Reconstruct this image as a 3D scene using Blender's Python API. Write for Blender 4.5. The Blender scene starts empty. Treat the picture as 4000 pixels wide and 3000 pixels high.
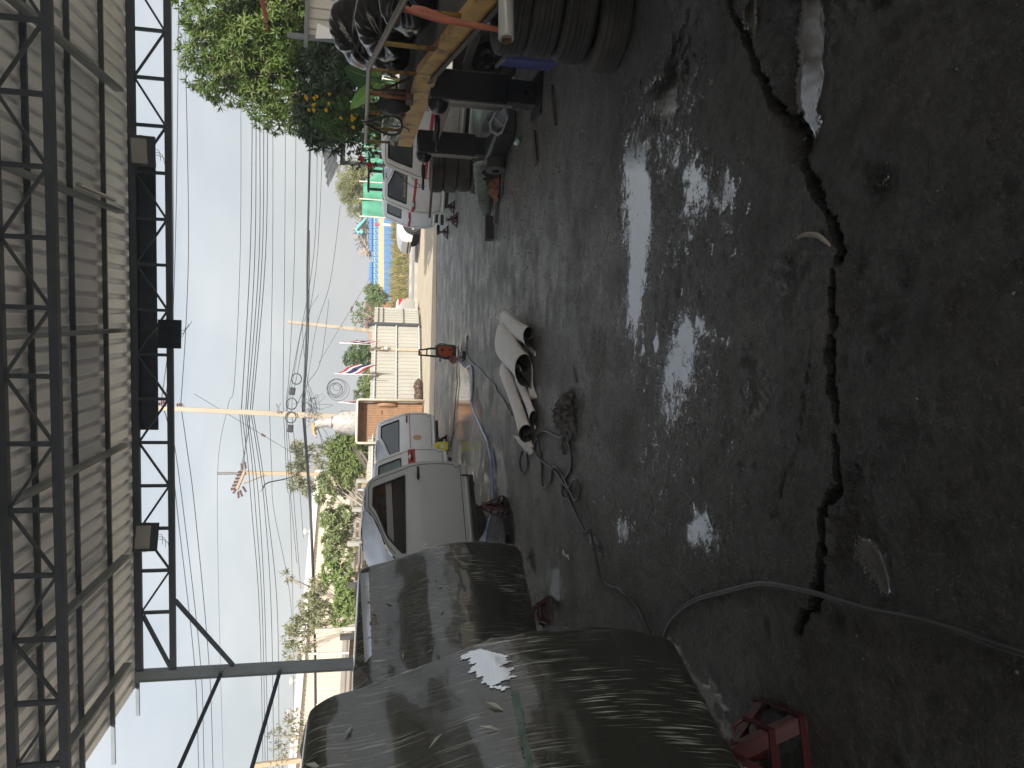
import bpy, bmesh, math, random
import numpy as np
from mathutils import Vector, Matrix

# ------------------------------------------------------------------ camera, sky, sun, exposure
SC = bpy.context.scene
COL = SC.collection
FPX = 2700.0; CAMH = 1.55; PITCH = math.atan(510 / FPX); RHO = math.radians(1.1)
_R0 = np.array([1, 0, 0.]); _U0 = np.array([0, math.sin(PITCH), math.cos(PITCH)])
_FW = np.array([0, math.cos(PITCH), -math.sin(PITCH)])
_CR = math.cos(RHO) * _R0 + math.sin(RHO) * _U0          # rightwards in the upright view
_CU = -math.sin(RHO) * _R0 + math.cos(RHO) * _U0         # upwards in the upright view
_C = np.array([0, 0, CAMH])
cam = bpy.data.cameras.new('camera'); cam.sensor_width = 36; cam.lens = 36 * FPX / 4000
cam.clip_start = 0.05; cam.clip_end = 3000
camo = bpy.data.objects.new('camera', cam); COL.objects.link(camo)
# the phone was held sideways: picture-right is world-down, picture-up is world-right
X_, Y_, Z_ = -_CU, _CR, -_FW
camo.matrix_world = Matrix(((X_[0], Y_[0], Z_[0], 0), (X_[1], Y_[1], Z_[1], 0), (X_[2], Y_[2], Z_[2], CAMH), (0, 0, 0, 1)))
SC.camera = camo

SUN_EL = math.radians(33); SUN_AZ = math.radians(163)     # azimuth from +Y towards +X: behind the camera, a little right
W = bpy.data.worlds.new('World'); SC.world = W; W.use_nodes = True
nt = W.node_tree; nt.nodes.clear()
out = nt.nodes.new('ShaderNodeOutputWorld'); bg = nt.nodes.new('ShaderNodeBackground'); bg.inputs['Strength'].default_value = 0.1
sky = nt.nodes.new('ShaderNodeTexSky'); sky.sky_type = 'NISHITA'; sky.sun_disc = False
sky.sun_elevation = SUN_EL; sky.sun_rotation = SUN_AZ; sky.dust_density = 6.0; sky.air_density = 1.4; sky.ozone_density = 1.5
tc = nt.nodes.new('ShaderNodeTexCoord')
mp = nt.nodes.new('ShaderNodeMapping'); mp.inputs['Scale'].default_value = (1.2, 1.2, 3.2)
nz = nt.nodes.new('ShaderNodeTexNoise'); nz.inputs['Scale'].default_value = 2.3; nz.inputs['Detail'].default_value = 7; nz.inputs['Roughness'].default_value = .55
cr = nt.nodes.new('ShaderNodeValToRGB'); cr.color_ramp.elements[0].position = .42; cr.color_ramp.elements[1].position = .74
cr.color_ramp.elements[0].color = (2.85, 2.98, 3.12, 1); cr.color_ramp.elements[1].color = (4.15, 4.1, 4.0, 1)
mx = nt.nodes.new('ShaderNodeMix'); mx.data_type = 'RGBA'; mx.inputs[0].default_value = .74
L = nt.links.new
L(tc.outputs['Generated'], mp.inputs['Vector']); L(mp.outputs[0], nz.inputs['Vector']); L(nz.outputs['Fac'], cr.inputs['Fac'])
L(sky.outputs[0], mx.inputs[6]); L(cr.outputs[0], mx.inputs[7]); L(mx.outputs[2], bg.inputs['Color']); L(bg.outputs[0], out.inputs[0])
sun = bpy.data.lights.new('sun', 'SUN'); sun.energy = 3.25; sun.angle = math.radians(0.6); sun.color = (1, .95, .88)
suno = bpy.data.objects.new('sun', sun); COL.objects.link(suno)
_sd = Vector((math.sin(SUN_AZ) * math.cos(SUN_EL), math.cos(SUN_AZ) * math.cos(SUN_EL), math.sin(SUN_EL)))
suno.rotation_euler = _sd.to_track_quat('Z', 'Y').to_euler(); suno.location = _sd * 60
SC.view_settings.view_transform = 'Standard'; SC.view_settings.look = 'None'; SC.view_settings.gamma = 1
SC.view_settings.exposure = 1.3
SC.render.engine = 'CYCLES'
SC.cycles.max_bounces = 8; SC.cycles.diffuse_bounces = 4; SC.cycles.transparent_max_bounces = 12
SC.cycles.use_denoising = True
SC.cycles.caustics_reflective = False; SC.cycles.caustics_refractive = False

# ------------------------------------------------------------------ helpers
random.seed(7); RNG = np.random.default_rng(11)
def ray(x, y): return _FW + _CR * ((1500 - y) / FPX) + _CU * ((2000 - x) / FPX)
def pj(p):
    q = np.array(p) - _C; w = q @ _FW; return 2000 - FPX * (q @ _CU) / w, 1500 - FPX * (q @ _CR) / w
def gp(x, y, z=0.):                                   # where the sight line through photo point (x, y) meets height z
    d = ray(x, y); p = _C + d * ((z - CAMH) / d[2]); return Vector(p)
def dp(x, y, Y):                                      # ... meets distance Y
    d = ray(x, y); return Vector(_C + d * (Y / d[1]))
def V(*a): return Vector(a)

def prin(m): return m.node_tree.nodes['Principled BSDF']
MATS = {}
def mat(name, col, rough=.5, metal=0., col2=None, scale=6., detail=5., lo=.35, hi=.7, bump=0., bscale=80., coat=0., spec=.5,
        stretch=(1, 1, 1), trans=0., rvar=0., alpha=1., ior=1.45, transl=0., bdetail=4., rust=None, rlo=.6, rhi=.68, rscale=5.):
    if name in MATS: return MATS[name]
    m = bpy.data.materials.new(name); m.use_nodes = True; MATS[name] = m
    n = m.node_tree.nodes; k = m.node_tree.links.new; b = prin(m)
    b.inputs['Base Color'].default_value = (*col, 1); b.inputs['Roughness'].default_value = rough
    b.inputs['Metallic'].default_value = metal; b.inputs['Specular IOR Level'].default_value = spec
    b.inputs['Coat Weight'].default_value = coat; b.inputs['Transmission Weight'].default_value = trans
    b.inputs['IOR'].default_value = ior; b.inputs['Alpha'].default_value = alpha
    t = n.new('ShaderNodeTexCoord'); mpn = n.new('ShaderNodeMapping'); mpn.inputs['Scale'].default_value = stretch
    k(t.outputs['Object'], mpn.inputs['Vector'])
    colsock = None
    if col2 is not None or rvar:
        a = n.new('ShaderNodeTexNoise'); a.inputs['Scale'].default_value = scale; a.inputs['Detail'].default_value = detail; a.inputs['Roughness'].default_value = .6
        k(mpn.outputs[0], a.inputs['Vector'])
        r = n.new('ShaderNodeMapRange'); r.inputs[1].default_value = lo; r.inputs[2].default_value = hi
        k(a.outputs['Fac'], r.inputs[0])
        if col2 is not None:
            x = n.new('ShaderNodeMix'); x.data_type = 'RGBA'; x.inputs[6].default_value = (*col, 1); x.inputs[7].default_value = (*col2, 1)
            k(r.outputs[0], x.inputs[0]); colsock = x.outputs[2]
        if rvar:
            q = n.new('ShaderNodeMapRange'); q.inputs[3].default_value = max(0, rough - rvar); q.inputs[4].default_value = min(1, rough + rvar)
            k(r.outputs[0], q.inputs[0]); k(q.outputs[0], b.inputs['Roughness'])
    if rust is not None:
        a = n.new('ShaderNodeTexNoise'); a.inputs['Scale'].default_value = rscale; a.inputs['Detail'].default_value = 9; a.inputs['Roughness'].default_value = .68
        k(mpn.outputs[0], a.inputs['Vector'])
        r = n.new('ShaderNodeMapRange'); r.inputs[1].default_value = rlo; r.inputs[2].default_value = rhi; k(a.outputs['Fac'], r.inputs[0])
        x = n.new('ShaderNodeMix'); x.data_type = 'RGBA'; x.inputs[6].default_value = (*col, 1); x.inputs[7].default_value = (*rust, 1)
        if colsock: k(colsock, x.inputs[6])
        k(r.outputs[0], x.inputs[0]); colsock = x.outputs[2]
    if colsock: k(colsock, b.inputs['Base Color'])
    if bump:
        a = n.new('ShaderNodeTexNoise'); a.inputs['Scale'].default_value = bscale; a.inputs['Detail'].default_value = bdetail
        k(mpn.outputs[0], a.inputs['Vector'])
        bn = n.new('ShaderNodeBump'); bn.inputs['Strength'].default_value = min(1, bump); bn.inputs['Distance'].default_value = .01 * max(1, bump)
        k(a.outputs['Fac'], bn.inputs['Height']); k(bn.outputs[0], b.inputs['Normal'])
    if transl:
        tr = n.new('ShaderNodeBsdfTranslucent'); ms = n.new('ShaderNodeMixShader'); ms.inputs[0].default_value = transl
        if colsock: k(colsock, tr.inputs[0])
        else: tr.inputs[0].default_value = (*col, 1)
        o = n['Material Output']; k(b.outputs[0], ms.inputs[1]); k(tr.outputs[0], ms.inputs[2]); k(ms.outputs[0], o.inputs[0])
    return m

ORIG = {}
def thing(name, label, cat, loc=(0, 0, 0), rotz=0., group=None):
    o = bpy.data.objects.new(name, None); COL.objects.link(o); o.empty_display_size = .1
    o.location = loc; o.rotation_euler = (0, 0, rotz); o['label'] = label; o['category'] = cat
    if group: o['group'] = group
    ORIG[o] = Matrix.Translation(Vector(loc)) @ Matrix.Rotation(rotz, 4, 'Z')
    return o
def tag(o, label, cat, group=None):
    o['label'] = label; o['category'] = cat
    if group: o['group'] = group
    return o
def struct(o): o['kind'] = 'structure'; return o
def stuff(o): o['kind'] = 'stuff'; return o
def parent_to(o, parent, world=True):
    o.parent = parent
def dup(root, loc=None, rotz=None, label=None, group=None, scale=None, rot=None):
    def cp(o, par):
        c = o.copy(); COL.objects.link(c); c.parent = par
        for ch in list(o.children): cp(ch, c)
        return c
    r = cp(root, None)
    if loc is not None: r.location = loc
    if rotz is not None: r.rotation_euler = (0, 0, rotz)
    if rot is not None: r.rotation_euler = rot
    if scale is not None: r.scale = (scale,) * 3 if not hasattr(scale, '__len__') else scale
    if label: r['label'] = label
    if group: r['group'] = group
    return r

class MB:
    def __init__(s): s.v = []; s.f = []; s.mi = []
    def add(s, vs, fs, mi=0):
        b = len(s.v); s.v.extend([tuple(q) for q in vs]); s.f.extend([tuple(b + i for i in q) for q in fs]); s.mi.extend([mi] * len(fs)); return s
    def obox(s, p, a, b, c, mi=0):
        p, a, b, c = Vector(p), Vector(a), Vector(b), Vector(c)
        vs = [p, p + a, p + a + b, p + b, p + c, p + a + c, p + a + b + c, p + b + c]
        return s.add(vs, [(3, 2, 1, 0), (4, 5, 6, 7), (0, 1, 5, 4), (1, 2, 6, 5), (2, 3, 7, 6), (3, 0, 4, 7)], mi)
    def box(s, c, d, rz=0., R=None, mi=0):
        if R is None: R = Matrix.Rotation(rz, 3, 'Z')
        a, b, e = R @ V(d[0], 0, 0), R @ V(0, d[1], 0), R @ V(0, 0, d[2])
        return s.obox(Vector(c) - (a + b + e) / 2, a, b, e, mi)
    def bar(s, p0, p1, w, h, up=(0, 0, 1), mi=0):
        p0, p1 = Vector(p0), Vector(p1); d = p1 - p0; u = Vector(up)
        if abs(d.normalized().dot(u.normalized())) > .98: u = V(0, 1, 0) if abs(d.normalized().y) < .9 else V(1, 0, 0)
        a = d.cross(u).normalized() * w; c = a.cross(d).normalized() * h
        return s.obox(p0 - a / 2 - c / 2, a, d, c, mi)
    def tube(s, pts, r, n=8, cap=True, mi=0, closed=False):
        pts = [Vector(p) for p in pts]; N = len(pts); rs = r if hasattr(r, '__len__') else [r] * N
        vs = []; prev = None
        for i, p in enumerate(pts):
            if closed: t = pts[(i + 1) % N] - pts[i - 1]
            else: t = pts[min(i + 1, N - 1)] - pts[max(i - 1, 0)]
            t = t.normalized() if t.length > 1e-9 else V(0, 0, 1)
            if prev is None:
                u = V(0, 0, 1) if abs(t.z) < .9 else V(1, 0, 0); a = t.cross(u).normalized()
            else:
                a = (prev - t * prev.dot(t)); a = a.normalized() if a.length > 1e-6 else t.orthogonal().normalized()
            prev = a; b = t.cross(a)
            for k in range(n):
                an = 2 * math.pi * k / n; vs.append(p + (a * math.cos(an) + b * math.sin(an)) * rs[i])
        fs = []
        for i in range(N if closed else N - 1):
            j = (i + 1) % N
            for k in range(n): fs.append((i * n + k, i * n + (k + 1) % n, j * n + (k + 1) % n, j * n + k))
        if cap and not closed: fs.append(tuple(range(n - 1, -1, -1))); fs.append(tuple((N - 1) * n + k for k in range(n)))
        return s.add(vs, fs, mi)
    def lathe(s, prof, n=24, M=None, mi=0, closed=False, rfun=None):
        M = M or Matrix.Identity(4); vs = []; N = len(prof)
        for i, (r, z) in enumerate(prof):
            for k in range(n):
                a = 2 * math.pi * k / n; q = r + (rfun(i, k) if rfun else 0)
                vs.append(M @ V(q * math.cos(a), q * math.sin(a), z))
        fs = [(i * n + k, i * n + (k + 1) % n, ((i + 1) % N) * n + (k + 1) % n, ((i + 1) % N) * n + k) for i in range(N if closed else N - 1) for k in range(n)]
        return s.add(vs, fs, mi)
    def grid(s, P, mi=0, skip=None, wrap=False):
        n = len(P); m = len(P[0]); vs = [q for row in P for q in row]; fs = []
        for i in range(n - 1):
            for j in range(m if wrap else m - 1):
                if skip and skip(i, j): continue
                j2 = (j + 1) % m; fs.append((i * m + j, i * m + j2, (i + 1) * m + j2, (i + 1) * m + j))
        return s.add(vs, fs, mi)
    def poly(s, vs, mi=0): return s.add(vs, [tuple(range(len(vs)))], mi)
    def prism(s, prof, d, mi=0):                         # closed outline (list of points) pushed along d
        d = Vector(d); n = len(prof); vs = [Vector(p) for p in prof] + [Vector(p) + d for p in prof]
        fs = [tuple(range(n - 1, -1, -1)), tuple(range(n, 2 * n))] + [(i, (i + 1) % n, n + (i + 1) % n, n + i) for i in range(n)]
        return s.add(vs, fs, mi)
    def build(s, name, m, parent=None, smooth=False, bevel=0., local=False, fix=False, sharp=None, solid=0.):
        me = bpy.data.meshes.new(name); vs = s.v
        if parent is not None and not local:
            p = parent
            while p not in ORIG and p.parent: p = p.parent
            I = ORIG[p].inverted(); vs = [tuple(I @ Vector(q)) for q in s.v]
        me.from_pydata(vs, [], s.f)
        ms = m if isinstance(m, (list, tuple)) else [m]
        for q in ms: me.materials.append(q)
        if len(ms) > 1: me.polygons.foreach_set('material_index', s.mi)
        if fix:
            b = bmesh.new(); b.from_mesh(me); bmesh.ops.remove_doubles(b, verts=b.verts, dist=1e-5); bmesh.ops.recalc_face_normals(b, faces=b.faces); b.to_mesh(me); b.free()
        if smooth:
            me.polygons.foreach_set('use_smooth', [True] * len(me.polygons))
            if sharp: me.set_sharp_from_angle(angle=math.radians(sharp))
        me.update()
        o = bpy.data.objects.new(name, me); COL.objects.link(o)
        if parent is not None: o.parent = parent
        if bevel:
            q = o.modifiers.new('bevel', 'BEVEL'); q.width = bevel; q.segments = 2; q.limit_method = 'ANGLE'; q.angle_limit = math.radians(40)
        if solid:
            q = o.modifiers.new('solid', 'SOLIDIFY'); q.thickness = solid; q.offset = 0
        return o

def spline(pts, n=8):                                   # Catmull-Rom through the points
    pts = [Vector(p) for p in pts]; out = []
    for i in range(len(pts) - 1):
        a = pts[max(i - 1, 0)]; b = pts[i]; c = pts[i + 1]; d = pts[min(i + 2, len(pts) - 1)]
        for k in range(n):
            t = k / n; out.append(.5 * ((2 * b) + (c - a) * t + (2 * a - 5 * b + 4 * c - d) * t * t + (3 * b - a - 3 * c + d) * t ** 3))
    out.append(pts[-1]); return out

def _hash(ix, iy, s):
    h = (ix.astype(np.int64) * 374761393 + iy.astype(np.int64) * 668265263 + s * 1442695041) & 0x7fffffff
    h = ((h ^ (h >> 13)) * 1274126177) & 0x7fffffff
    return ((h ^ (h >> 16)) & 0xffff) / 65535.0
def vn(x, y, s=0):
    ix = np.floor(x); iy = np.floor(y); fx = x - ix; fy = y - iy; fx = fx * fx * (3 - 2 * fx); fy = fy * fy * (3 - 2 * fy)
    return (_hash(ix, iy, s) * (1 - fx) + _hash(ix + 1, iy, s) * fx) * (1 - fy) + (_hash(ix, iy + 1, s) * (1 - fx) + _hash(ix + 1, iy + 1, s) * fx) * fy
def fbm(x, y, s=0, o=4):
    a = .5; t = 0; n = 0
    for i in range(o): t = t + a * vn(x * 2 ** i, y * 2 ** i, s + i * 17); n += a; a *= .5
    return t / n

def text_mesh(txt, size, M, m, name, parent, extrude=.002):
    c = bpy.data.curves.new(name, 'FONT'); c.body = txt; c.size = size; c.extrude = extrude; c.align_x = 'CENTER'; c.align_y = 'CENTER'
    t = bpy.data.objects.new(name, c); COL.objects.link(t)
    dg = bpy.context.evaluated_depsgraph_get(); me = bpy.data.meshes.new_from_object(t.evaluated_get(dg))
    bpy.data.objects.remove(t); bpy.data.curves.remove(c)
    I = ORIG[parent].inverted() if parent in ORIG else Matrix.Identity(4)
    me.transform(I @ M); me.materials.clear(); me.materials.append(m); me.name = name
    o = bpy.data.objects.new(name, me); COL.objects.link(o); o.parent = parent; return o

# ------------------------------------------------------------------ ground
def ground_material():
    m = bpy.data.materials.new('oily_concrete'); m.use_nodes = True; n = m.node_tree.nodes; k = m.node_tree.links.new; b = prin(m)
    t = n.new('ShaderNodeTexCoord')
    def noise(scale, detail=5, rough=.6, src=None):
        a = n.new('ShaderNodeTexNoise'); a.inputs['Scale'].default_value = scale; a.inputs['Detail'].default_value = detail; a.inputs['Roughness'].default_value = rough
        k(src or t.outputs['Object'], a.inputs['Vector']); return a.outputs['Fac']
    def rng(s, lo, hi, a=0., c=1.):
        r = n.new('ShaderNodeMapRange'); r.inputs[1].default_value = lo; r.inputs[2].default_value = hi; r.inputs[3].default_value = a; r.inputs[4].default_value = c; k(s, r.inputs[0]); return r.outputs[0]
    def mixc(f, a, c):
        x = n.new('ShaderNodeMix'); x.data_type = 'RGBA'
        if isinstance(f, float): x.inputs[0].default_value = f
        else: k(f, x.inputs[0])
        for s, i in ((a, 6), (c, 7)):
            if isinstance(s, tuple): x.inputs[i].default_value = (*s, 1)
            else: k(s, x.inputs[i])
        return x.outputs[2]
    def math_(op, a, c):
        x = n.new('ShaderNodeMath'); x.operation = op
        for s, i in ((a, 0), (c, 1)):
            if isinstance(s, (int, float)): x.inputs[i].default_value = s
            else: k(s, x.inputs[i])
        return x.outputs[0]
    wet = n.new('ShaderNodeAttribute'); wet.attribute_name = 'wet'
    dry = n.new('ShaderNodeAttribute'); dry.attribute_name = 'dust'  # real dust together with the daylight grade painted into the floor
    damp = n.new('ShaderNodeAttribute'); damp.attribute_name = 'damp'
    # water where the floor dips below the film level; fine grain breaks its edge into specks
    fine = math_('ADD', math_('MULTIPLY', math_('SUBTRACT', noise(85, 4, .75), .5), 4.2), math_('MULTIPLY', math_('SUBTRACT', noise(20, 5, .65), .5), 2.4))
    wetm = rng(math_('ADD', wet.outputs['Fac'], fine), -.12, .22)
    c = mixc(rng(noise(.55, 6), .40, .62), (.023, .0225, .021), (.070, .067, .061))           # oil stains against worn concrete
    c = mixc(rng(noise(4.5, 7, .7), .46, .66, 0, .8), c, (.036, .035, .033))
    c = mixc(rng(noise(1.3, 6, .65), .52, .64, 0, .6), c, (.10, .09, .068))                     # muddy, brownish scuffs
    c = mixc(rng(noise(75, 4, .75), .53, .70, 0, .75), c, (.21, .20, .185))                  # grit
    c = mixc(rng(noise(120, 3, .7), .34, .45, .85, 0), c, (.014, .014, .0135))                    # pin holes
    vo = n.new('ShaderNodeTexVoronoi'); vo.inputs['Scale'].default_value = 38; k(t.outputs['Object'], vo.inputs['Vector'])
    c = mixc(math_('MULTIPLY', rng(vo.outputs['Distance'], .05, .13, 1, 0), rng(noise(3, 3), .5, .62)), c, (.34, .33, .31))   # pale chips of stone
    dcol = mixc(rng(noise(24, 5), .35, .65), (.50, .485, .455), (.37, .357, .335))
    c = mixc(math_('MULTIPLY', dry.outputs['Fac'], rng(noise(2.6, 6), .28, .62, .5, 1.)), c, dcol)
    ta = n.new('ShaderNodeAttribute'); ta.attribute_name = 'tan'
    c = mixc(math_('MULTIPLY', ta.outputs['Fac'], rng(noise(11, 7, .75), .40, .62)), c, mixc(rng(noise(90, 3), .4, .6), (.32, .235, .14), (.10, .08, .055)))
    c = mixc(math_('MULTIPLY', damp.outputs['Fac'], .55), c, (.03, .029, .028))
    ck = n.new('ShaderNodeAttribute'); ck.attribute_name = 'crack'
    c = mixc(rng(noise(36, 6, .75), .42, .60, 0, .55), c, (.014, .014, .0135))
    c = mixc(ck.outputs['Fac'], mixc(wetm, c, (.016, .016, .016)), (.004, .004, .004))  # crack inside painted near-black to carry the shade of its depth
    k(c, b.inputs['Base Color']); k(rng(wetm, 0, 1, 1.5, 2.9), b.inputs['IOR'])
    r = rng(noise(1.6, 8, .75), .40, .62, .24, .72)
    r = math_('SUBTRACT', r, math_('MULTIPLY', damp.outputs['Fac'], .30))
    r = math_('MULTIPLY', r, math_('SUBTRACT', 1, wetm))
    r = math_('MAXIMUM', math_('MAXIMUM', r, .04), ck.outputs['Fac']); k(r, b.inputs['Roughness'])
    hgt = math_('ADD', noise(60, 6, .7), math_('ADD', math_('MULTIPLY', noise(190, 3), .5), math_('MULTIPLY', noise(22, 5, .7), 1.3)))
    bn = n.new('ShaderNodeBump'); bn.inputs['Distance'].default_value = .06
    k(math_('SUBTRACT', 1.0, math_('MULTIPLY', wetm, .975)), bn.inputs['Strength']); k(hgt, bn.inputs['Height']); k(bn.outputs[0], b.inputs['Normal'])
    return m

def graded(lo, hi, f0, f1, step, grow=1.09, cap=.6):
    a = list(np.arange(f0, f1, step)); s = step; x = a[-1]
    while x < hi: s = min(s * grow, cap); x += s; a.append(min(x, hi))
    s = step; x = f0; pre = []
    while x > lo: s = min(s * grow, cap); x -= s; pre.append(max(x, lo))
    return np.array(pre[::-1] + a)

CRACK = [gp(*q) for q in ((2780, -260), (2860, 60), (2930, 200), (3000, 390), (3095, 520), (3120, 640), (3190, 760), (3250, 870), (3275, 980), (3262, 1100), (3258, 1250),
                          (3232, 1380), (3240, 1500), (3258, 1620), (3254, 1760), (3246, 1880), (3215, 2020), (3212, 2150), (3204, 2260), (3180, 2380), (3120, 2470), (3050, 2560), (2990, 2760))]
CRACK2 = [gp(*q) for q in ((3165, 1270), (3160, 1450), (3130, 1620), (3110, 1760), (3070, 1850), (3040, 1960), (3010, 2020))]
# (photo x, y, half length along X, half length along Y, depth)
PUD = [(2490, 930, .60, .15, .022), (2470, 1120, .32, .11, .016), (2500, 760, .2, .14, .012), (2600, 330, .38, .30, .017), (2450, 640, .35, .16, .02), (2640, 1420, .30, .26, .0165), (2720, 2070, .13, .19, .020),
       (3118, 60, .40, .07, .056), (3100, 260, .22, .055, .05), (3088, 400, .12, .045, .045), (3150, 180, .15, .05, .036), (1815, 1640, 1.0, 1.0, .030), (1860, 1720, .7, .55, .026), (1790, 1500, .8, .8, .02), (1935, 1790, .32, .75, .024), (1905, 1850, .42, .42, .022),
       (1985, 2090, .5, .50, .032), (1960, 1950, .3, .4, .022), (2070, 2180, .2, .5, .017), (2160, 2260, .28, .40, .017), (3335, 2190, .085, .075, .042), (3390, 2270, .07, .05, .036), (2330, 2110, .09, .20, .018), (2430, 2080, .10, .16, .016),
       (2690, 770, .22, .2, .013), (2830, 740, .10, .10, .0145), (2960, 1530, .12, .10, .0145), (3080, 1170, .14, .08, .0145), (3460, 1300, .14, .1, .014), (3400, 640, .1, .08, .0145), (2550, 1270, .06, .07, .017), (3300, 1950, .12, .06, .02)]
def polydist(px, py, poly):
    d = np.full(px.shape, 9.)
    for a, b in zip(poly[:-1], poly[1:]):
        ex, ey = b.x - a.x, b.y - a.y; L2 = ex * ex + ey * ey
        t = np.clip(((px - a.x) * ex + (py - a.y) * ey) / L2, 0, 1)
        d = np.minimum(d, np.hypot(px - a.x - t * ex, py - a.y - t * ey))
    return d
xs = graded(-9.5, 11.5, -1.6, 1.9, .0155, 1.07, .9); ys = graded(-4.5, 21.4, 1.35, 4.6, .0145, 1.022, .35)
GX, GY = np.meshgrid(xs, ys)
h = (fbm(GX * .7, GY * .7, 3, 3) - .5) * .016 + (fbm(GX * 4, GY * 4, 9, 4) - .5) * .012
near = np.clip((9 - GY) / 6, 0, 1)
h += (fbm(GX * 15, GY * 15, 21, 3) - .5) * .017 * near + (vn(GX * 42, GY * 42, 5) - .5) * .006 * near
pits = fbm(GX * 9, GY * 9, 77, 3); h -= np.clip(pits - .72, 0, 1) * .06 * near
damp = np.zeros_like(h)
WX = GX + (fbm(GX * 2.1, GY * 2.1, 101, 3) - .5) * .30; WY = GY + (fbm(GX * 2.1 + 7, GY * 2.1, 103, 3) - .5) * .16
for (px, py, rx, ry, dd) in PUD:
    c = gp(px, py); e = ((WX - c.x) / rx) ** 2 + ((WY - c.y) / ry) ** 2; g = np.exp(-e * 1.1)
    h -= dd * g; damp = np.maximum(damp, np.exp(-e * .55))
wob = (fbm(GX * 6, GY * 6, 31, 4) - .5) * .09; wob2 = (vn(GX * 30, GY * 30, 8) - .5) * .02
d1 = polydist(GX + wob, GY + wob * .7, CRACK) + wob2; wdt = .008 + .010 * vn(GX * 2.3, GY * 0 + .5, 4) + .008 * np.clip(-GX - .1, 0, 1); wdt = wdt * np.clip((GX + 1.02) / .3, .02, 1)
h = np.maximum(h, -.070); h -= .11 * np.clip(1 - (d1 / wdt) ** 2, 0, 1) ** .4
d2 = polydist(GX + wob * .5, GY + wob * .5, CRACK2) + wob2 * .4; h -= .010 * np.clip(1 - d2 / .007, 0, 1)
side = np.interp(GX, [p.x for p in CRACK[::-1]], [p.y for p in CRACK[::-1]])      # the slab on the camera's side has sunk and broken up
h -= .018 * np.clip((side - GY) / .08, 0, 1) * near + 0
h += (fbm(GX * 7, GY * 7, 55, 4) - .5) * .045 * np.clip((side - GY) / .1, 0, 1) * near
LEVEL = -.0135
lev = np.where(GY < 2.75, np.where(GX > .7, -.058, -.05), LEVEL)
wet = np.clip((lev - h) / .0105, -1.6, 1.3)
wet[d1 < wdt * 1.3] = -1.6
Z = np.maximum(h, lev - .0005); Z[d1 < wdt * 1.3] = h[d1 < wdt * 1.3]
tl = np.clip(1 - (((GX - 1.35) / .75) ** 4 + ((GY - 2.42) / .2) ** 4), 0, 1) ** .5
Z = np.where(wet > .1, Z - (GY - 2.42) * .044 * tl, Z)      # that film of water runs off gently
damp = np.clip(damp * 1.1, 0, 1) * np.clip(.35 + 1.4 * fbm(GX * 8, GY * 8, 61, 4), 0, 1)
dust_and_light = np.clip((GY - 2.3) / 4.5, 0, 1) * .85 + np.clip((GY - 9) / 9, 0, 1) * .35 + np.clip((1.0 - GY) / .8, 0, 1) * .9  # daylight fall-off put into the colour; pale floor behind camera added for bounce
# swept-up gravel and sawdust by the ramp
gr = np.exp(-(((GX - 2.55) / .75) ** 2 + ((GY - 7.6) / 1.5) ** 2)); dust_and_light = np.clip(np.maximum(dust_and_light, gr * 1.0 * np.clip(fbm(GX * 5, GY * 5, 71, 4) * 2.2 - .5, 0, 1)), 0, 1)
dust_and_light *= np.clip(1 - wet, 0, 1); inc = np.clip(1.3 - d1 / wdt / 1.2, 0, 1); dust_and_light *= 1 - inc
ny, nx = GX.shape
me = bpy.data.meshes.new('yard_ground')
co = np.stack([GX, GY, Z], -1).reshape(-1, 3).astype(np.float32)
idx = np.arange(ny * nx).reshape(ny, nx); q = np.stack([idx[:-1, :-1], idx[:-1, 1:], idx[1:, 1:], idx[1:, :-1]], -1).reshape(-1, 4).astype(np.int32)
me.vertices.add(len(co)); me.vertices.foreach_set('co', co.ravel()); me.loops.add(q.size); me.loops.foreach_set('vertex_index', q.ravel())
me.polygons.add(len(q)); me.polygons.foreach_set('loop_start', np.arange(0, q.size, 4, dtype=np.int32)); me.polygons.foreach_set('use_smooth', np.ones(len(q), bool)); me.update(calc_edges=True); me.validate()
for nm, ar in (('wet', wet), ('dust', dust_and_light), ('damp', damp), ('tan', np.clip(gr * 1.5 - .25, 0, 1)), ('crack', np.clip(inc * 1.6, 0, 1))):
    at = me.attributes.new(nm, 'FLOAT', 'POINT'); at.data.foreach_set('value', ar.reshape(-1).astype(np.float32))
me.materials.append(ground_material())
struct_yard = bpy.data.objects.new('yard_ground', me); COL.objects.link(struct_yard); struct(struct_yard)

M_sand = mat('sandy_soil', (.50, .425, .315), .95, col2=(.38, .32, .24), scale=1.4, bump=.8, bscale=30, lo=.3, hi=.7)
gx_, gy_ = (-300, -40, -9.4, 11.4, 40, 300), (-120, -40, -4.4, 21.3, 40, 60, 120, 500)
mb = MB(); P = [[V(x, y, -.075) for x in gx_] for y in gy_]
struct(mb.grid(P, skip=lambda i, j: i == 2 and j == 2).build('ground', M_sand))
# a low sand lip over the slab's edge
mb = MB(); P = []
for i in range(60):
    x = -30 + i * 1.1; w = .5 * math.sin(i * 1.7) + .3 * math.sin(i * .63); P.append([V(x, 20.55 + w * .35, .006), V(x, 21.2 + w * .3, .05), V(x, 22.6, .045), V(x, 26, .0), V(x, 33.6, -.05)])
struct(mb.grid(P).build('sand_verge', M_sand, smooth=True))
M_road = mat('road_concrete', (.34, .325, .30), .9, col2=(.25, .24, .225), scale=.7, bump=.3, bscale=20)
RD0, RD1 = 33.4, 40.0
mb = MB(); mb.grid([[V(x, RD0 + .10 * x * .3, -.045), V(x, RD1 + .10 * x * .3, -.045)] for x in (-200, -60, -20, 0, 20, 60, 200)]); struct(mb.build('road', M_road))
mb = MB()
for s in (0, 1):
    yy = RD0 - .25 if s == 0 else RD1 + .05
    mb.obox((-200, yy - 6, -.07), (400, 12, 0), (0, .2, 0), (0, 0, .16))
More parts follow.
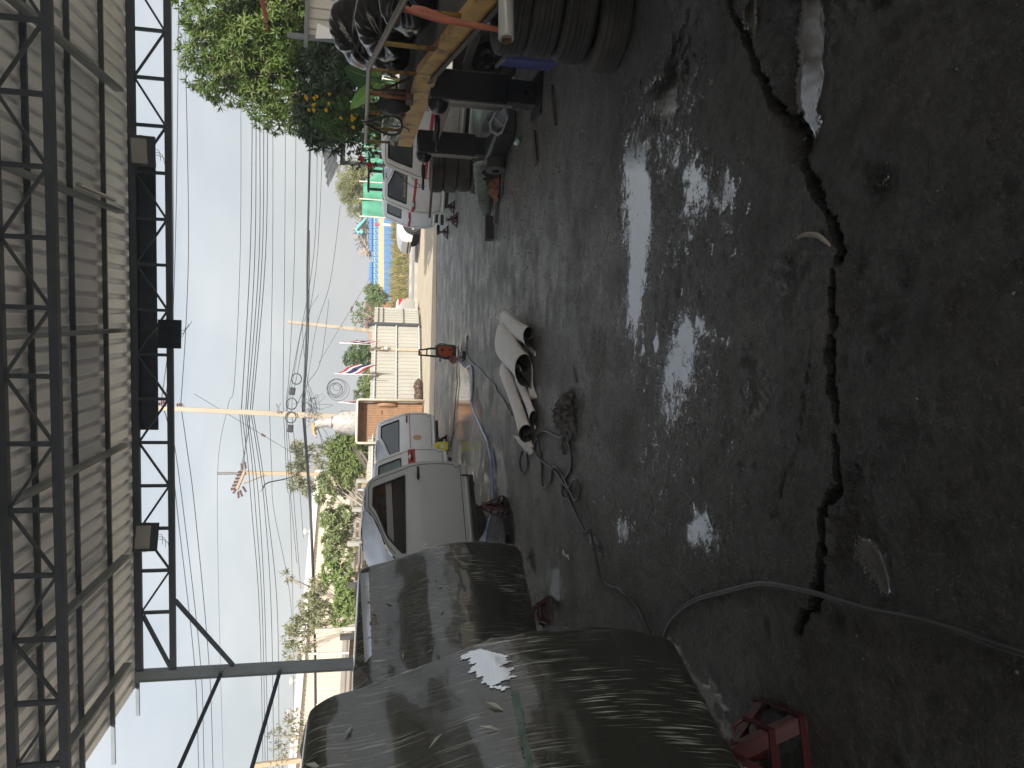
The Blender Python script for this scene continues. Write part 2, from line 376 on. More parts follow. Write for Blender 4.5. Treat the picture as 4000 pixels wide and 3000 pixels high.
struct(mb.build('kerb', mat('kerb_concrete', (.42, .40, .36), .9, col2=(.3, .28, .25), scale=2)))

# ------------------------------------------------------------------ the open shed the photographer stands in
T = math.radians(5.4)
def S(a, b, z): return V(a * math.cos(T) + b * math.sin(T), -a * math.sin(T) + b * math.cos(T), z)
Sa = V(math.cos(T), -math.sin(T), 0); Sb = V(math.sin(T), math.cos(T), 0); UP = V(0, 0, 1)
M_steel = mat('dark_painted_steel', (.066, .083, .112), .55, col2=(.048, .062, .086), scale=3)
M_galv = mat('galvanised_sheet', (.86, .89, .92), .50, .25, col2=(.76, .79, .83), scale=1.6, rvar=.10, stretch=(1.6, .3, 1), detail=6, bump=.10, bscale=5, bdetail=3)
M_post = mat('grey_painted_post', (.20, .235, .26), .5, col2=(.15, .18, .20), scale=2)
shed = thing('open_shed', 'open sided steel shed with galvanised roof sheets on dark lattice trusses', 'shed', S(0, 12, 0))
A0, A1 = -7.05, 7.95
def corr(mb, p, du, dv, n, pitch, up, depth=.028, pan=.66):
    """ribbed sheet: n ribs of the pitch along du, running along dv"""
    pr = []
    for i in range(n):
        for f, hh in ((0, 0), (pan, 0), (pan + .10, 1), (.90, 1)): pr.append(((i + f) * pitch, hh * depth))
    pr.append((n * pitch + .0, 0.))
    rows = [[p + du * x + up * hh + dv * t for x, hh in pr] for t in (0, 1)]
    return mb.grid(rows)
k0 = None; nsh = int((A1 - A0) / .75)
for i in range(nsh):
    if k0 is None:
        mb = MB(); corr(mb, S(A0, -8.25, 5.93), Sa, Sb * 21.75, 3, .25, UP, .042, .58)
        k0 = mb.build('roof_sheet', M_galv, shed)
    else:
        o = k0.copy(); COL.objects.link(o); o.parent = shed; o.location = Sa * (.75 * i) + UP * (.0012 * (i % 2))
k0 = None
PB = [13.28 - 1.2 * i for i in range(18)]
for b in PB:
    if k0 is None: k0 = MB().bar(S(A0 - .0, b, 5.892), S(A1, b, 5.892), .045, .065).build('purlin', M_steel, shed); k0b = b
    else:
        o = k0.copy(); COL.objects.link(o); o.parent = shed; o.location = Sb * (b - k0b)
# two purlin ends stick out past the sheets on the left
MB().bar(S(A0 - .55, 13.28, 5.892), S(A0 - .003, 13.28, 5.892), .043, .06).build('purlin', M_post, shed)
MB().bar(S(A0 - .7, 12.08, 5.892), S(A0 - .003, 12.08, 5.892), .043, .06).build('purlin', M_post, shed)
k0 = None
for i in range(8):
    a = -6.2 + 1.93 * i
    if k0 is None: k0 = MB().bar(S(a, -8.2, 5.79), S(a, 12.5, 5.79), .06, .13).build('rafter', M_post, shed); ka = a
    else:
        o = k0.copy(); COL.objects.link(o); o.parent = shed; o.location = Sa * (a - ka)
BAY = .735
def truss(b, zb=5.0, zt=5.53, full=True):
    o = MB().bar(S(-6.22, b, zb), S(7.7, b, zb), .075, .095).bar(S(-6.22, b, zt), S(7.7, b, zt), .075, .095).build('truss_chord', M_steel, shed)
    n = 17; kv = None; kd = {}
    for i in range(n + 1):
        a = -5.2 + BAY * i
        if kv is None: kv = MB().bar(S(a, b, zb + .05), S(a, b, zt - .05), .05, .05, up=Sb).build('vertical_strut', M_steel, o); av = a
        else:
            c = kv.copy(); COL.objects.link(c); c.parent = o; c.location = Sa * (a - av)
        if i < n:
            w = i % 2
            if w not in kd:
                z0, z1 = (zb + .05, zt - .05) if w else (zt - .05, zb + .05)
                kd[w] = (MB().bar(S(a + .03, b, z0), S(a + BAY - .03, b, z1), .032, .032, up=Sb).build('diagonal_brace', M_steel, o), a)
            else:
                c = kd[w][0].copy(); COL.objects.link(c); c.parent = o; c.location = Sa * (a - kd[w][1])
    return o
for b in (12.3, 8.2, 4.1, 0., -4.1, -8.15): truss(b)
def post(a, b, vis=True):
    mb = MB(); p = S(a, b, 0)
    mb.obox(p - Sa * .085 - Sb * .06, Sa * .17, Sb * .12, UP * 5.6)
    mb.obox(p - Sa * .10 - Sb * .07, Sa * .02, Sb * .14, UP * 5.6)                  # flange
    mb.build('post', M_post, shed)
    mb = MB(); mb.obox(p - Sa * .17 - Sb * .13, Sa * .34, Sb * .26, UP * .02); mb.build('base_plate', M_post, shed)
post(-6.31, 12.3); post(-6.31, 4.1); post(-6.31, -4.1); post(7.75, 12.3); post(7.75, 4.1); post(7.75, -4.1)
MB().bar(S(-5.0, 12.3, 4.96), S(-6.22, 12.3, 4.02), .06, .06, up=Sb).build('knee_brace', M_steel, shed)
MB().bar(S(-5.25, 12.3, 5.47), S(-6.18, 12.3, 5.05), .055, .055, up=Sb).build('knee_brace', M_steel, shed)
MB().tube([dp(862, 2634, 12.75), dp(682, 3040, 11.2)], .035, 8).build('wind_brace', M_steel, shed)
MB().tube([dp(1092, 2626, 12.75), dp(972, 3040, 11.6)], .035, 8).build('wind_brace', M_steel, shed)
MB().bar(S(-6.0, 12.3, 1.75), S(-6.0, 8.4, 1.55), .05, .1).build('girt', M_post, shed)
# the fluorescent batten under the roof, sign board and floodlights on the front truss
M_white = mat('white_plastic', (.75, .75, .73), .45)
t = thing('fluorescent_batten', 'slim unlit tube light fixed along a roof rafter', 'light', S(1.6, 10.7, 5.55))
MB().bar(S(3.0 - 1.42, 10.3, 5.57), S(3.0 - 1.42, 11.6, 5.57), .05, .045).build('housing', mat('batten_grey', (.3, .31, .32), .5), t)
MB().tube([S(1.58, 10.34, 5.53), S(1.58, 11.56, 5.53)], .014, 10).build('tube', M_white, t)
M_sign = mat('sign_back', (.05, .065, .095), .6, col2=(.036, .048, .07), scale=2)
sg0 = dp(560, 1672, 12.75); sg1 = dp(556, 530, 12.1)
t = thing('sign_board', 'long dark sign board seen from behind, hung on the front truss', 'sign', (sg0 + sg1) / 2)
sa = -6.2 + 6.2
a_l = sg0.dot(Sa); a_r = sg1.dot(Sa); bb = 12.42
MB().obox(S(a_l, bb, 5.235), Sa * (a_r - a_l), Sb * .03, UP * .40).build('panel', M_sign, t)
MB().obox(S(a_l, bb - .045, 5.50), Sa * (a_r - a_l), Sb * .042, UP * .13).build('top_rail', M_sign, t)
for i in range(7):
    a = a_l + .05 + (a_r - a_l - .1) * i / 6
    MB().obox(S(a - .02, bb - .025, 5.24), Sa * .04, Sb * .024, UP * .255).build('stiffener', M_sign, t)
M_alu = mat('floodlight_case', (.04, .05, .068), .5, .3)
M_lens = mat('floodlight_lens', (.16, .19, .20), .15, col2=(.20, .23, .23), scale=2, spec=.6)
def flood(c, nrm, w, hgt, label):
    nrm = Vector(nrm).normalized(); rt = nrm.cross(UP).normalized(); u = rt.cross(nrm)
    t = thing('floodlight', label, 'floodlight', c, group='floodlights on the truss')
    MB().obox(c - rt * w / 2 - u * hgt / 2 - nrm * .03, rt * w, u * hgt, nrm * .045).build('case', M_alu, t, bevel=.008)
    MB().obox(c - rt * (w * .40) - u * (hgt * .18) + nrm * .016, rt * w * .8, u * hgt * .6, nrm * .006).build('lens', M_lens, t)
    for s in (-1, 1): MB().obox(c + rt * (s * (w / 2 + .004)) - u * .02 - nrm * .12, rt * .006, u * .05, nrm * .12).build('bracket', M_alu, t)
    for q in range(6): MB().obox(c - rt * w * .42 + rt * (w * .84 * q / 5) - u * hgt * .4 - nrm * .048, rt * .008, u * hgt * .8, nrm * .018).build('cooling_fin', M_alu, t)
    for q in range(3):
        pts = spline([c + u * (.1 * q - .1) - nrm * .04, c - u * (.22 + .03 * q) - nrm * (.06 + .04 * q) + rt * (.05 * q - .04), c - u * (.25 + .05 * q) + rt * (.12 + .05 * q)], 5)
        MB().tube(pts, .004, 5).build('wire', M_alu, t)
    return t
flood(dp(556, 590, 11.55), (-.25, -1, -.30), .46, .36, 'floodlight with grey glass facing in beside the end of the sign board')
flood(dp(570, 2098, 12.15), (.22, -1, -.22), .46, .36, 'floodlight with grey glass facing in, on bare truss beyond the sign board')
flood(dp(663, 1305, 12.2), (0, 1, -.12), .47, .37, 'floodlight seen from behind, hanging below the sign board')

# ------------------------------------------------------------------ truck cab shells standing on jack stands
M_paintw = mat('white_car_paint', (.84, .86, .875), .28, col2=(.79, .80, .80), scale=3.5, coat=.4, lo=.4, hi=.75, detail=8)
M_paintd = mat('dusty_white_paint', (.83, .825, .81), .4, col2=(.70, .68, .64), scale=6, coat=.2, lo=.38, hi=.7, detail=9)
M_paintg = mat('grey_primer_paint', (.475, .51, .525), .36, col2=(.44, .47, .485), scale=2, coat=.35)
M_rub = mat('black_rubber', (.018, .018, .019), .6)
M_blackpl = mat('black_plastic', (.022, .022, .024), .42)
M_red = mat('red_vinyl', (.50, .028, .035), .4)
M_seam = mat('panel_gap', (.02, .02, .02), .8)
M_glass = mat('tinted_glass', (.05, .06, .065), .03, trans=.0, spec=.7, coat=.6)
M_glass2 = mat('clear_tint_glass', (.55, .6, .62), .02, trans=1., ior=1.35)
M_dark = mat('dark_interior', (.035, .034, .033), .85, col2=(.06, .055, .05), scale=6)
M_seat = mat('seat_cloth', (.06, .058, .056), .9)
M_chrome = mat('chrome_letters', (.75, .75, .78), .18, 1.)
M_greylet = mat('grey_letters', (.16, .155, .15), .45)

_cz = [0., .02, .06, .12, .20, .30, .42, .52, .60, .66, .72, .77, .82, .95, 1.08, 1.18, 1.245, 1.29, 1.325, 1.345, 1.358, 1.365]
_cw = [.085, .055, .035, .028, .012, .003, 0., .002, .008, .016, .028, .042, .055, .098, .140, .172, .200, .235, .30, .40, .58, .85]
def cab_profile(L=1.5, A=.62):
    def rear(z): return float(np.interp(z, [0, .03, .1, .25, .6, .78, 1.1, 1.25, 1.33, 1.37], [.16, .07, .025, 0., 0., .015, .085, .125, .17, .26]))
    def front(z): return float(np.interp(z, [0, .05, .74, .80, .92, 1.05, 1.17, 1.26, 1.33, 1.37], [L - .02, L, L, L - .03, L - .19, L - .40, A + .24, A + .06, A - .05, A - .06]))
    return rear, front

def make_cab(name, label, base, hd, paint, L=1.5, A=.62, Wd=1.7, win=None, stripe=None, handle=True, letters=None, glass=M_glass, group=None, doorrear=.05, wedge=None, inner=None, shield='glass', seam=True, doorfront=None, handle_col=None):
    """base: sill corner at the rear of the visible side; hd: heading in plan, visible side faces the camera"""
    hd = Vector((hd[0], hd[1], 0)).normalized(); aw = V(-hd.y, hd.x, 0)
    if aw.dot(V(base[0], base[1], 0)) < 0: aw = -aw
    base = Vector(base); rear, front = cab_profile(L, A)
    t = thing(name, label, 'truck cab', (base.x, base.y, 0), group=group)
    zz = list(_cz); ww = list(_cw)
    # denser rows
    Zs = np.interp(np.linspace(0, len(zz) - 1, 64), range(len(zz)), zz); Ws = np.interp(np.linspace(0, len(zz) - 1, 64), range(len(zz)), ww)
    def sm(a):
        a = a.copy(); a[1:-1] = .25 * a[:-2] + .5 * a[1:-1] + .25 * a[2:]; return a
    Zs = sm(sm(Zs)); Ws = sm(sm(Ws))
    def pt(l, w, z): return base + hd * l + aw * w + UP * z
    ns = 34
    win = win or dict(r=.15, f=.15, b=.835, t=1.235)
    def lrow(z): 
        r, f = rear(z), front(z); return [r + (f - r) * j / (ns - 1) for j in range(ns)]
    def inwin(l, z, e=0.):
        r, f = rear(z), front(z); lf = f - win['f'] if win.get('full', True) else min(f - win['f'], win['lf'])
        return win['b'] - e < z < win['t'] + e and r + win['r'] - e < l < lf + e
    # rows snapped to the window's edges
    def rowsnap(z):
        r, f = rear(z), front(z); a = r + win['r']; b = f - win['f'] if win.get('full', True) else min(f - win['f'], win['lf'])
        b = max(b, a + .02)
        k1, k2 = 5, ns - 6
        return [r + (a - r) * j / k1 for j in range(k1)] + [a + (b - a) * (j - k1) / (k2 - k1) for j in range(k1, k2)] + [b + (f - b) * (j - k2) / (ns - 1 - k2) for j in range(k2, ns)]
    iz0 = int(np.argmin(abs(Zs - win['b']))); iz1 = int(np.argmin(abs(Zs - win['t']))); Zs[iz0] = win['b']; Zs[iz1] = win['t']
    left = [[pt(l, w, z) for l in rowsnap(z)] for z, w in zip(Zs, Ws)]
    right = [[pt(l, Wd - w, z) for l in rowsnap(z)] for z, w in zip(Zs, Ws)]
    hole = lambda i, j: iz0 <= i < iz1 and 5 <= j < ns - 6
    mb = MB(); full = left + right[::-1]; n = len(full)
    mb.grid(full, skip=lambda i, j: hole(i, j) or hole(n - 2 - i, j))
    # rear wall, floor, firewall
    rw = [[full[i][0], full[n - 1 - i][0]] for i in range(n // 2)]; mb.grid(rw)
    mb.grid([[left[0][j] for j in range(ns)], [right[0][j] for j in range(ns)]])
    mb.grid([[left[i][-1], right[i][-1]] for i in range(0, iz0 - 1)])
    # return lips round the window openings
    ring = lambda g: [g[i][5] for i in range(iz0, iz1 + 1)] + [g[iz1][j] for j in range(6, ns - 6)] + [g[i][ns - 6] for i in range(iz1, iz0 - 1, -1)] + [g[iz0][j] for j in range(ns - 7, 5, -1)]
    body = mb.build('body', paint, t, smooth=True, sharp=35, fix=True)
    q = body.modifiers.new('thick', 'SOLIDIFY'); q.thickness = .018; q.offset = -1
    # glass and its rubber
    ins = aw * .016
    for g, sg in ((left, 1), (right, -1)):
        mb = MB(); mb.grid([[g[i][j] + ins * sg for j in range(5, ns - 5)] for i in range(iz0, iz1 + 1)]); mb.build('window', glass, t, smooth=True)
        mb = MB(); mb.tube([p + ins * sg * .3 for p in ring(g)], .013, 6, closed=True); mb.build('window_seal', M_rub, t, smooth=True)
    # windscreen
    iA = int(np.argmin(abs(Zs - .80))); iB = int(np.argmin(abs(Zs - 1.325)))
    rows = []
    for i in range(iA, iB + 1):
        a, b = left[i][-1], right[i][-1]
        rows.append([a.lerp(b, s) + hd * (.10 * math.sin(math.pi * s)) + UP * (.012 * math.sin(math.pi * s)) for s in np.linspace(0.0, 1.0, 13)])
    if shield == 'film':
        for i, r in enumerate(rows):
            for j, p in enumerate(r): r[j] = p + (hd + UP) * (.012 + .010 * math.sin(j * 2.1 + i * .7) * math.sin(i * .9 + j))
    mb = MB(); mb.grid(rows); mb.build('windscreen', glass if shield == 'glass' else mat('blue_white_film', (.62, .68, .78), .25, col2=(.5, .57, .7), scale=8, bump=.7, bscale=18, stretch=(1, 1, .3)), t, smooth=True)
    if shield == 'film':                                   # the film also covers the roof
        mb = MB(); ro = [[p + UP * .012 + UP * .004 * math.sin(j * 1.3 + i) for j, p in enumerate(r)] for i, r in enumerate(full[54:n - 54])]
        mb.grid(ro); mb.build('roof_film', MATS['blue_white_film'], t, smooth=True)
    # door shut line on the visible side
    def sl(l, z, off=0.): return pt(l, float(np.interp(z, Zs, Ws)) - off, z)
    dr = doorrear; dfr = doorfront if doorfront is not None else L - .09
    if seam:
        out_ = []
        for z in np.linspace(.20, .78, 10): out_.append(sl(rear(z) + dr, z, .001))
        for z in np.linspace(.80, 1.26, 12): out_.append(sl(rear(z) + dr + .01, z, .001))
        for s in np.linspace(0, 1, 8): out_.append(sl(rear(1.285) + dr + .04 + s * (front(1.285) - .07 - rear(1.285) - dr - .04), 1.285, .001))
        for z in np.linspace(1.27, .86, 10): out_.append(sl(front(z) - .055, z, .001))
        for z in np.linspace(.80, .2, 10): out_.append(sl(min(front(z) - .055, dfr), z, .001))
        for a in np.linspace(0, 1, 5)[1:]: out_.append(sl(dfr - .09 * (1 - math.cos(a * 1.57)), .2 - .09 * math.sin(a * 1.57), .001))
        for s in np.linspace(0, 1, 10)[1:-1]: out_.append(sl(dfr - .09 - s * (dfr - .09 - dr - .12), .11, .001))
        for a in np.linspace(1, 0, 5)[:-1]: out_.append(sl(dr + .10 * (1 - math.sin(a * 0 + 1.57 * a)) + .0, .2 - .09 * math.sin(a * 1.57), .001))
        mb = MB(); mb.tube(out_, .0045, 5, closed=True); mb.build('door_seam', M_seam, t)
    # rocker rail under the door
    mb = MB(); mb.tube([sl(l, .045, -.004) for l in np.linspace(.08, L - .05, 8)], .022, 8); mb.build('sill_rail', paint, t, smooth=True)
    mb = MB(); mb.obox(pt(.12, .14, -.07), hd * (L - .3), aw * .08, UP * .075); mb.obox(pt(.12, Wd - .22, -.07), hd * (L - .3), aw * .08, UP * .075); mb.build('frame_rail', M_blackpl, t)
    if stripe:
        for (z0, z1, hh, l0, l1) in stripe:                   # rear height, front height, band height, extent
            rows = []
            for s in np.linspace(0, 1, 16):
                l = l0 + (l1 - l0) * s; z = z0 + (z1 - z0) * s
                rows.append([sl(l, z + hh * e, .003) for e in (-.5, -.2, .2, .5)])
            mb = MB(); mb.grid(rows); mb.build('red_stripe', M_red, t, smooth=True)
    if handle:
        hl = .15 + dr if handle is True else handle; zc = .665
        mb = MB(); P = []
        for i in range(9):
            th = math.pi * i / 8
        c = sl(hl, zc)
        mb.lathe([(.0, -.002), (.055, -.002), (.058, .003), (.05, .003), (.0, -.001)], 20, Matrix.Translation(c) @ (Matrix((hd, UP, -aw)).transposed().to_4x4())); mb.build('handle_cup', paint, t, smooth=True)
        mb = MB(); mb.tube([sl(hl - .10, zc, .006), sl(hl - .085, zc, .03), sl(hl - .02, zc, .042), sl(hl + .06, zc, .038), sl(hl + .10, zc, .012)], [.016, .019, .015, .017, .014], 8)
        mb.build('handle', handle_col or M_blackpl, t, smooth=True)
    if letters:
        for (txt, size, l, z, mm, off) in letters:
            c = sl(l, z, off); rt = hd.copy()
            if rt.dot(V(1, 0, 0)) < 0: rt = -rt
            up_ = (sl(l, z + .03) - sl(l, z - .03)).normalized(); nn = rt.cross(up_)
            M = Matrix.Translation(c) @ Matrix((rt, up_, nn)).transposed().to_4x4()
            text_mesh(txt, size, M, mm, 'badge_letters' if mm is not None else 'letters', t, .003)
    # inside: seats, dashboard, lining
    mb = MB()
    for w in (.45, 1.2):
        c = pt(.62, w, .30)
        mb.tube([pt(.45, w, .45), pt(.40, w, .75), pt(.33, w, 1.0)], [.17, .16, .12], 10)
        mb.tube([pt(.34, w, 1.0), pt(.32, w, 1.10), pt(.31, w, 1.17)], [.07, .095, .06], 10)
    mb.build('seat', M_seat, t, smooth=True)
    mb = MB(); mb.obox(pt(L - .32, .12, .5), hd * .2, aw * (Wd - .24), UP * .26); mb.build('dashboard', M_dark, t, bevel=.03)
    mb = MB(); mb.tube([pt(L - .45, .45, .72) + (aw * math.cos(a) + (UP * .9 - hd * .35) * math.sin(a)) * .18 for a in np.linspace(0, 2 * math.pi, 20)[:-1]], .014, 6, closed=True); mb.build('steering_wheel', M_blackpl, t)
    t['_'] = 0; del t['_']
    return t, pt, sl

# ---- left row, noses towards the lower left
STAND_AT = []
hG = (-.70, -.715)
bG = gp(1828, 1800, .40)
tG, ptG, slG = make_cab('truck_cab', 'grey primer truck cab with film over its windscreen and brown paper inside', (bG.x, bG.y, .40), hG, M_paintg, L=1.62, A=.60, glass=mat('smoky_glass', (.05, .05, .05), .03, alpha=.28, spec=.5),
    win=dict(r=.17, f=.17, b=.835, t=1.225), letters=[('HILUX', .085, 1.36, .60, M_chrome, .004)], shield='film')
# brown paper and white strip behind the glass
M_paper = mat('brown_masking_paper', (.55, .26, .16), .8, col2=(.48, .22, .14), scale=2, transl=.5)
_aw = (ptG(0, 1, 0) - ptG(0, 0, 0)); MB().obox(ptG(.17, .20, .62), _aw * 1.3, V(*hG, 0) * .06 + UP * .60, V(*hG, 0) * .004).build('masking_paper', M_paper, tG)
MB().obox(ptG(.18, .17, 1.0), Vector(hG).to_3d().normalized() * 1.05 + V(0, 0, -.04), (0, 0, .075), (.004, .003, 0)).build('masking_tape', mat('white_tape', (.5, .5, .5), .6), tG)
MB().obox(ptG(.18, .19, .84), Vector(hG).to_3d().normalized() * 1.25, (0, 0, .14), (.004, .003, 0)).build('door_lining', M_dark, tG)
MB().obox(ptG(1.36, .045, .83), Vector(hG).to_3d().normalized() * .12, (.0, .0, .12), (-.01, -.01, 0)).build('mirror_plate', M_paintg, tG, bevel=.02)
MB().tube(spline([slG(.22, .10, .0), slG(.24, .02, .05), slG(.36, -.05, .06), slG(.44, -.02, .03)], 5), .012, 8).build('cable_loop', M_rub, tG, smooth=True)
b2 = gp(1750, 1748, .33)
make_cab('truck_cab', 'white truck cab with broad red band, tucked behind the grey cab', (b2.x, b2.y, .33), (-.72, -.69), M_paintw, L=1.6, A=.6, stripe=[(.665, .645, .13, .03, 1.45)], glass=mat('pale_glass', (.16, .22, .24), .03, spec=.8, coat=.5), win=dict(r=.16, f=.17, b=.85, t=1.24))
b3 = gp(1700, 1612, .30)
t3, pt3, sl3 = make_cab('truck_cab', 'white truck cab with a thin red line and round gold emblem on its door', (b3.x, b3.y, .30), (-.76, -.65), M_paintw, L=1.62, A=.62, stripe=[(.60, .575, .016, .03, 1.5)],
    letters=[('HILUX', .075, 1.40, .665, M_greylet, .004), ('2.7 VVTi', .05, 1.40, .615, M_greylet, .004)], glass=mat('dusk_glass', (.07, .085, .095), .03, spec=.8, coat=.5))
mb = MB(); c = sl3(.72, .43, .004); hh = Vector((-.76, -.65, 0)).normalized()
for r0, mi in ((.095, 0), (.066, 1), (.035, 0)):
    mb.add([sl3(.72 + r0 * .78 * math.cos(a), .43 + r0 * math.sin(a), .003 + .001 * (3 - r0 * 20)) for a in np.linspace(0, 2 * math.pi, 29)[:-1]], [tuple(range(28))], mi)
mb.build('gold_emblem', [mat('gold_vinyl', (.55, .36, .17), .4), mat('pale_gold_vinyl', (.62, .46, .27), .4)], t3)

# ---- right row, noses towards the lower right
hR = (.80, -.60)
wR = dict(r=.16, f=.17, b=.845, t=1.235)
def R_base(x, y, z): p = gp(x, y, z); return (p.x, p.y, z)
bR1 = dp(1650, 706, 11.9)
tR1, ptR1, slR1 = make_cab('truck_cab', 'dusty white truck cab with red stripe and HILUX letters behind the loading ramp', (bR1.x, bR1.y, .27), hR, M_paintd, L=1.62, A=.62, stripe=[(.62, .51, .055, .03, 1.50)], win=wR,
    letters=[('HILUX', .105, 1.30, .635, M_greylet, .004), ('2.7 VVTi', .055, 1.30, .572, M_greylet, .004)])
bR2 = gp(1736, 843, .25)
tR2, ptR2, slR2 = make_cab('truck_cab', 'white truck cab with red stripe and lettering along its door window', (bR2.x, bR2.y, .25), hR, M_paintd, L=1.62, A=.62, stripe=[(.70, .60, .055, .03, 1.50)], win=wR, glass=mat('grey_glass', (.085, .10, .11), .04, spec=.8, coat=.5),
    letters=[('พื้นที่ส่วนตัว ห้ามนั่ง', .075, .62, .885, mat('cream_vinyl', (.62, .55, .40), .5), -.004)])
MB().tube(spline([slR2(.86, .78, .004), slR2(.80, .74, .01), slR2(.72, .66, .008), slR2(.66, .56, .01), slR2(.64, .45, .006)], 5), .006, 6).build('loose_wire', M_rub, tR2)
MB().tube(spline([slR2(.88, 1.1, .004), slR2(.74, .95, .006), slR2(.66, .82, .008), slR2(.60, .68, .012), slR2(.62, .5, .006)], 5), .005, 6).build('loose_wire', M_rub, tR2)
bR3 = gp(1700, 897, .26)
make_cab('truck_cab', 'white truck cab with red handle band, last of its row on jack stands', (bR3.x, bR3.y, .26), hR, M_paintw, L=1.62, A=.62, stripe=[(.675, .645, .06, .03, 1.50)], win=dict(r=.18, f=.17, b=.88, t=1.22), glass=MATS['grey_glass'], handle=.22, handle_col=mat('red_handle', (.30, .03, .04), .4))
MB().obox(slR2(.5, .26), V(*hR, 0) * .01, V(*hR, 0) * .0 + V(.001, .001, 0), UP * .0)

# ------------------------------------------------------------------ stretch-wrapped cabs
def film_material():
    m = bpy.data.materials.new('black_stretch_film'); m.use_nodes = True; n = m.node_tree.nodes; k = m.node_tree.links.new; b = prin(m)
    b.inputs['Base Color'].default_value = (.030, .033, .028, 1); b.inputs['Roughness'].default_value = .16; b.inputs['IOR'].default_value = 1.62
    b.inputs['Coat Weight'].default_value = 1.; b.inputs['Coat IOR'].default_value = 1.45; b.inputs['Coat Roughness'].default_value = .06
    t = n.new('ShaderNodeTexCoord'); mp_ = n.new('ShaderNodeMapping'); mp_.inputs['Scale'].default_value = (1, 1, 1)
    at = n.new('ShaderNodeAttribute'); at.attribute_name = 'flow'
    def noise(vec, sc, det=3, st=None):
        a = n.new('ShaderNodeTexNoise'); a.inputs['Scale'].default_value = sc; a.inputs['Detail'].default_value = det
        mm = n.new('ShaderNodeMapping'); mm.inputs['Scale'].default_value = st or (1, 1, 1); k(vec, mm.inputs['Vector']); k(mm.outputs[0], a.inputs['Vector']); return a.outputs['Fac']
    s1 = noise(at.outputs['Vector'], 9, 5, (.55, 6, 1)); s2 = noise(at.outputs['Vector'], 26, 4, (.5, 8, 1)); s3 = noise(at.outputs['Vector'], 3, 4, (1, 1.2, 1))
    ad = n.new('ShaderNodeMath'); ad.operation = 'ADD'; k(s1, ad.inputs[0]); mu = n.new('ShaderNodeMath'); mu.operation = 'MULTIPLY'; mu.inputs[1].default_value = .45; k(s2, mu.inputs[0]); k(mu.outputs[0], ad.inputs[1])
    a2 = n.new('ShaderNodeMath'); a2.operation = 'ADD'; k(ad.outputs[0], a2.inputs[0]); k(s3, a2.inputs[1])
    bn = n.new('ShaderNodeBump'); bn.inputs['Strength'].default_value = .45; bn.inputs['Distance'].default_value = .012; k(a2.outputs[0], bn.inputs['Height']); k(bn.outputs[0], b.inputs['Normal'])
    # milky stretch marks in the film itself
    r = n.new('ShaderNodeMapRange'); r.inputs[1].default_value = .57; r.inputs[2].default_value = .68; k(noise(at.outputs['Vector'], 1, 2, (4.5, 120, 1)), r.inputs[0])
    r2 = n.new('ShaderNodeMapRange'); r2.inputs[1].default_value = .42; r2.inputs[2].default_value = .60; k(noise(at.outputs['Vector'], 2.2, 3), r2.inputs[0])
    mu2 = n.new('ShaderNodeMath'); mu2.operation = 'MULTIPLY'; k(r.outputs[0], mu2.inputs[0]); k(r2.outputs[0], mu2.inputs[1])
    x = n.new('ShaderNodeMix'); x.data_type = 'RGBA'; x.inputs[6].default_value = (.030, .033, .028, 1); x.inputs[7].default_value = (.50, .52, .48, 1); k(mu2.outputs[0], x.inputs[0])
    g = n.new('ShaderNodeMapRange'); g.inputs[1].default_value = .5; g.inputs[2].default_value = .8; k(noise(at.outputs['Vector'], 1.1, 3), g.inputs[0])
    y = n.new('ShaderNodeMix'); y.data_type = 'RGBA'; y.inputs[7].default_value = (.05, .054, .047, 1); k(x.outputs[2], y.inputs[6]); k(g.outputs[0], y.inputs[0])
    k(y.outputs[2], b.inputs['Base Color']); return m
M_film = film_material()
M_milky = mat('milky_film_edge', (.42, .42, .38), .3, col2=(.2, .2, .18), scale=12, coat=.3, bump=.5, bscale=30)
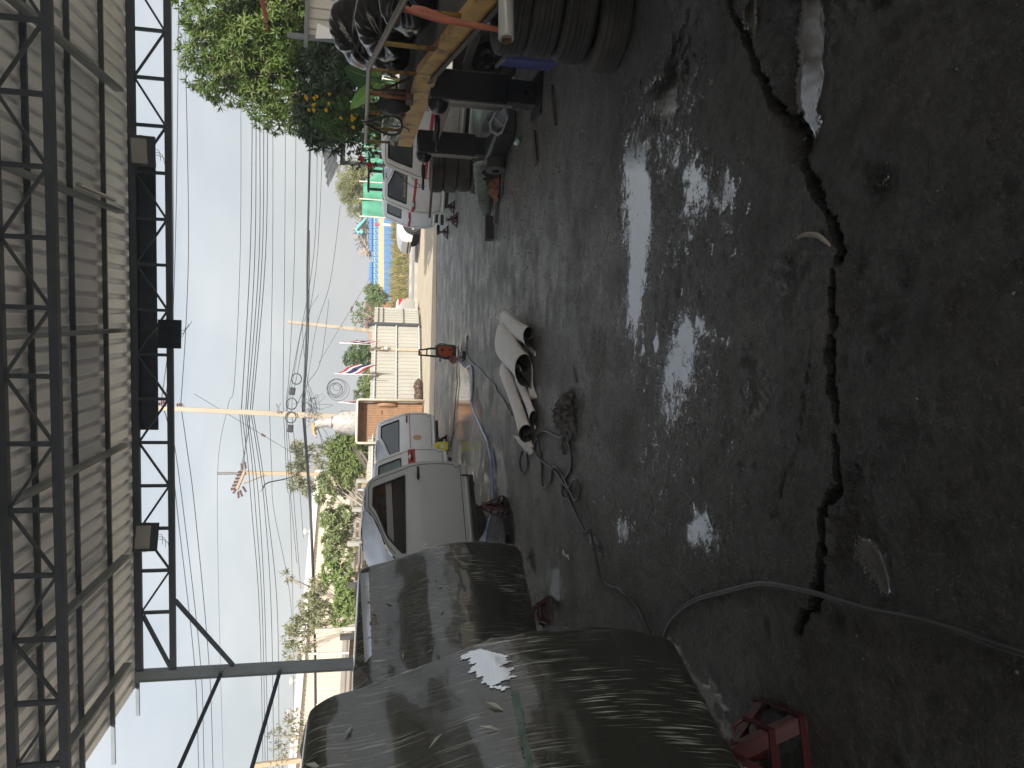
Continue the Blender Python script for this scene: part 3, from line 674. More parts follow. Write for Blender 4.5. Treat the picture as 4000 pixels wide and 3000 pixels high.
def wrapped_cab(label, base, hd, L, Hs, seed):
    hd = Vector((hd[0], hd[1], 0)).normalized(); aw = V(-hd.y, hd.x, 0)
    if aw.dot(V(base[0], base[1], 0)) < 0: aw = -aw
    base = Vector(base); _, front = cab_profile(L, L - .85)
    def rear(z): return float(np.interp(z, [0, .04, .3, .7, .8, 1.1, 1.25, 1.33, 1.37], [.03, .0, -.03, -.02, .0, .045, .07, .095, .15]))
    t = thing('wrapped_truck_cab', label, 'truck cab', (base.x, base.y, 0))
    n = 78; zz = np.interp(np.linspace(0, len(_cz) - 1, n), range(len(_cz)), _cz); ww = np.interp(np.linspace(0, len(_cz) - 1, n), range(len(_cz)), _cw)
    ww = np.where(zz > 1.0, .14 + (ww - .14) * np.interp(zz, [1.0, 1.34, 1.366], [1, .45, 1]), ww)
    for _ in range(3): zz[1:-1] = .25 * zz[:-2] + .5 * zz[1:-1] + .25 * zz[2:]; ww[1:-1] = .25 * ww[:-2] + .5 * ww[1:-1] + .25 * ww[2:]
    full = []; fl = []
    for side in (0, 1):
        rng_ = range(n) if side == 0 else range(n - 1, -1, -1)
        for i in rng_:
            z, w = zz[i], ww[i]; r, f = rear(z), front(z); row = []; fr = []
            for s in np.linspace(0, 1, 70):
                e = s ** 1.15; l = r + (f - r) * e
                zn = z * Hs / 1.365
                a = np.array([l * 3.1 + seed]); b_ = np.array([zn * 4.0 + side * 7])
                d = float((fbm(a, b_, seed, 4) - .5)[0]) * .022
                d -= .022 * math.sin(math.pi * min(1, max(0, (z - .8) / .45))) * math.sin(math.pi * min(1, e * 1.2)) # window hollow
                d += .0022 * math.sin(38 * (zn + .30 * l) + 3 * math.sin(l * 4)) * (.5 + .5 * math.sin(l * 2.2 + seed + z * 3))
                rd = .05 * (1 - min(1, s / .03)) ** 2                                            # the film rounds the corner
                ws = w - d + rd if side == 0 else 1.7 - w + d - rd
                row.append(base + hd * l + aw * ws + UP * zn); fr.append((zn + .25 * l + side * 5, l, 0))
            full.append(row); fl.append(fr)
    mb = MB(); mb.grid(full); N = len(full)
    mb.grid([[full[i][0].lerp(full[N - 1 - i][0], s) - hd * .05 * math.sin(math.pi * s) for s in np.linspace(0, 1, 8)] for i in range(n)])
    mb.grid([[full[i][-1].lerp(full[N - 1 - i][-1], s) + hd * .25 * math.sin(math.pi * s) for s in np.linspace(0, 1, 8)] for i in range(n)])
    mb.grid([[full[0][j].lerp(full[-1][j], s) for s in np.linspace(0, 1, 4)] for j in range(0, 70, 3)] + [[full[0][69].lerp(full[-1][69], s) for s in np.linspace(0, 1, 4)]])
    o = mb.build('film_wrap', M_film, t, smooth=True)
    flow = np.zeros((len(o.data.vertices), 3), np.float32); ff = np.array([q for r in fl for q in r], np.float32); flow[:len(ff)] = ff
    k1 = len(ff); rest = np.array([v.co[:] for v in o.data.vertices], np.float32)[k1:]; flow[k1:, 0] = rest[:, 2]; flow[k1:, 1] = rest[:, 0] + rest[:, 1]
    at = o.data.attributes.new('flow', 'FLOAT_VECTOR', 'POINT'); at.data.foreach_set('vector', flow.ravel())
    # milky stretched edge along the rear corner, loose tails at the hem
    edge = [full[i][0] - hd * .004 for i in range(2, n - 2)]
    mb = MB(); mb.tube(edge, [.010 + .006 * math.sin(i * .9 + seed) + .004 * math.sin(i * 2.3) for i in range(len(edge))], 6); mb.build('film_edge', M_milky, t, smooth=True)
    mb = MB()
    for k in range(9):
        i0 = int(4 + k * 7); p = full[0][i0]; q = V(*(RNG.normal(0, .05, 3))); mb.grid([[p + q * s + V(0, 0, -.05 * s - .02 * math.sin(3 * s)) + hd * u * (.06 + .03 * math.sin(s * 9 + k)) + aw * (.02 * math.sin(u * 7 + s * 5)) for u in np.linspace(-1, 1, 6)] for s in np.linspace(0, 1, 6)])
    mb.build('film_tail', mat('loose_film', (.30, .31, .30), .2, trans=.5, alpha=.55, bump=.6, bscale=40), t, smooth=True)
    # folds and torn slivers catching the light
    mb = MB()
    for k in range(16):
        i = int(RNG.integers(int(n * .45), n - 14)); j = int(RNG.integers(12, 60)); p = full[i][j]; out_ = -aw
        a = V(*RNG.normal(0, 1, 3)); a -= aw * a.dot(aw); a.normalize(); ln = RNG.uniform(.03, .09); b_ = aw.cross(a) * RNG.uniform(.004, .010)
        mb.add([p + out_ * .006 - a * ln / 2, p + out_ * .016 + b_, p + out_ * .008 + a * ln / 2, p + out_ * .012 - b_], [(0, 1, 2, 3)])
    stuff(mb.build('film_sliver', mat('film_crease', (.34, .40, .36), .25, coat=.4), t))
    return t, full
w1b = gp(2640, 2490, .36)
tw1, fw1 = wrapped_cab('truck cab wrapped in glossy dark stretch film, tallest of the wrapped pair', (w1b.x + .06, w1b.y, .36), (-.36, -.93), 2.0, 1.46, 3)
w2b = gp(2035, 2128, .30)
tw2, fw2 = wrapped_cab('truck cab wrapped in dark stretch film, between the grey cab and a taller wrapped cab', (w2b.x + .04, w2b.y, .30), (-.55, -.835), 1.9, 1.44, 8)

def film_patch(t, full, poly, name, m, seed, off=.004, rag=1.):
    def inside(x, y):
        r = False; j = len(poly) - 1
        for i in range(len(poly)):
            (xi, yi), (xj, yj) = poly[i], poly[j]
            if (yi > y) != (yj > y) and x < (xj - xi) * (y - yi) / (yj - yi) + xi: r = not r
            j = i
        return r
    mb = MB(); n = len(full) // 2; x0 = min(p[0] for p in poly) - 40; x1 = max(p[0] for p in poly) + 40; y0 = min(p[1] for p in poly) - 40; y1 = max(p[1] for p in poly) + 40
    for i in range(n - 1):
        for j in range(69):
            a, b, c_, d = full[i][j], full[i][j + 1], full[i + 1][j + 1], full[i + 1][j]; X, Y = pj(a)
            if not (x0 < X < x1 and y0 < Y < y1): continue
            nn = (b - a).cross(d - a).normalized(); nn = nn if nn.dot(V(*_C) - a) > 0 else -nn; K = 5
            q = lambda u, v: a.lerp(b, u).lerp(d.lerp(c_, u), v) + nn * off
            for u in range(K):
                for v in range(K):
                    ce = q((u + .5) / K, (v + .5) / K); X, Y = pj(ce); l_ = ce.y - .4 * ce.x; w = 16 * math.sin(l_ * 210 + 3 * math.sin(ce.z * 9)) + 14 * math.sin(l_ * 97 + seed + 2 * math.sin(ce.z * 14)) + 9 * math.sin(l_ * 431)
                    if inside(X + w * rag, Y + w * .25 * rag): mb.add([q(u / K, v / K), q((u + 1) / K, v / K), q((u + 1) / K, (v + 1) / K), q(u / K, (v + 1) / K)], [(0, 1, 2, 3)])
    return stuff(mb.build(name, m, t, smooth=True, fix=True))
film_patch(tw1, fw1, [(1815, 2560), (1880, 2535), (1975, 2560), (1992, 2640), (1950, 2700), (1870, 2650)], 'bare_window', mat('bare_mirror_glass', (.62, .65, .68), .12, .7), 3)  # pale metallic patch standing in for the sky's bright reflection on the window
film_patch(tw1, fw1, [(1995, 2700), (2022, 2690), (2075, 2950), (2095, 3060), (2066, 3060), (2036, 2900)], 'green_window_edge', mat('green_glass_edge', (.035, .085, .06), .25, coat=.5), 5, rag=.05)
film_patch(tw2, fw2, [(1405, 2240), (1440, 2235), (1452, 2560), (1425, 2590)], 'bare_roof_edge', mat('bare_roof_metal', (.55, .60, .68), .25, .4), 7, rag=0.)

# ------------------------------------------------------------------ jack stands
M_jack = mat('red_jack_paint', (.06, .007, .009), .5, col2=(.035, .005, .006), scale=9, rust=(.05, .03, .025), rlo=.62, rhi=.72)
def make_stand(label, loc, rotz, hgt, w=.26, group='red jack stands under the cabs'):
    t = thing('jack_stand', label, 'jack stand', loc, rotz, group)
    mb = MB(); mb.tube([(0, 0, hgt * .30), (0, 0, hgt * .93)], w * .085, 12); mb.build('column', M_jack, t, local=True, smooth=True, sharp=40)
    mb = MB(); mb.obox((-w * .2, -w * .11, hgt * .93), (w * .4, 0, 0), (0, w * .22, 0), (0, 0, hgt * .02)); mb.obox((-w * .2, -w * .11, hgt * .945), (w * .06, 0, 0), (0, w * .22, 0), (0, 0, hgt * .055)); mb.obox((w * .14, -w * .11, hgt * .945), (w * .06, 0, 0), (0, w * .22, 0), (0, 0, hgt * .055)); mb.build('saddle', M_jack, t, local=True)
    zt = hgt * .70
    for sx, sy in ((1, 1), (1, -1), (-1, -1), (-1, 1)):
        p0 = V(sx * w * .06, sy * w * .06, zt); p1 = V(sx * w * .5, sy * w * .5, .0)
        mb = MB(); d = p1 - p0
        mb.obox(p0, d, V(-sx * w * .15, 0, 0), V(0, sy * .004, 0)); mb.obox(p0, d, V(0, -sy * w * .15, 0), V(sx * .004, 0, 0)); mb.build('leg', M_jack, t, local=True)
    for zf in (.04, .30):
        f = .5 - (.44) * zf * hgt / zt; a = w * f
        for i, (x0, y0, x1, y1) in enumerate(((-a, -a, a, -a), (a, -a, a, a), (a, a, -a, a), (-a, a, -a, -a))):
            MB().bar((x0, y0, zf * hgt + .01), (x1, y1, zf * hgt + .01), .006, w * .10).build('tie_plate', M_jack, t, local=True)
    MB().tube([(w * .08, 0, hgt * .62), (w * .3, 0, hgt * .60), (w * .36, 0, hgt * .50)], .008, 6).build('lever', M_jack, t, local=True)
    return t
p = gp(1957, 1968); make_stand('red jack stand holding up the grey cab beside a puddle', (p.x - .05, p.y + .05, -.01), .7, .40, .22)
p = gp(2140, 2350); make_stand('red jack stand peeping out under the shorter wrapped cab', (p.x - .12, p.y + .05, -.01), .5, .30, .26)
make_stand('red jack stand under the tallest wrapped cab by the cracked slab', (-1.40, 2.43, -.03), .23, .37, .34)
p = gp(1745, 1705); make_stand('red jack stand under the white cab with the gold emblem', (p.x - .1, p.y, -.005), .3, .29, .24)
p = gp(1776, 810); make_stand('short red jack stand under the lettered white cab', (p.x, p.y, 0), .4, .22, .22)
p = gp(1788, 860); make_stand('tall red jack stand with a black timber block on top, between two white cabs', (p.x, p.y, 0), .2, .26, .26)
p = gp(1750, 908); make_stand('red jack stand under the rear corner of the last white cab', (p.x, p.y, 0), .5, .22, .24)
for (x, y, lb) in ((1715, 862, 'black timber block under the sill of the lettered white cab'), (1697, 900, 'black timber block under the last white cab of the row')):
    p = gp(x + 55, y); o = MB().box((0, 0, .255), (.20, .14, .07), .4).build('timber_block', mat('oiled_timber', (.03, .028, .027), .7), None, bevel=.008); o.location = (p.x, p.y, 0); tag(o, lb, 'block')

# ------------------------------------------------------------------ mobile loading ramp on the right
M_yel = mat('worn_yellow_paint', (.50, .29, .075), .6, col2=(.36, .215, .07), scale=5, rust=(.055, .042, .035), rlo=.50, rhi=.64, rscale=3.2, bump=.2, bscale=60)
M_yel2 = mat('dirty_yellow_pipe', (.24, .15, .035), .6, rust=(.05, .035, .025), rlo=.48, rhi=.6, rscale=14)
M_pipe = mat('worn_grey_pipe', (.20, .18, .16), .5, .3, rust=(.33, .2, .07), rlo=.55, rhi=.62, rscale=16)
M_deck = mat('dark_deck_steel', (.05, .05, .05), .6, .4, col2=(.09, .088, .085), scale=9)
M_blk = mat('black_enamel', (.012, .0125, .014), .38, col2=(.02, .02, .021), scale=7)
M_rubedge = mat('rubbed_steel', (.22, .215, .20), .45, .5, col2=(.1, .1, .1), scale=12)
E1 = dp(1634, 290, 6.5); E2 = dp(1557, 570, 9.8); E0 = dp(1868, 0, 4.6)
dS = (E0 - E1); EE = E1 + dS * 3.55
wdir = V(.99, -.13, 0).normalized(); RW = 2.3
ramp = thing('loading_ramp', 'yellow steel loading ramp with low pipe rails, standing on two black screw legs', 'ramp', (E1.x, E1.y, 0))
def chan(p0, p1, hgt, fl=.07, th=.012, sg=1):
    mb = MB(); d = p1 - p0; u = UP
    mb.obox(p0 - u * hgt, d, wdir * th * sg, u * hgt)
    mb.obox(p0 - u * .0, d, wdir * fl * sg, u * th); mb.obox(p0 - u * hgt - u * th, d, wdir * fl * sg, u * th)
    return mb
for sg, off in ((1, 0.), (-1, RW)):
    o = wdir * off
    chan(E1 + o, E2 + o, .17, sg=sg).build('side_beam', M_yel, ramp); chan(E1 + o - (E2 - E1) * .004, EE + o, .15, sg=sg).build('slope_beam', M_yel, ramp)
    if sg == 1:
        MB().obox(E1 + o - UP * .13 - wdir * .05 + (E2 - E1) * .03, (EE - E1), wdir * .052, UP * .008).obox(E1 + o - UP * .122 - wdir * .05 + (E2 - E1) * .03, (EE - E1), wdir * .006, UP * .03).build('angle_lip', M_deck, ramp)
MB().obox(E2 - UP * .17, wdir * RW, (E2 - E1).normalized() * .012, UP * .18).build('end_plate', M_yel, ramp)
# deck: bars across on a plate
mb = MB()
for (a, b) in ((E1, E2), (E1, EE)):
    mb.obox(a - UP * .03 + wdir * .012, b - a, wdir * (RW - .024), UP * .012)
mb.build('deck_plate', M_deck, ramp)
mb = MB()
for (a, b, n) in ((E1, E2, 75), (E1, EE, 170)):
    for i in range(n):
        p = a.lerp(b, (i + .5) / n); mb.obox(p - UP * .017 + wdir * .08, (b - a).normalized() * .012, wdir * (RW - .16), UP * .022)
stuff(mb.build('deck_bars', M_deck, ramp))
RH = .45
for off in (0.02, RW - .02):
    o = wdir * off; up_ = UP * RH
    mb = MB(); mb.tube([E2 + o + up_, E1.lerp(E2, .02) + o + up_, E1 + o + up_ + dS * .03, EE + o + up_], .024, 10); mb.build('rail', M_pipe, ramp, smooth=True)
    for s in (.02, .25, .50, .74, .975):
        p = E1.lerp(E2, s) + o; MB().tube([p, p + up_], .018, 8).build('rail_post', M_yel2, ramp, smooth=True)
    for s in (.38, .80, 1.2, 1.62, 2.05, 2.5, 3.0, 3.5):
        p = E1 + dS * s + o; MB().tube([p, p + up_], .020, 8).build('rail_post', M_yel2, ramp, smooth=True)
# legs with crank gearboxes
ad = (E2 - E1).normalized()
def leg(bx, w, off, gear=True):
    c = V(bx.x, bx.y, 0) + wdir * off; top = 1.13
    mb = MB(); mb.obox(c - wdir * w / 2 - ad * w * .5 + UP * .36, wdir * w, ad * w, UP * (top - .36)); mb.build('leg', M_blk, ramp, bevel=.012)
    mb = MB(); mb.obox(c - wdir * w * .4 - ad * w * .4 + UP * .06, wdir * w * .8, ad * w * .8, UP * .33); mb.build('inner_leg', M_blk, ramp, bevel=.01)
    mb = MB(); mb.obox(c - wdir * (w / 2 + .012) - ad * w * .5 + UP * .30, wdir * .012, ad * w * .32, UP * (top - .42)); mb.build('wear_strip', M_rubedge, ramp, bevel=.004)
    mb = MB(); mb.obox(c - wdir * w * .75 - ad * w * .7, wdir * w * 1.5, ad * w * 1.4, UP * .03); mb.build('foot_plate', M_blk, ramp)
    mb = MB(); mb.tube([c - ad * w * .62 + UP * .13, c + ad * w * .62 + UP * .13], .045, 12); mb.build('foot_pin', M_blk, ramp, smooth=True, sharp=40)
    if gear:
        g = c - wdir * w * .5 + UP * (top - .09)
        mb = MB(); M = Matrix.Translation(g) @ (-wdir).to_track_quat('Z', 'Y').to_matrix().to_4x4()
        mb.lathe([(.105, -.02), (.105, .03), (.095, .06), (.075, .09), (.05, .11), (.032, .115), (0, .115)], 18, M); mb.build('gearbox', M_blk, ramp, smooth=True, sharp=35)
        for s in (-1, 1): mb = MB(); mb.lathe([(.03, .08), (.03, .125), (.02, .135), (0, .135)], 10, M @ Matrix.Translation(V(.045 * s, .02, -.025))); mb.build('bolt', M_rubedge, ramp, smooth=True)
        mb = MB(); mb.tube([g - wdir * .15, g - wdir * .30], .028, 10); mb.tube([g - wdir * .28, g - wdir * .48], .018, 10); mb.build('crank_shaft', M_blk, ramp, smooth=True)
Lg1 = gp(2105, 378); Lg2 = gp(1950, 583)
leg(Lg1, .29, .0); leg(Lg2, .29, .0); leg(Lg1, .3, 1.9, False); leg(Lg2, .3, 1.9, False)
for q in (Lg1, Lg2):
    c = V(q.x, q.y, .80); MB().obox(c + wdir * .16, wdir * 1.6, ad * .06, UP * .10).build('cross_beam', M_blk, ramp)
MB().obox(V(Lg1.x, Lg1.y, .86) - wdir * .02, (Lg2 - Lg1) * 1.0, wdir * .04, UP * .09).build('leg_tie', M_blk, ramp)
MB().obox(V(Lg1.x, Lg1.y, .62) + wdir * .55, (Lg2 - Lg1), wdir * .05, UP * .08).build('leg_tie', M_blk, ramp)

# ------------------------------------------------------------------ tyres
M_tyre = mat('dusty_tyre_rubber', (.030, .029, .028), .78, col2=(.075, .066, .052), scale=5, lo=.45, hi=.75, bump=.3, bscale=70)
def tyre_mesh(name, R=.36, w=.207, rim=.205, m=M_tyre):
    hw = w / 2; g = .009
    prof = [(rim, -hw * .62), (rim + .004, -hw * .80), (rim + .03, -hw * .93), (R * .78, -hw * 1.0), (R * .90, -hw * .97), (R * .955, -hw * .86), (R * .985, -hw * .72)]
    for a, b in ((-.60, -.34), (-.26, -.06), (.06, .26), (.34, .60)):
        r = R - .002 * (abs(a + b)) * 3
        prof += [(r - g, a * hw - .0045), (r, a * hw), (r, b * hw), (r - g, b * hw + .0045)]
    prof += [(R * .985, hw * .72), (R * .955, hw * .86), (R * .90, hw * .97), (R * .78, hw), (rim + .03, hw * .93), (rim + .004, hw * .80), (rim, hw * .62)]
    n = 120
    def rf(i, k):
        if i in (5, 6, len(prof) - 6, len(prof) - 7): return -.007 if k % 3 == 0 else 0
        if prof[i][0] > R - .006 and k % 4 == 0: return -.004
        return 0
    mb = MB(); mb.lathe(prof, n, rfun=rf); mb.lathe([(rim, -hw * .62), (rim + .02, -hw * .4), (R * .9, -hw * .3), (R * .9, hw * .3), (rim + .02, hw * .4), (rim, hw * .62)], 48)
    return mb.build(name, m, None, smooth=True, local=True, sharp=50)
def place_tyre(o, loc, rot, label, group, first=[True], sc=1.):
    c = o.copy(); COL.objects.link(c); c.location = loc; c.rotation_euler = rot; c.scale = (sc,) * 3; tag(c, label, 'tyre', group); return c
ty0 = tyre_mesh('tyre')
lab = ['top tyre of the big stack under the ramp, a film roll resting on it', 'second tyre down in the big stack beside the blue crate', 'third tyre down in the big stack, above the bottom one', 'bottom tyre of the big stack, resting on the wet floor']
c_ = [dp(2060, 216, 4.62), dp(2190, 228, 4.58), dp(2310, 248, 4.52), dp(2425, 281, 4.45)]
for i in range(4):
    p = c_[i]; place_tyre(ty0, (p.x + .40, p.y + .06, .104 + .205 * (3 - i)), (.012 * i, .015 * (i % 2), i * 1.3), lab[i], 'tyres stacked under the ramp', sc=1. if i != 1 else .985)
lab = ['uppermost tyre of the small stack in front of the dusty cab', 'second tyre of the small stack in front of the dusty cab', 'third tyre of the small stack, with muddy tread', 'lowest tyre of the small stack in front of the dusty cab']
M_tyre2 = mat('muddy_tyre_rubber', (.035, .034, .033), .8, col2=(.11, .095, .065), scale=3.5, lo=.38, hi=.7, bump=.3, bscale=70)
ty1 = tyre_mesh('tyre', m=M_tyre2)
for i in range(4):
    p = dp(1720 + 53 * i, 742 - (0, 0, 2, -6)[i], 11.0); place_tyre(ty1, (p.x + .35, p.y + .1, .108 + .213 * (3 - i)), (0, .01 * i, i), lab[i], 'tyres stacked by the cabs')
bpy.data.objects.remove(ty1)
# wheels lying behind
M_rim = mat('steel_rim', (.34, .33, .30), .45, .5, col2=(.2, .19, .17), scale=6)
def wheel(label, loc, rot, R=.34, name='wheel_and_tyre', sc=1., rimmat=M_rim):
    t = thing(name, label, 'wheel', loc); t.rotation_euler = rot; t.scale = (sc,) * 3
    a = ty0.copy(); COL.objects.link(a); a.parent = t; a.name = 'tyre'
    mb = MB(); mb.lathe([(.207, -.06), (.207, .085), (.195, .095), (.19, .07), (.17, .02), (.13, .015), (.10, .045), (.075, .05), (.055, .02), (.0, .02)], 40)
    o = mb.build('rim', rimmat, t, smooth=True, local=True, sharp=40)
    mb = MB()
    for k in range(10):
        a_ = 2 * math.pi * k / 10; mb.lathe([(.0, .0185), (.014, .0195), (.014, .024), (0, .024)], 10, Matrix.Translation((.148 * math.cos(a_), .148 * math.sin(a_), 0)))
    stuff(mb.build('rim_slot', M_seam, t, local=True))
    mb = MB()
    for k in range(6):
        a_ = 2 * math.pi * k / 6; mb.lathe([(.011, .045), (.011, .062), (0, .062)], 6, Matrix.Translation((.085 * math.cos(a_), .085 * math.sin(a_), 0)))
    mb.build('wheel_nut', M_rubedge, t, local=True)
    return t
p = dp(1882, 2040, 10.1); wheel('steel wheel with tyre leaning in the shade behind the grey cab', (p.x, p.y, .34), (math.pi / 2, 0, .15), sc=.95)
p = dp(1850, 268, 8.4); wheel('wheel standing under the ramp deck behind the near leg', (p.x + .12, p.y, .34), (math.pi / 2 - .1, 0, -.2), sc=1., rimmat=M_blk)
p = dp(1800, 90, 7.6); wheel('wheel standing under the ramp deck close to the sloping beam', (p.x + .35, p.y, .34), (math.pi / 2, 0, -.9), sc=1., rimmat=M_blk)
ty0.location = (6.5, 1.0, .108); ty0['label'] = 'single tyre lying flat on the floor beside the shed wall side'; ty0['category'] = 'tyre'

# film roll, crate, plastic
M_rollf = mat('stretch_film_roll', (.42, .44, .42), .22, col2=(.36, .38, .37), scale=3, stretch=(.4, 6, 6), coat=.5)
a = dp(1978, 152, 4.22); b = dp(1976, -330, 4.32)
t = thing('film_roll', 'grey roll of stretch film lying on top of the big tyre stack', 'film roll', a)
d = (b - a).normalized(); M = Matrix.Translation(a) @ d.to_track_quat('Z', 'Y').to_matrix().to_4x4()
mb = MB(); mb.lathe([(.034, .0), (.047, 0), (.05, .004), (.05, .49), (.047, .495), (.034, .495)], 32, M); mb.build('film', M_rollf, t, smooth=True, sharp=40)
mb = MB(); mb.lathe([(.0305, .003), (.0305, -.012), (.034, -.012), (.034, .002)], 28, M); mb.lathe([(.0305, .0), (.0305, .49)], 28, M); mb.build('core', mat('cardboard_core', (.20, .14, .09), .8), t, smooth=True, sharp=40)
M_blue = mat('blue_plastic', (.075, .085, .26), .5, col2=(.055, .06, .18), scale=5)
cr0 = gp(2180, 250); t = thing('blue_crate', 'faded blue plastic crate with cracked corner behind the tyre stack', 'crate', (cr0.x, cr0.y, 0))
cz = dp(1975, 255, cr0.y).z; u1 = V(.96, -.28, 0); u2 = V(.28, .96, 0); cb = V(cr0.x - .0, cr0.y, .0)
for (q, s1, s2) in ((cb, u1 * .75, u2 * .02), (cb + u2 * .45, u1 * .75, u2 * .02), (cb + u2 * .02, u1 * .02, u2 * .43), (cb + u1 * .73 + u2 * .02, u1 * .02, u2 * .43)):
    MB().obox(q + UP * .02, s1, s2, UP * (cz - .02)).build('side_panel', M_blue, t, bevel=.006)
MB().obox(cb, u1 * .75, u2 * .47, UP * .018).build('bottom', M_blue, t)
MB().obox(cb - u2 * .015 - u1 * .015 + UP * cz, u1 * .78, u2 * .03, UP * .03).obox(cb - u1 * .015 + u2 * .015 + UP * cz, u1 * .03, u2 * .47, UP * .03).build('rim', mat('grey_plastic_rim', (.22, .21, .19), .6), t)
M_clear = mat('clear_plastic_film', (.8, .82, .85), .08, trans=.75, alpha=.45, bump=.8, bscale=20, ior=1.2)
def crumple(name, label, cat, loc, r, squash, m, seed, amp=.35, fr=3.2, sub=4, pinch=None, group=None, parent=None, base=True):
    b = bmesh.new(); bmesh.ops.create_icosphere(b, subdivisions=sub, radius=1.); rng = np.random.default_rng(seed)
    co = np.array([v.co[:] for v in b.verts]); ph = rng.uniform(0, 6, (9, 4)); dirs = rng.normal(0, 1, (9, 3)); dirs /= np.linalg.norm(dirs, axis=1)[:, None]
    dd = np.zeros(len(co))
    for i in range(9): dd += np.abs(np.sin(co @ dirs[i] * fr * (1 + i * .35) + ph[i, 0])) * (.9 ** i)
    dd = dd / 9 * 2 - .9
    co2 = co * (1 + amp * dd)[:, None]
    if pinch is not None:
        pn = np.array(pinch) / np.linalg.norm(pinch); c = co @ pn; an = np.arctan2(co @ np.cross(pn, [0.3, .2, .9]), co @ np.cross(pn, [.9, .1, -.3]))
        k = np.clip((c - .2) / .8, 0, 1); co2 *= (1 - .55 * k ** 2 + .10 * k * np.sin(an * 11 + seed))[:, None]; co2 += pn * (k ** 3)[:, None] * .45
    co2 *= np.array([r * squash[0], r * squash[1], r * squash[2]])
    if base: co2[:, 2] -= co2[:, 2].min()
    me = bpy.data.meshes.new(name)
    for v, c in zip(b.verts, co2): v.co = c
    b.to_mesh(me); b.free(); me.materials.append(m); me.polygons.foreach_set('use_smooth', [True] * len(me.polygons))
    o = bpy.data.objects.new(name, me); COL.objects.link(o); o.location = loc
    if label: tag(o, label, cat, group)
    return o
q = dp(1940, 160, 5.9); crumple('plastic_wrap', 'crumpled clear plastic wrap lying on the blue crate', 'plastic', (q.x + .12, q.y + .1, cz + .03), .11, (1.2, .9, .6), M_clear, 5, .5, 5)
q = dp(1925, 80, 5.6); crumple('plastic_wrap', 'dark crumpled plastic hanging under the ramp rail strap', 'plastic', (q.x, q.y, q.z - .16), .07, (.6, .6, 1.6), mat('dark_clear_plastic', (.1, .12, .13), .1, coat=.6, bump=.6, bscale=20), 15, .5, 5)
# bin bags on the ramp
M_bag = mat('black_bin_bag', (.010, .0105, .012), .22, coat=.35, bump=.9, bscale=9, stretch=(1, 1, .6), bdetail=8)
def on_deck(p): # height of deck under a point
    s = (p - E1).dot(ad); return E1.z + (s * (E2.z - E1.z) / (E2 - E1).length if s > 0 else s * (-dS.z) / math.hypot(dS.x, dS.y)) + .006
BG = 'bin bags on the ramp'
for (x, y, Yd, r, sq, pin, lb, sd) in ((1470, 120, 8.0, .46, (1., .9, .95), (-.7, -.5, .3), 'largest black bin bag on the ramp, standing against the far rail', 4),
                                       (1590, 90, 6.75, .36, (1.05, 1., .8), (-.8, -.6, .1), 'black bin bag with a gathered knot, leaning on the near ramp rail', 9),
                                       (1560, 205, 7.6, .25, (1.0, .9, .95), (-.2, -.4, .8), 'small pleated black bin bag at the foot of the largest one', 12),
                                       (1690, -10, 5.7, .30, (1., 1., .8), (-.3, -.8, .3), 'black bin bag lying low on the ramp slope', 21)):
    q = dp(x, y, Yd); q = q + wdir * .0; s_ = (q - E1).dot(wdir)
    if s_ < r * 1.0 + .06: q = q + wdir * (r * 1.0 + .06 - s_)
    crumple('bin_bag', lb, 'bin bag', (q.x, q.y, on_deck(q)), r, sq, M_bag, sd, .16, 2.6, 5, pin, BG)
# things hung on the ramp's rail
M_strap = mat('faded_orange_strap', (.36, .105, .055), .75, col2=(.24, .08, .05), scale=8)
rz = lambda s: E1 + dS * s + UP * RH + wdir * .02
t = thing('ratchet_strap', 'faded orange strap slung from the ramp rail down to the film roll', 'strap', rz(.9))
def ribbon(pts, w, name, m, par, nrm=None):
    P = []; pts = spline(pts, 8)
    for i, p in enumerate(pts):
        tt = (pts[min(i + 1, len(pts) - 1)] - pts[max(i - 1, 0)]).normalized(); n_ = (nrm or V(0, 1, 0)); s = tt.cross(n_).normalized() * w / 2; P.append([p - s, p + s])
    return MB().grid(P).build(name, m, par, smooth=True, solid=.003)
a1 = dp(1597, 36, 4.95); ribbon([a1 + V(.03, .05, -.01), a1 + V(0, .0, .03), a1 + V(-.04, -.05, -.03), dp(1700, 72, 4.78), dp(1790, 88, 4.72), dp(1880, 103, 4.62), dp(1950, 116, 4.5), dp(1990, 120, 4.46)], .045, 'webbing', M_strap, t)
ribbon([a1 + V(.03, .05, -.01), dp(1650, 40, 4.92), dp(1740, 75, 4.85), dp(1790, 86, 4.74)], .06, 'webbing', M_strap, t)
M_blackr = mat('black_hose_rubber', (.02, .02, .021), .5)
c0 = dp(1497, 472, 8.55); M_ = [c0 + V(.03 * math.sin(a_ * 2), .35 * math.cos(a_) * .75, .24 * math.sin(a_)) for a_ in np.linspace(0, 2 * math.pi, 26)[:-1]]
t = thing('rubber_hoop', 'black rubber hose hoop hung over the ramp rail', 'hose', c0)
MB().tube([c0 + V(-.05 + .04 * math.sin(a_ * 2), .26 * math.cos(a_) , .225 * math.sin(a_)) for a_ in np.linspace(0, 2 * math.pi, 28)[:-1]], .016, 8, closed=True).build('hose', M_blackr, t, smooth=True)
MB().tube(spline([c0 + V(-.05, -.20, .18), c0 + V(-.03, -.05, .10), c0 + V(-.06, -.02, -.1), c0 + V(-.05, .02, -.24), c0 + V(-.06, .05, -.30), c0 + V(-.07, .1, -.31)], 6), .010, 8).build('hook', M_rubedge, t, smooth=True)
c0 = dp(1465, 342, 7.0)
o = crumple('hanging_bag', 'black cloth bag hanging from the ramp rail', 'bag', (c0.x - .05, c0.y + .25, c0.z - .36), .13, (.8, 1.1, 1.45), M_rub, 31, .25, 3, 4, (.1, .2, 1.)); 
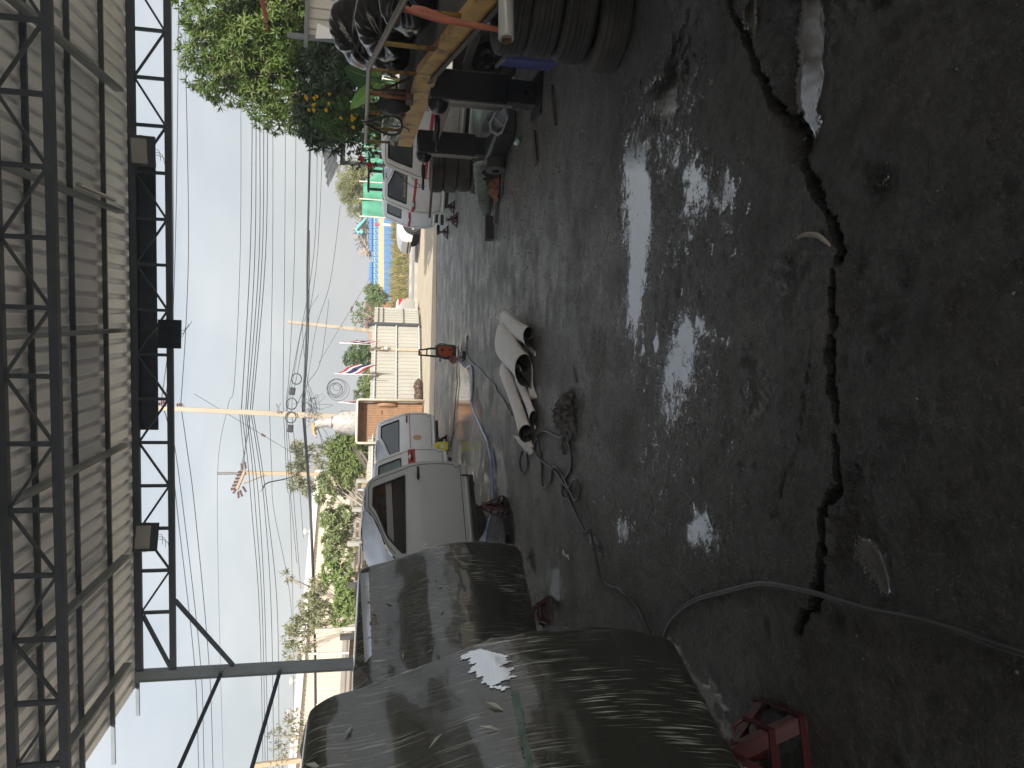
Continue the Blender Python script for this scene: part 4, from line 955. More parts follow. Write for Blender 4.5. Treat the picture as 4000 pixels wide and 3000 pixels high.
t = thing('sledgehammer', 'old hammer with brown handle hung on the ramp rail', 'hammer', (c0.x - .06, c0.y, c0.z - .4))
MB().tube([c0 + V(-.06, .02, .02), c0 + V(-.06, .05, -.30)], .017, 8).build('handle', mat('brown_wood', (.24, .10, .05), .6), t, smooth=True)
MB().box(c0 + V(-.06, .06, -.34), (.07, .17, .075), 0).build('head', mat('rusty_steel', (.09, .05, .035), .7), t, bevel=.012)
q = E1.lerp(E2, .36) + wdir * .14; make_stand('maroon jack stand standing on the ramp deck', (q.x, q.y, on_deck(q)), .3, .42, .24, 'jack stands stored on the ramp')
for k, (x, y, Yd) in enumerate(((1505, 520, 9.2), (1512, 560, 9.6))):
    q = dp(x, y, Yd); crumple('plastic_bag', ('crumpled clear plastic bag on the ramp deck by the hose hoop', 'crumpled clear plastic bag at the far end of the ramp deck')[k], 'plastic', (q.x + .12, q.y, on_deck(q)), .13, (1., 1.3, .55), M_clear, 40 + k, .5, 5)

# ------------------------------------------------------------------ clutter on the floor by the ramp
M_wood = mat('weathered_wood', (.13, .105, .085), .85, col2=(.08, .065, .055), scale=3, stretch=(1, 8, 8))
def plank(label, p0, p1, w, hgt, m, name='plank', cat='plank'):
    o = MB().bar(Vector(p0) + UP * hgt / 2, Vector(p1) + UP * hgt / 2, w, hgt).build(name, m, None, bevel=.006); c = (Vector(p0) + Vector(p1)) / 2
    o.data.transform(Matrix.Translation(-V(c.x, c.y, 0))); o.location = (c.x, c.y, 0); tag(o, label, cat); return o
plank('thick dark timber block lying at the tip of the clutter heap', gp(1925, 848), gp(1925, 938), .13, .12, mat('dark_timber', (.05, .048, .045), .7, col2=(.10, .095, .09), scale=6), 'timber_block', 'block')
plank('long flat board along the edge of the clutter heap', gp(1972, 590), gp(1966, 765), .10, .03, M_wood)
plank('grey plank end beneath the sack by the timber block', gp(1948, 760), gp(1942, 872), .09, .05, mat('grey_plank', (.16, .15, .14), .85))
plank('weathered strip of wood lying apart near the green bottle', gp(2098, 640), gp(2088, 520), .10, .02, M_wood)
M_rust = mat('rusty_steel_rod', (.13, .10, .085), .6, .3, col2=(.07, .05, .04), scale=10)
t = MB().tube([gp(2165, 335) + UP * .02, gp(2168, 410) + UP * .02, gp(2176, 488) + UP * .015], .012, 8).build('steel_rod', M_rust, None, smooth=True); tag(t, 'thin steel rod lying on the gravel under the ramp', 'rod')
t = MB().tube([gp(1838, 560) + UP * .30, gp(1905, 690) + UP * .12], .022, 8).build('steel_bar', mat('grey_bar', (.30, .27, .25), .5, .4), None, smooth=True); tag(t, 'slanting grey bar stuck in the clutter by the tyre stack', 'bar')
# sack
mb = MB(); pts = spline([gp(1925, 640) + UP * .20, gp(1920, 690) + UP * .14, gp(1922, 760) + UP * .12, gp(1922, 800) + UP * .11, gp(1924, 838) + UP * .09], 8)
mb.tube(pts, [.05 + .075 * math.sin(math.pi * (i / (len(pts) - 1)) ** .7) ** .5 + .008 * math.sin(i * 1.9) for i in range(len(pts))], 16); o = mb.build('sack', mat('pale_green_sack', (.30, .34, .30), .8, col2=(.2, .22, .2), scale=14, bump=.8, bscale=30), None, smooth=True); tag(o, 'long pale greenish sack lying on the clutter heap', 'sack')


M_lamp = mat('headlamp_grey', (.30, .31, .32), .35, col2=(.18, .18, .19), scale=5)
def lamp(label, c, rot, sc):
    t = thing('lamp_housing', label, 'lamp housing', c, group='salvaged lamp housings'); t.rotation_euler = rot
    o_ = [(-.20, -.07, 0), (-.12, -.11, 0), (.12, -.09, 0), (.22, 0, 0), (.14, .10, 0), (-.10, .11, 0), (-.20, .05, 0)]
    mb = MB(); n = len(o_)
    vs = [V(*q) * sc for q in o_] + [V(q[0] * .8, q[1] * .75, .0) * sc for q in o_] + [V(q[0] * .7, q[1] * .6, -.08) * sc for q in o_]; vs2 = [V(q[0] * 1.02, q[1] * 1.02, -.05) * sc for q in o_]
    fs = []
    for i in range(n):
        j = (i + 1) % n; fs += [(i, j, n + j, n + i), (n + i, n + j, 2 * n + j, 2 * n + i), (i, 3 * n + i, 3 * n + j, j)]
    fs.append(tuple(range(2 * n, 3 * n))); mb.add(vs + vs2, fs); mb.build('bezel', M_lamp, t, local=True, smooth=True, sharp=30)
    MB().bar(V(-.02, -.09, -.02) * sc, V(.02, .09, -.02) * sc, .025 * sc, .02 * sc).build('divider', M_lamp, t, local=True)
lamp('grey two-window lamp housing leaning behind the near ramp leg', dp(1948, 475, 7.6), (1.15, .25, -1.0), .85)
lamp('pale cracked lamp housing lying deeper in the clutter', dp(1908, 480, 8.0), (.7, .4, -.5), .7)
q = gp(2010, 520, 0); MB_ = MB(); 
o = MB().box((0, 0, .13), (.34, .95, .26), .12).build('plastic_bin', mat('black_bin_plastic', (.014, .014, .015), .45), None, bevel=.03); o.location = gp(1990, 545); tag(o, 'black plastic box lying between the ramp legs', 'box')
for k, (x, y) in enumerate(((1945, 610), (1975, 610))):
    pass
t = thing('rolled_mat', 'grey rubber mat rolled up beside the far ramp leg', 'mat', gp(1960, 620))
mb = MB(); a = gp(1975, 590) + UP * .13; b = gp(1975, 672) + UP * .13; d = (b - a).normalized(); M = Matrix.Translation(a) @ d.to_track_quat('Z', 'Y').to_matrix().to_4x4(); ln = (b - a).length
mb.lathe([(.05, 0), (.10, .0), (.13, .01), (.13, ln - .01), (.10, ln), (.05, ln)], 20, M); mb.build('roll', mat('grey_rubber_mat', (.085, .083, .08), .75), t, smooth=True, sharp=40)
# broom
t = thing('broom', 'stick broom with a long bamboo handle laid across the small tyre stack', 'broom', dp(1690, 620, 10.85))
MB().tube([dp(1678, 850, 10.7), dp(1686, 740, 10.75), dp(1688, 650, 10.8)], [.019, .02, .017], 8).build('handle', mat('bamboo', (.17, .125, .095), .6), t, smooth=True)
MB().tube([dp(1688, 662, 10.8), dp(1690, 636, 10.82)], .024, 8).build('binding', mat('purple_grey_tape', (.12, .11, .14), .7), t, smooth=True)
mb = MB()
for k in range(70):
    e = dp(1706 + RNG.normal(0, 11), 575 + RNG.uniform(-28, 22), 10.9 + RNG.normal(0, .05)); mb.tube([dp(1690 + RNG.normal(0, 1.5), 640, 10.82), dp(1694 + RNG.normal(0, 4), 610, 10.85), e], .003, 4, cap=False)
mb.build('bristles', mat('straw', (.30, .24, .17), .8, col2=(.2, .15, .1), scale=9), t)
# bottle
t = thing('plastic_bottle', 'small crushed pale bottle with green cap on the gravel', 'bottle', gp(2040, 545))
a = gp(2030, 562) + UP * .04; b = gp(2048, 533) + UP * .045; d = (b - a).normalized(); M = Matrix.Translation(a) @ d.to_track_quat('Z', 'Y').to_matrix().to_4x4()
MB().lathe([(0, 0), (.03, .002), (.034, .03), (.03, .06), (.034, .10), (.028, .13), (.014, .155), (.014, .17)], 16, M).build('bottle', mat('pale_bottle', (.5, .62, .60), .25, trans=.3), t, smooth=True)
MB().lathe([(.017, .165), (.017, .19), (0, .19)], 12, M).build('cap', mat('green_cap', (.02, .20, .05), .4), t, smooth=True, sharp=40)

# ------------------------------------------------------------------ folded vinyl sheets in the middle of the floor
M_vin = mat('grey_vinyl', (.72, .70, .67), .55, col2=(.66, .64, .61), scale=3, bump=.25, bscale=260)
M_vin2 = mat('vinyl_backing', (.035, .035, .035), .8)
vin = thing('vinyl_sheet', 'pale grey vinyl sheet lying in loose folds in the middle of the floor', 'vinyl sheet', gp(2060, 1500))
def fold(F, N, wd, hg, turns, seed, lean=0., sag=.0, tail=.35):
    F = Vector(F); N = Vector(N); ax = (N - F); ln = ax.length; axn = ax.normalized(); sd = axn.cross(UP).normalized()
    prof = []
    n = 46
    for i in range(n):
        s = i / (n - 1); a = math.pi * 2 * turns * (1 - s) ; k = .34 + .66 * s
        cx = math.cos(a + lean) * wd / 2 * k; cz = math.sin(a + lean) * hg / 2 * k
        e = abs(math.cos(a)) ** .7
        prof.append((cx * (1.0), hg / 2 + cz))
    x0, z0 = prof[-1]
    for i in range(1, 10):                                  # the loose flap that runs out along the floor
        s = i / 9; prof.append((x0 + wd * tail * s, max(.004, z0 * (1 - s) ** 2 + .012 * math.sin(s * 5 + seed))))
    P = []
    for j in range(16):
        s = j / 15; c = F + ax * s; w_ = 1 + .10 * math.sin(s * 3 + seed); hh = 1 - sag * math.sin(math.pi * s)
        P.append([c + sd * (x * w_ + .02 * math.sin(s * 4 + x * 9)) + UP * (z * hh + .004) for x, z in prof])
    o = MB().grid(P).build('fold', [M_vin, M_vin2], vin, smooth=True)
    q = o.modifiers.new('solid', 'SOLIDIFY'); q.thickness = .006; q.offset = -1; q.material_offset = 1; q.material_offset_rim = 1
    return o
fold(gp(2004, 1322), gp(2094, 1436), .46, .235, 1.25, 1, -.4, .05, .2)
fold(gp(2000, 1250), gp(2100, 1312), .31, .16, 1.05, 2, -.3, .1, .3)
fold(gp(2006, 1440), gp(2090, 1690), .29, .18, 1.2, 3, -.5, .12, .25)
fold(gp(2046, 1470), gp(2104, 1630), .21, .10, 1.0, 4, -.3, .2, .35)
MB().grid([[gp(2012 + 8 * i, 1290 + 12 * i).lerp(gp(2020 + 10 * i, 1600 - 6 * i), s) + UP * (.018 + .012 * math.sin(s * 9 + i)) for s in np.linspace(0, 1, 12)] for i in range(9)]).build('fold', M_vin, vin, smooth=True, solid=.005)
MB().grid([[gp(2040, 1700) + UP * .10, gp(2060, 1705) + UP * .10, gp(2085, 1720) + UP * .03], [gp(2050, 1735) + UP * .06, gp(2068, 1740) + UP * .06, gp(2090, 1745) + UP * .02], [gp(2072, 1778) + UP * .012, gp(2078, 1776) + UP * .015, gp(2090, 1760) + UP * .01]]).build('fold', M_vin, vin, smooth=True, solid=.005)
def cloth(name, label, cat, c, sx, sy, hgt, m, seed, rot=0.):
    n_ = 46; u = np.linspace(-1, 1, n_); U, W_ = np.meshgrid(u, u); an = np.arctan2(W_, U); R_ = np.maximum(abs(U), abs(W_))
    k = .78 + .35 * fbm(np.cos(an) * 1.6 + 5, np.sin(an) * 1.6 + seed, seed, 3)
    x = U * k; y = W_ * k; x = x + (fbm(x * 2.2 + 9, y * 2.2, seed + 1, 3) - .5) * .5; y = y + (fbm(x * 2.2, y * 2.2 + 4, seed + 2, 3) - .5) * .5
    r1 = 1 - np.abs(2 * fbm(x * 1.8 + 3, y * 1.8 + seed, seed + 5, 3) - 1) * 2.2; r2 = 1 - np.abs(2 * fbm(x * 4.4, y * 4.4 + 2, seed + 6, 2) - 1) * 2.2
    z = (np.clip(r1, 0, 1) ** 1.5 * .8 + np.clip(r2, 0, 1) ** 2 * .35) * np.clip(1.25 - R_, 0.05, 1) + .04
    ca, sa_ = math.cos(rot), math.sin(rot); P = [[V((x[i, j] * sx) * ca - (y[i, j] * sy) * sa_, (x[i, j] * sx) * sa_ + (y[i, j] * sy) * ca, z[i, j] * hgt) for j in range(n_)] for i in range(n_)]
    o = MB().grid(P).build(name, m, None, smooth=True, solid=.003); o.location = c; tag(o, label, cat); return o
cloth('plastic_sheet', 'crumpled dark translucent plastic lying near the vinyl folds', 'plastic', gp(2225, 1630), .23, .20, .13, mat('dark_film_heap', (.085, .086, .085), .33, col2=(.05, .05, .05), scale=7, bump=.5, bscale=25, transl=.15), 61, .5)
cloth('rag', 'crumpled orange rag on a board in the clutter heap', 'rag', gp(1955, 742) + UP * .03, .17, .14, .14, mat('orange_rag', (.36, .18, .10), .85), 51)
cloth('rag', 'dark folded cloth lying over the sack end', 'rag', gp(1950, 690) + UP * .02, .20, .16, .2, mat('dark_cloth', (.05, .045, .042), .9), 52)
t = MB().grid([[gp(x + dx, y) + UP * .006 for dx in (0, 9 + 3 * math.sin(y))] for x, y in ((2238, 1425), (2240, 1450), (2243, 1470), (2247, 1495))]).build('torn_strip', mat('torn_grey_strip', (.10, .098, .09), .8), None, solid=.004); tag(t, 'torn strip of dull sheet lying flat between vinyl and puddle', 'strip')
t = MB().tube(spline([gp(2205, 2150) + UP * .01, gp(2210, 2162) + UP * .02, gp(2222, 2175) + UP * .008, gp(2232, 2168) + UP * .03, gp(2226, 2185) + UP * .01], 5), .006, 6).build('film_scrap', M_white, None, smooth=True); tag(t, 'small twisted white scrap of film on the floor', 'scrap')
t = MB().tube(spline([gp(3117, 932) + UP * .004, gp(3150, 918) + UP * .01, gp(3200, 920) + UP * .012, gp(3228, 938) + UP * .01, gp(3245, 962) + UP * .0], 6), [.004 + .007 * math.sin(math.pi * i / 24) for i in range(25)], 6).build('curled_strip', mat('dull_beige_strip', (.20, .19, .16), .7), None, smooth=True); tag(t, 'curled dull strip lying on the edge of the crack', 'strip')

# cords and hoses
def Zq(pts, ox, oy, sc): return [(ox + a / sc, oy + b / sc) for a, b in pts]
def cord(label, pts, r, m, name='cable', cat='cable', group=None, lift=None, n=8):
    P = spline([gp(x, y) + UP * (r * .9 + (lift[i] if lift else 0)) for i, (x, y) in enumerate(pts)], n)
    o = MB().tube(P, r, 8).build(name, m, None, smooth=True); tag(o, label, cat, group); return o
M_cable = mat('grimy_black_cable', (.022, .022, .023), .42, col2=(.04, .04, .04), scale=12)
M_cable2 = mat('grey_cord', (.14, .13, .125), .5)
c1 = Zq([(455, 1035), (490, 1100), (530, 1160), (620, 1230), (670, 1290), (715, 1370), (700, 1412), (675, 1380), (680, 1285), (720, 1220), (735, 1120), (690, 1020), (640, 1010), (560, 970), (505, 995), (480, 1070), (445, 1112), (440, 1190), (412, 1250), (395, 1180), (402, 1100)], 1800, 1100, 1.659)
cord('black cable looping from the vinyl folds to the crumpled plastic', c1, .011, M_cable, lift=[(.0, .012, 0)[i % 3] for i in range(len(c1))])
c2 = Zq([(485, 1080), (500, 1020), (522, 1035), (530, 1160), (540, 1300), (560, 1340), (590, 1290), (610, 1210), (640, 1205), (670, 1260), (720, 1350), (768, 1422), (782, 1350), (762, 1285), (735, 1310), (705, 1390), (760, 1500), (830, 1620)], 1800, 1100, 1.659) + Zq([(680, 210), (720, 340), (760, 500), (810, 565), (870, 575), (920, 610), (980, 690), (1055, 815), (1120, 960)], 1900, 1950, 1.659)
cord('long black cable trailing from a tangle of loops to the tallest wrapped cab', c2, .0115, M_cable, lift=[(0, .01, .018)[i % 3] for i in range(len(c2))])
c3 = Zq([(1140, 960), (1170, 840), (1220, 760), (1300, 690), (1400, 640), (1550, 600)], 1900, 1950, 1.659) + Zq([(450, 550), (620, 518), (800, 540), (1000, 590), (1300, 680), (1550, 730), (1800, 800), (2050, 890), (2212, 940), (2700, 1100)], 2600, 1950, 1.58)
cord('dark cable crossing the broken slab joint', c3, .0105, M_cable, lift=[0] * 7 + [.01, .012, .012, .01, .006, .004, .004, .004, .004])
M_hose = mat('blue_pvc_hose', (.10, .16, .42), .3, col2=(.30, .36, .55), scale=4, coat=.3)
c4 = Zq([(985, 585), (1060, 605), (1130, 650), (1190, 730), (1230, 765), (1330, 715), (1370, 800), (1387, 1000), (1377, 1300), (1385, 1600)], 1600, 1300, 5.53) + Zq([(845, 60), (875, 140), (910, 300), (935, 500), (945, 800), (952, 980), (945, 1100), (920, 1250), (870, 1430), (830, 1659), (800, 1800)], 1700, 1700, 4.1475)
cord('blue hose running from the pressure washer past the puddles to under the grey cab', c4, .019, M_hose, 'hose', 'hose', n=6)
c5 = Zq([(1255, 60), (1245, 250), (1250, 480), (1340, 620), (1420, 700), (1530, 780), (1650, 930), (1850, 1130), (1920, 1290), (2030, 1420), (2150, 1640), (2230, 1780)], 1600, 1300, 5.53)
cord('grey extension cord from the socket box to the vinyl folds', c5, .011, M_cable2)
c6 = Zq([(1040, 300), (1058, 420), (1040, 620), (1030, 900), (1042, 1100), (1010, 1350), (990, 1659)], 1600, 1300, 5.53) + Zq([(1290, 460), (1250, 560), (1235, 640)], 1300, 1550, 2.765)
cord('black power cord lying in the puddle by the pressure washer', c6, .010, M_cable)
t = thing('socket_box', 'black extension socket box on the floor near the pressure washer', 'socket box', gp(1822, 1390))
q = gp(1815, 1391); MB().box((q.x, q.y, .03), (.16, .26, .06), .1).build('case', M_blackpl, t, bevel=.01)
MB().box((q.x + .03, q.y - .04, .062), (.07, .07, .004), .1).build('socket_plate', mat('grey_socket', (.18, .18, .17), .5), t)
MB().box((q.x - .03, q.y - .06, .08), (.035, .04, .05), .1).build('plug', M_rub, t, bevel=.008)

# pressure washer
M_org = mat('orange_plastic', (.50, .085, .022), .45, col2=(.38, .07, .03), scale=5)
M_dkp = mat('dark_grey_plastic', (.045, .047, .05), .55)
wp = gp(1786, 1376); pw = thing('pressure_washer', 'orange and black upright pressure washer with a tall handle', 'pressure washer', (wp.x, wp.y, 0), -.15)
def wv(x, y, z): return V(x, y, z)
pr = [(-.155, .06), (-.15, .26), (-.115, .40), (-.10, .45), (.125, .46), (.15, .40), (.155, .12), (.13, .03), (-.11, .03)]
MB().prism([V(x, .11, z) for x, z in pr], V(0, -.22, 0)).build('body', M_dkp, pw, local=True, bevel=.015)
pf = [(-.06, .12), (-.085, .26), (-.055, .38), (.0, .405), (.125, .415), (.14, .30), (.135, .14), (.06, .10)]
MB().prism([V(x, -.105, z) for x, z in pf], V(0, -.035, 0)).build('front_cover', M_org, pw, local=True, bevel=.01)
MB().lathe([(0, .012), (.028, .01), (.03, 0)], 16, Matrix.Translation((.055, -.14, .33)) @ Matrix.Rotation(math.pi / 2, 4, 'X')).build('switch', M_blackpl, pw, local=True, smooth=True)
MB().lathe([(0, .03), (.022, .03), (.024, .0)], 16, Matrix.Translation((.065, -.14, .17)) @ Matrix.Rotation(math.pi / 2, 4, 'X')).build('outlet', M_blackpl, pw, local=True, smooth=True)
for s in (-1, 1):
    MB().tube([V(-.02 + s * .085, .03, .42), V(-.02 + s * .075, .05, .58), V(-.03 + s * .06, .07, .70), V(-.035 + s * .055, .08, .78)], [.024, .020, .017, .017], 8).build('handle_arm', M_dkp, pw, local=True, smooth=True)
MB().tube([V(-.10, .055, .63), V(.045, .055, .63)], .014, 8).build('handle_bar', M_dkp, pw, local=True, smooth=True)
MB().tube([V(-.10, .08, .785), V(.03, .08, .785)], .021, 10).build('grip', M_org, pw, local=True, smooth=True)
for s in (-1, 1):
    M = Matrix.Translation((-.145, s * .125 - .0, .085)) @ Matrix.Rotation(math.pi / 2, 4, 'X')
    w_ = MB(); w_.lathe([(0, .02), (.05, .02), (.06, .028), (.078, .028), (.085, .018), (.085, -.018), (.07, -.025), (0, -.02)], 24, M); w_.build('wheel', mat('dirty_orange_wheel', (.36, .16, .11), .7, col2=(.25, .1, .07), scale=9), pw, local=True, smooth=True, sharp=40)
MB().box((-.17, -.02, .36), (.05, .12, .03), 0).build('cord_hook', M_dkp, pw, local=True, bevel=.006)
MB().tube([V(.15, 0, .40), V(.18, -.02, .36), V(.17, -.05, .26), V(.13, -.1, .15)], .008, 6).build('gun_hose', M_rub, pw, local=True, smooth=True)
# yellow jerrican in a wire stand
q = gp(1765, 1742); t = thing('jerrican', 'yellow plastic container with white label at the edge of the puddle', 'container', (q.x, q.y, 0), .1)
M_yc = mat('yellow_plastic', (.72, .62, .02), .4)
MB().prism([V(x, .07, z) for x, z in ((-.085, .08), (.085, .08), (.095, .12), (.09, .30), (.05, .36), (-.05, .36), (-.09, .30), (-.095, .12))], V(0, -.14, 0)).build('body', M_yc, t, local=True, bevel=.02)
MB().box((0, -.072, .22), (.09, .004, .08)).build('label', M_white, t, local=True)
MB().tube([V(-.03, 0, .36), V(-.02, 0, .40), V(.03, 0, .40), V(.04, 0, .36)], .012, 8).build('grip', M_yc, t, local=True, smooth=True)
for sx in (-1, 1):
    for sy in (-1, 1): MB().tube([V(sx * .1, sy * .08, 0), V(sx * .1, sy * .08, .14)], .006, 6).build('wire_leg', M_dkp, t, local=True)
MB().tube([V(-.1, -.08, .08), V(.1, -.08, .08), V(.1, .08, .08), V(-.1, .08, .08)], .006, 6, closed=True).build('wire_frame', M_dkp, t, local=True)

# grit and small stones lying about
def zlook(x, y): 
    i = min(max(int(np.searchsorted(ys, y)), 0), ny - 1); j = min(max(int(np.searchsorted(xs, x)), 0), nx - 1); return float(Z[i, j])
def pebbles(name, pts, smin, smax, m, label=None):
    mb = MB(); base = np.array([(1, 0, -.2), (-.5, .87, -.2), (-.5, -.87, -.2), (.3, .3, .6), (-.4, -.1, .55), (.2, -.5, .5)])
    fs = [(0, 1, 3), (1, 4, 3), (1, 2, 4), (2, 5, 4), (2, 0, 5), (0, 3, 5), (3, 4, 5)]
    for (x, y) in pts:
        s = smin * (smax / smin) ** (RNG.random() ** 2.2); a = RNG.uniform(0, 6.28); k = base * s * RNG.uniform(.6, 1.2, 3); ca, sa_ = math.cos(a), math.sin(a)
        z0 = zlook(x, y); mb.add([(x + q[0] * ca - q[1] * sa_, y + q[0] * sa_ + q[1] * ca, z0 + q[2] + .000) for q in k], fs)
    o = mb.build(name, m); stuff(o); tag(o, label, 'gravel'); return o
pp = [(2.55 + RNG.normal(0, .55), 7.6 + RNG.normal(0, 1.3)) for _ in range(2600)]
pebbles('gravel', pp, .004, .018, mat('tan_gravel', (.30, .23, .145), .9, col2=(.15, .12, .085), scale=20), 'tan gravel and sawdust swept up by the ramp')
pp = [(RNG.uniform(-2.2, 2.8), 1.4 + 7.5 * RNG.random() ** 1.3) for _ in range(2600)]
pp = [q for q in pp if True]
o = pebbles('grit', pp, .0022, .0065, mat('grey_grit', (.13, .125, .115), .85, col2=(.22, .21, .19), scale=40), 'loose grit scattered over the yard floor')

# ------------------------------------------------------------------ fence, gate, truck bed
M_fence = mat('cream_fence_sheet', (.38, .372, .33), .55, col2=(.325, .315, .275), scale=1.2, stretch=(1, 1, .3))
M_rail = mat('fence_rail_paint', (.42, .45, .45), .5)
fL = V(-3.0, 24.0, 0); f1 = gp(1651, 1552); f2 = gp(1645, 1276); fd = (f2 - f1); fd.z = 0; fd.normalize(); fL = f1 - fd * 4.2
fence = thing('sheet_fence', 'cream ribbed metal fence with grey rails, scrap heaped at its foot', 'fence', (f1.x, f1.y, 0))
fn = V(-fd.y, fd.x, 0)
tot = (f2 - fL).length; ns_ = int(tot / .76) + 1; wS = tot / ns_
for i in range(ns_):
    mb = MB(); corr(mb, fL + fd * wS * i + UP * .03, fd, UP * (1.93 + .03 * (i % 2)), 4, wS / 4, -fn, .036, .66); mb.build('fence_sheet', M_fence, fence)
for z in (.08, .98, 1.80):
    MB().obox(fL + UP * z - fn * .05, fd * tot, fn * -.04, UP * .045).build('fence_rail', M_rail, fence)
mb = MB(); mb.obox(f2 - fd * .05 + UP * 0 - fn * .1, fd * .13, fn * .12, UP * 2.15); mb.build('gate_post', mat('rusty_black_post', (.05, .055, .06), .6, rust=(.2, .07, .03), rlo=.66, rhi=.72), fence)
pm = dp(1560, 1365, f1.lerp(f2, .68).y - .15); pmb = V(pm.x, pm.y, 0)
t = thing('meter_post', 'short concrete post with an electricity meter board in front of the fence', 'post', pmb)
MB().obox(pmb - fd * .055, fd * .11, fn * .11, UP * 2.05).build('post', mat('rough_concrete', (.45, .37, .28), .9, col2=(.36, .29, .21), scale=4), t)
MB().obox(pmb - fd * .075 - fn * .02 + UP * 1.22, fd * .15, fn * .02, UP * .40).build('board', mat('meter_board', (.20, .16, .11), .8), t)
MB().obox(pmb - fd * .05 - fn * .09 + UP * 1.34, fd * .11, fn * .07, UP * .14).build('meter', M_white, t, bevel=.015)
MB().obox(pmb - fd * .065 - fn * .08 + UP * 1.50, fd * .13, fn * .06, UP * .10).build('fuse_box', mat('cream_plastic', (.62, .57, .42), .5), t, bevel=.01)
# open gate leaf
g0 = f2 + fd * .12 + V(0, .1, 0); g1 = gp(1640, 1211); gd = g1 - g0; gd.z = 0
gate = thing('gate_leaf', 'cream ribbed gate leaf swung open beside the parked sedan', 'gate', (g0.x, g0.y, 0)); gl = gd.length; gn = V(-gd.y, gd.x, 0).normalized(); gdn = gd.normalized()
n_ = max(2, int(gl / .62))
for i in range(n_):
    mb = MB(); corr(mb, g0 + gdn * gl / n_ * i + UP * .08, gdn, UP * 1.80, 3, gl / n_ / 3, -gn, .022, .7); mb.build('gate_sheet', M_fence, gate)
for z in (.08, .72, 1.55, 1.74): MB().obox(g0 + UP * z - gn * .05, gd, gn * -.035, UP * .045).build('gate_rail', M_fence, gate)
for s in (0.0, 1.0): MB().obox(g0 + gd * s - gdn * .03 + UP * .06 - gn * .045, gdn * .05, gn * .035, UP * 1.84).build('gate_stile', M_rail, gate)
MB().tube([g1 - gdn * .02 - gn * .06, g1 - gdn * .02 - gn * .06 + UP * .1], .03, 8).build('gate_roller', M_rub, gate)
# truck bed stood on end
M_bed = mat('bed_inside_primer', (.28, .155, .08), .6, col2=(.20, .115, .062), scale=2.5, stretch=(1, 1, 5))
M_bedo = mat('bed_outside_white', (.55, .52, .45), .5, col2=(.42, .36, .28), scale=4)
YB = 24.9; bl = dp(1640, 1733, YB); br = dp(1648, 1562, YB + .25); bl.z = br.z = 0.; ztop = dp(1391, 1650, YB).z
bd = (br - bl); bw = bd.length; bdn = bd.normalized(); bn_ = V(-bdn.y, bdn.x, 0)           # bn_ points away
bed = thing('truck_bed', 'white pickup bed stood on end, showing its brown ribbed floor', 'truck bed', ((bl.x + br.x) / 2, YB, 0)); DP = .46
mb = MB()
pr = []
nr = 17
for i in range(nr):
    for f, hh in ((0, 0), (.45, 0), (.55, 1), (.95, 1)): pr.append(((i + f) / nr * (bw - .12) + .06, hh * .022))
mb.grid([[bl + bdn * x + bn_ * (DP - hh) + UP * z for x, hh in pr] for z in (.05, ztop - .05)]); mb.build('bed_floor', M_bed, bed)
def bedside(p, a, nm, inner):
    MB().obox(p, a, bn_ * DP, inner).build(nm, M_bedo, bed)
MB().obox(bl, bdn * .05, bn_ * DP, UP * ztop).build('side_wall', M_bedo, bed, bevel=.01); MB().obox(br - bdn * .05, bdn * .05, bn_ * DP, UP * ztop).build('side_wall', M_bedo, bed, bevel=.01)
MB().obox(bl + bdn * .052 + UP * (ztop - .05), bdn * (bw - .104), bn_ * DP, UP * .05).build('head_board', M_bedo, bed, bevel=.01)
MB().tube([bl + UP * .02 + bdn * .02, bl + UP * (ztop - .08) + bdn * .02, bl + UP * (ztop - .02) + bdn * .08, br + UP * (ztop - .02) - bdn * .08, br + UP * (ztop - .08) - bdn * .02, br + UP * .02 - bdn * .02], .045, 10).build('rim', M_bedo, bed, smooth=True)
mb = MB(); P = []
for a in np.linspace(0, math.pi, 12): P.append([br - bdn * (.05 + .17 * s) + bn_ * (DP - .02 - .20 * math.sin(a) * (1 if s < .9 else .8)) + UP * (ztop * .56 + .36 * math.cos(a)) for s in (0, .4, .8, 1.)])
mb.grid(P); mb.poly([P[i][3] for i in range(12)]); mb.build('wheel_arch', M_bed, bed, smooth=True, sharp=40)
mb = MB(); P = []
for a in np.linspace(0, math.pi, 12): P.append([bl + bdn * (.05 + .17 * s) + bn_ * (DP - .02 - .20 * math.sin(a) * (1 if s < .9 else .8)) + UP * (ztop * .56 + .36 * math.cos(a)) for s in (0, .4, .8, 1.)])
mb.grid(P); mb.poly([P[i][3] for i in range(12)]); mb.build('wheel_arch', M_bed, bed, smooth=True, sharp=40)
for (x, z) in ((.35, ztop - .22), (bw - .35, ztop - .22), (.3, .5), (.8, .9), (1.1, 1.5)):
    MB().obox(bl + bdn * x + bn_ * (DP - .027) + UP * z, bdn * .13, bn_ * .004, UP * .03).build('floor_slot', M_dark, bed)
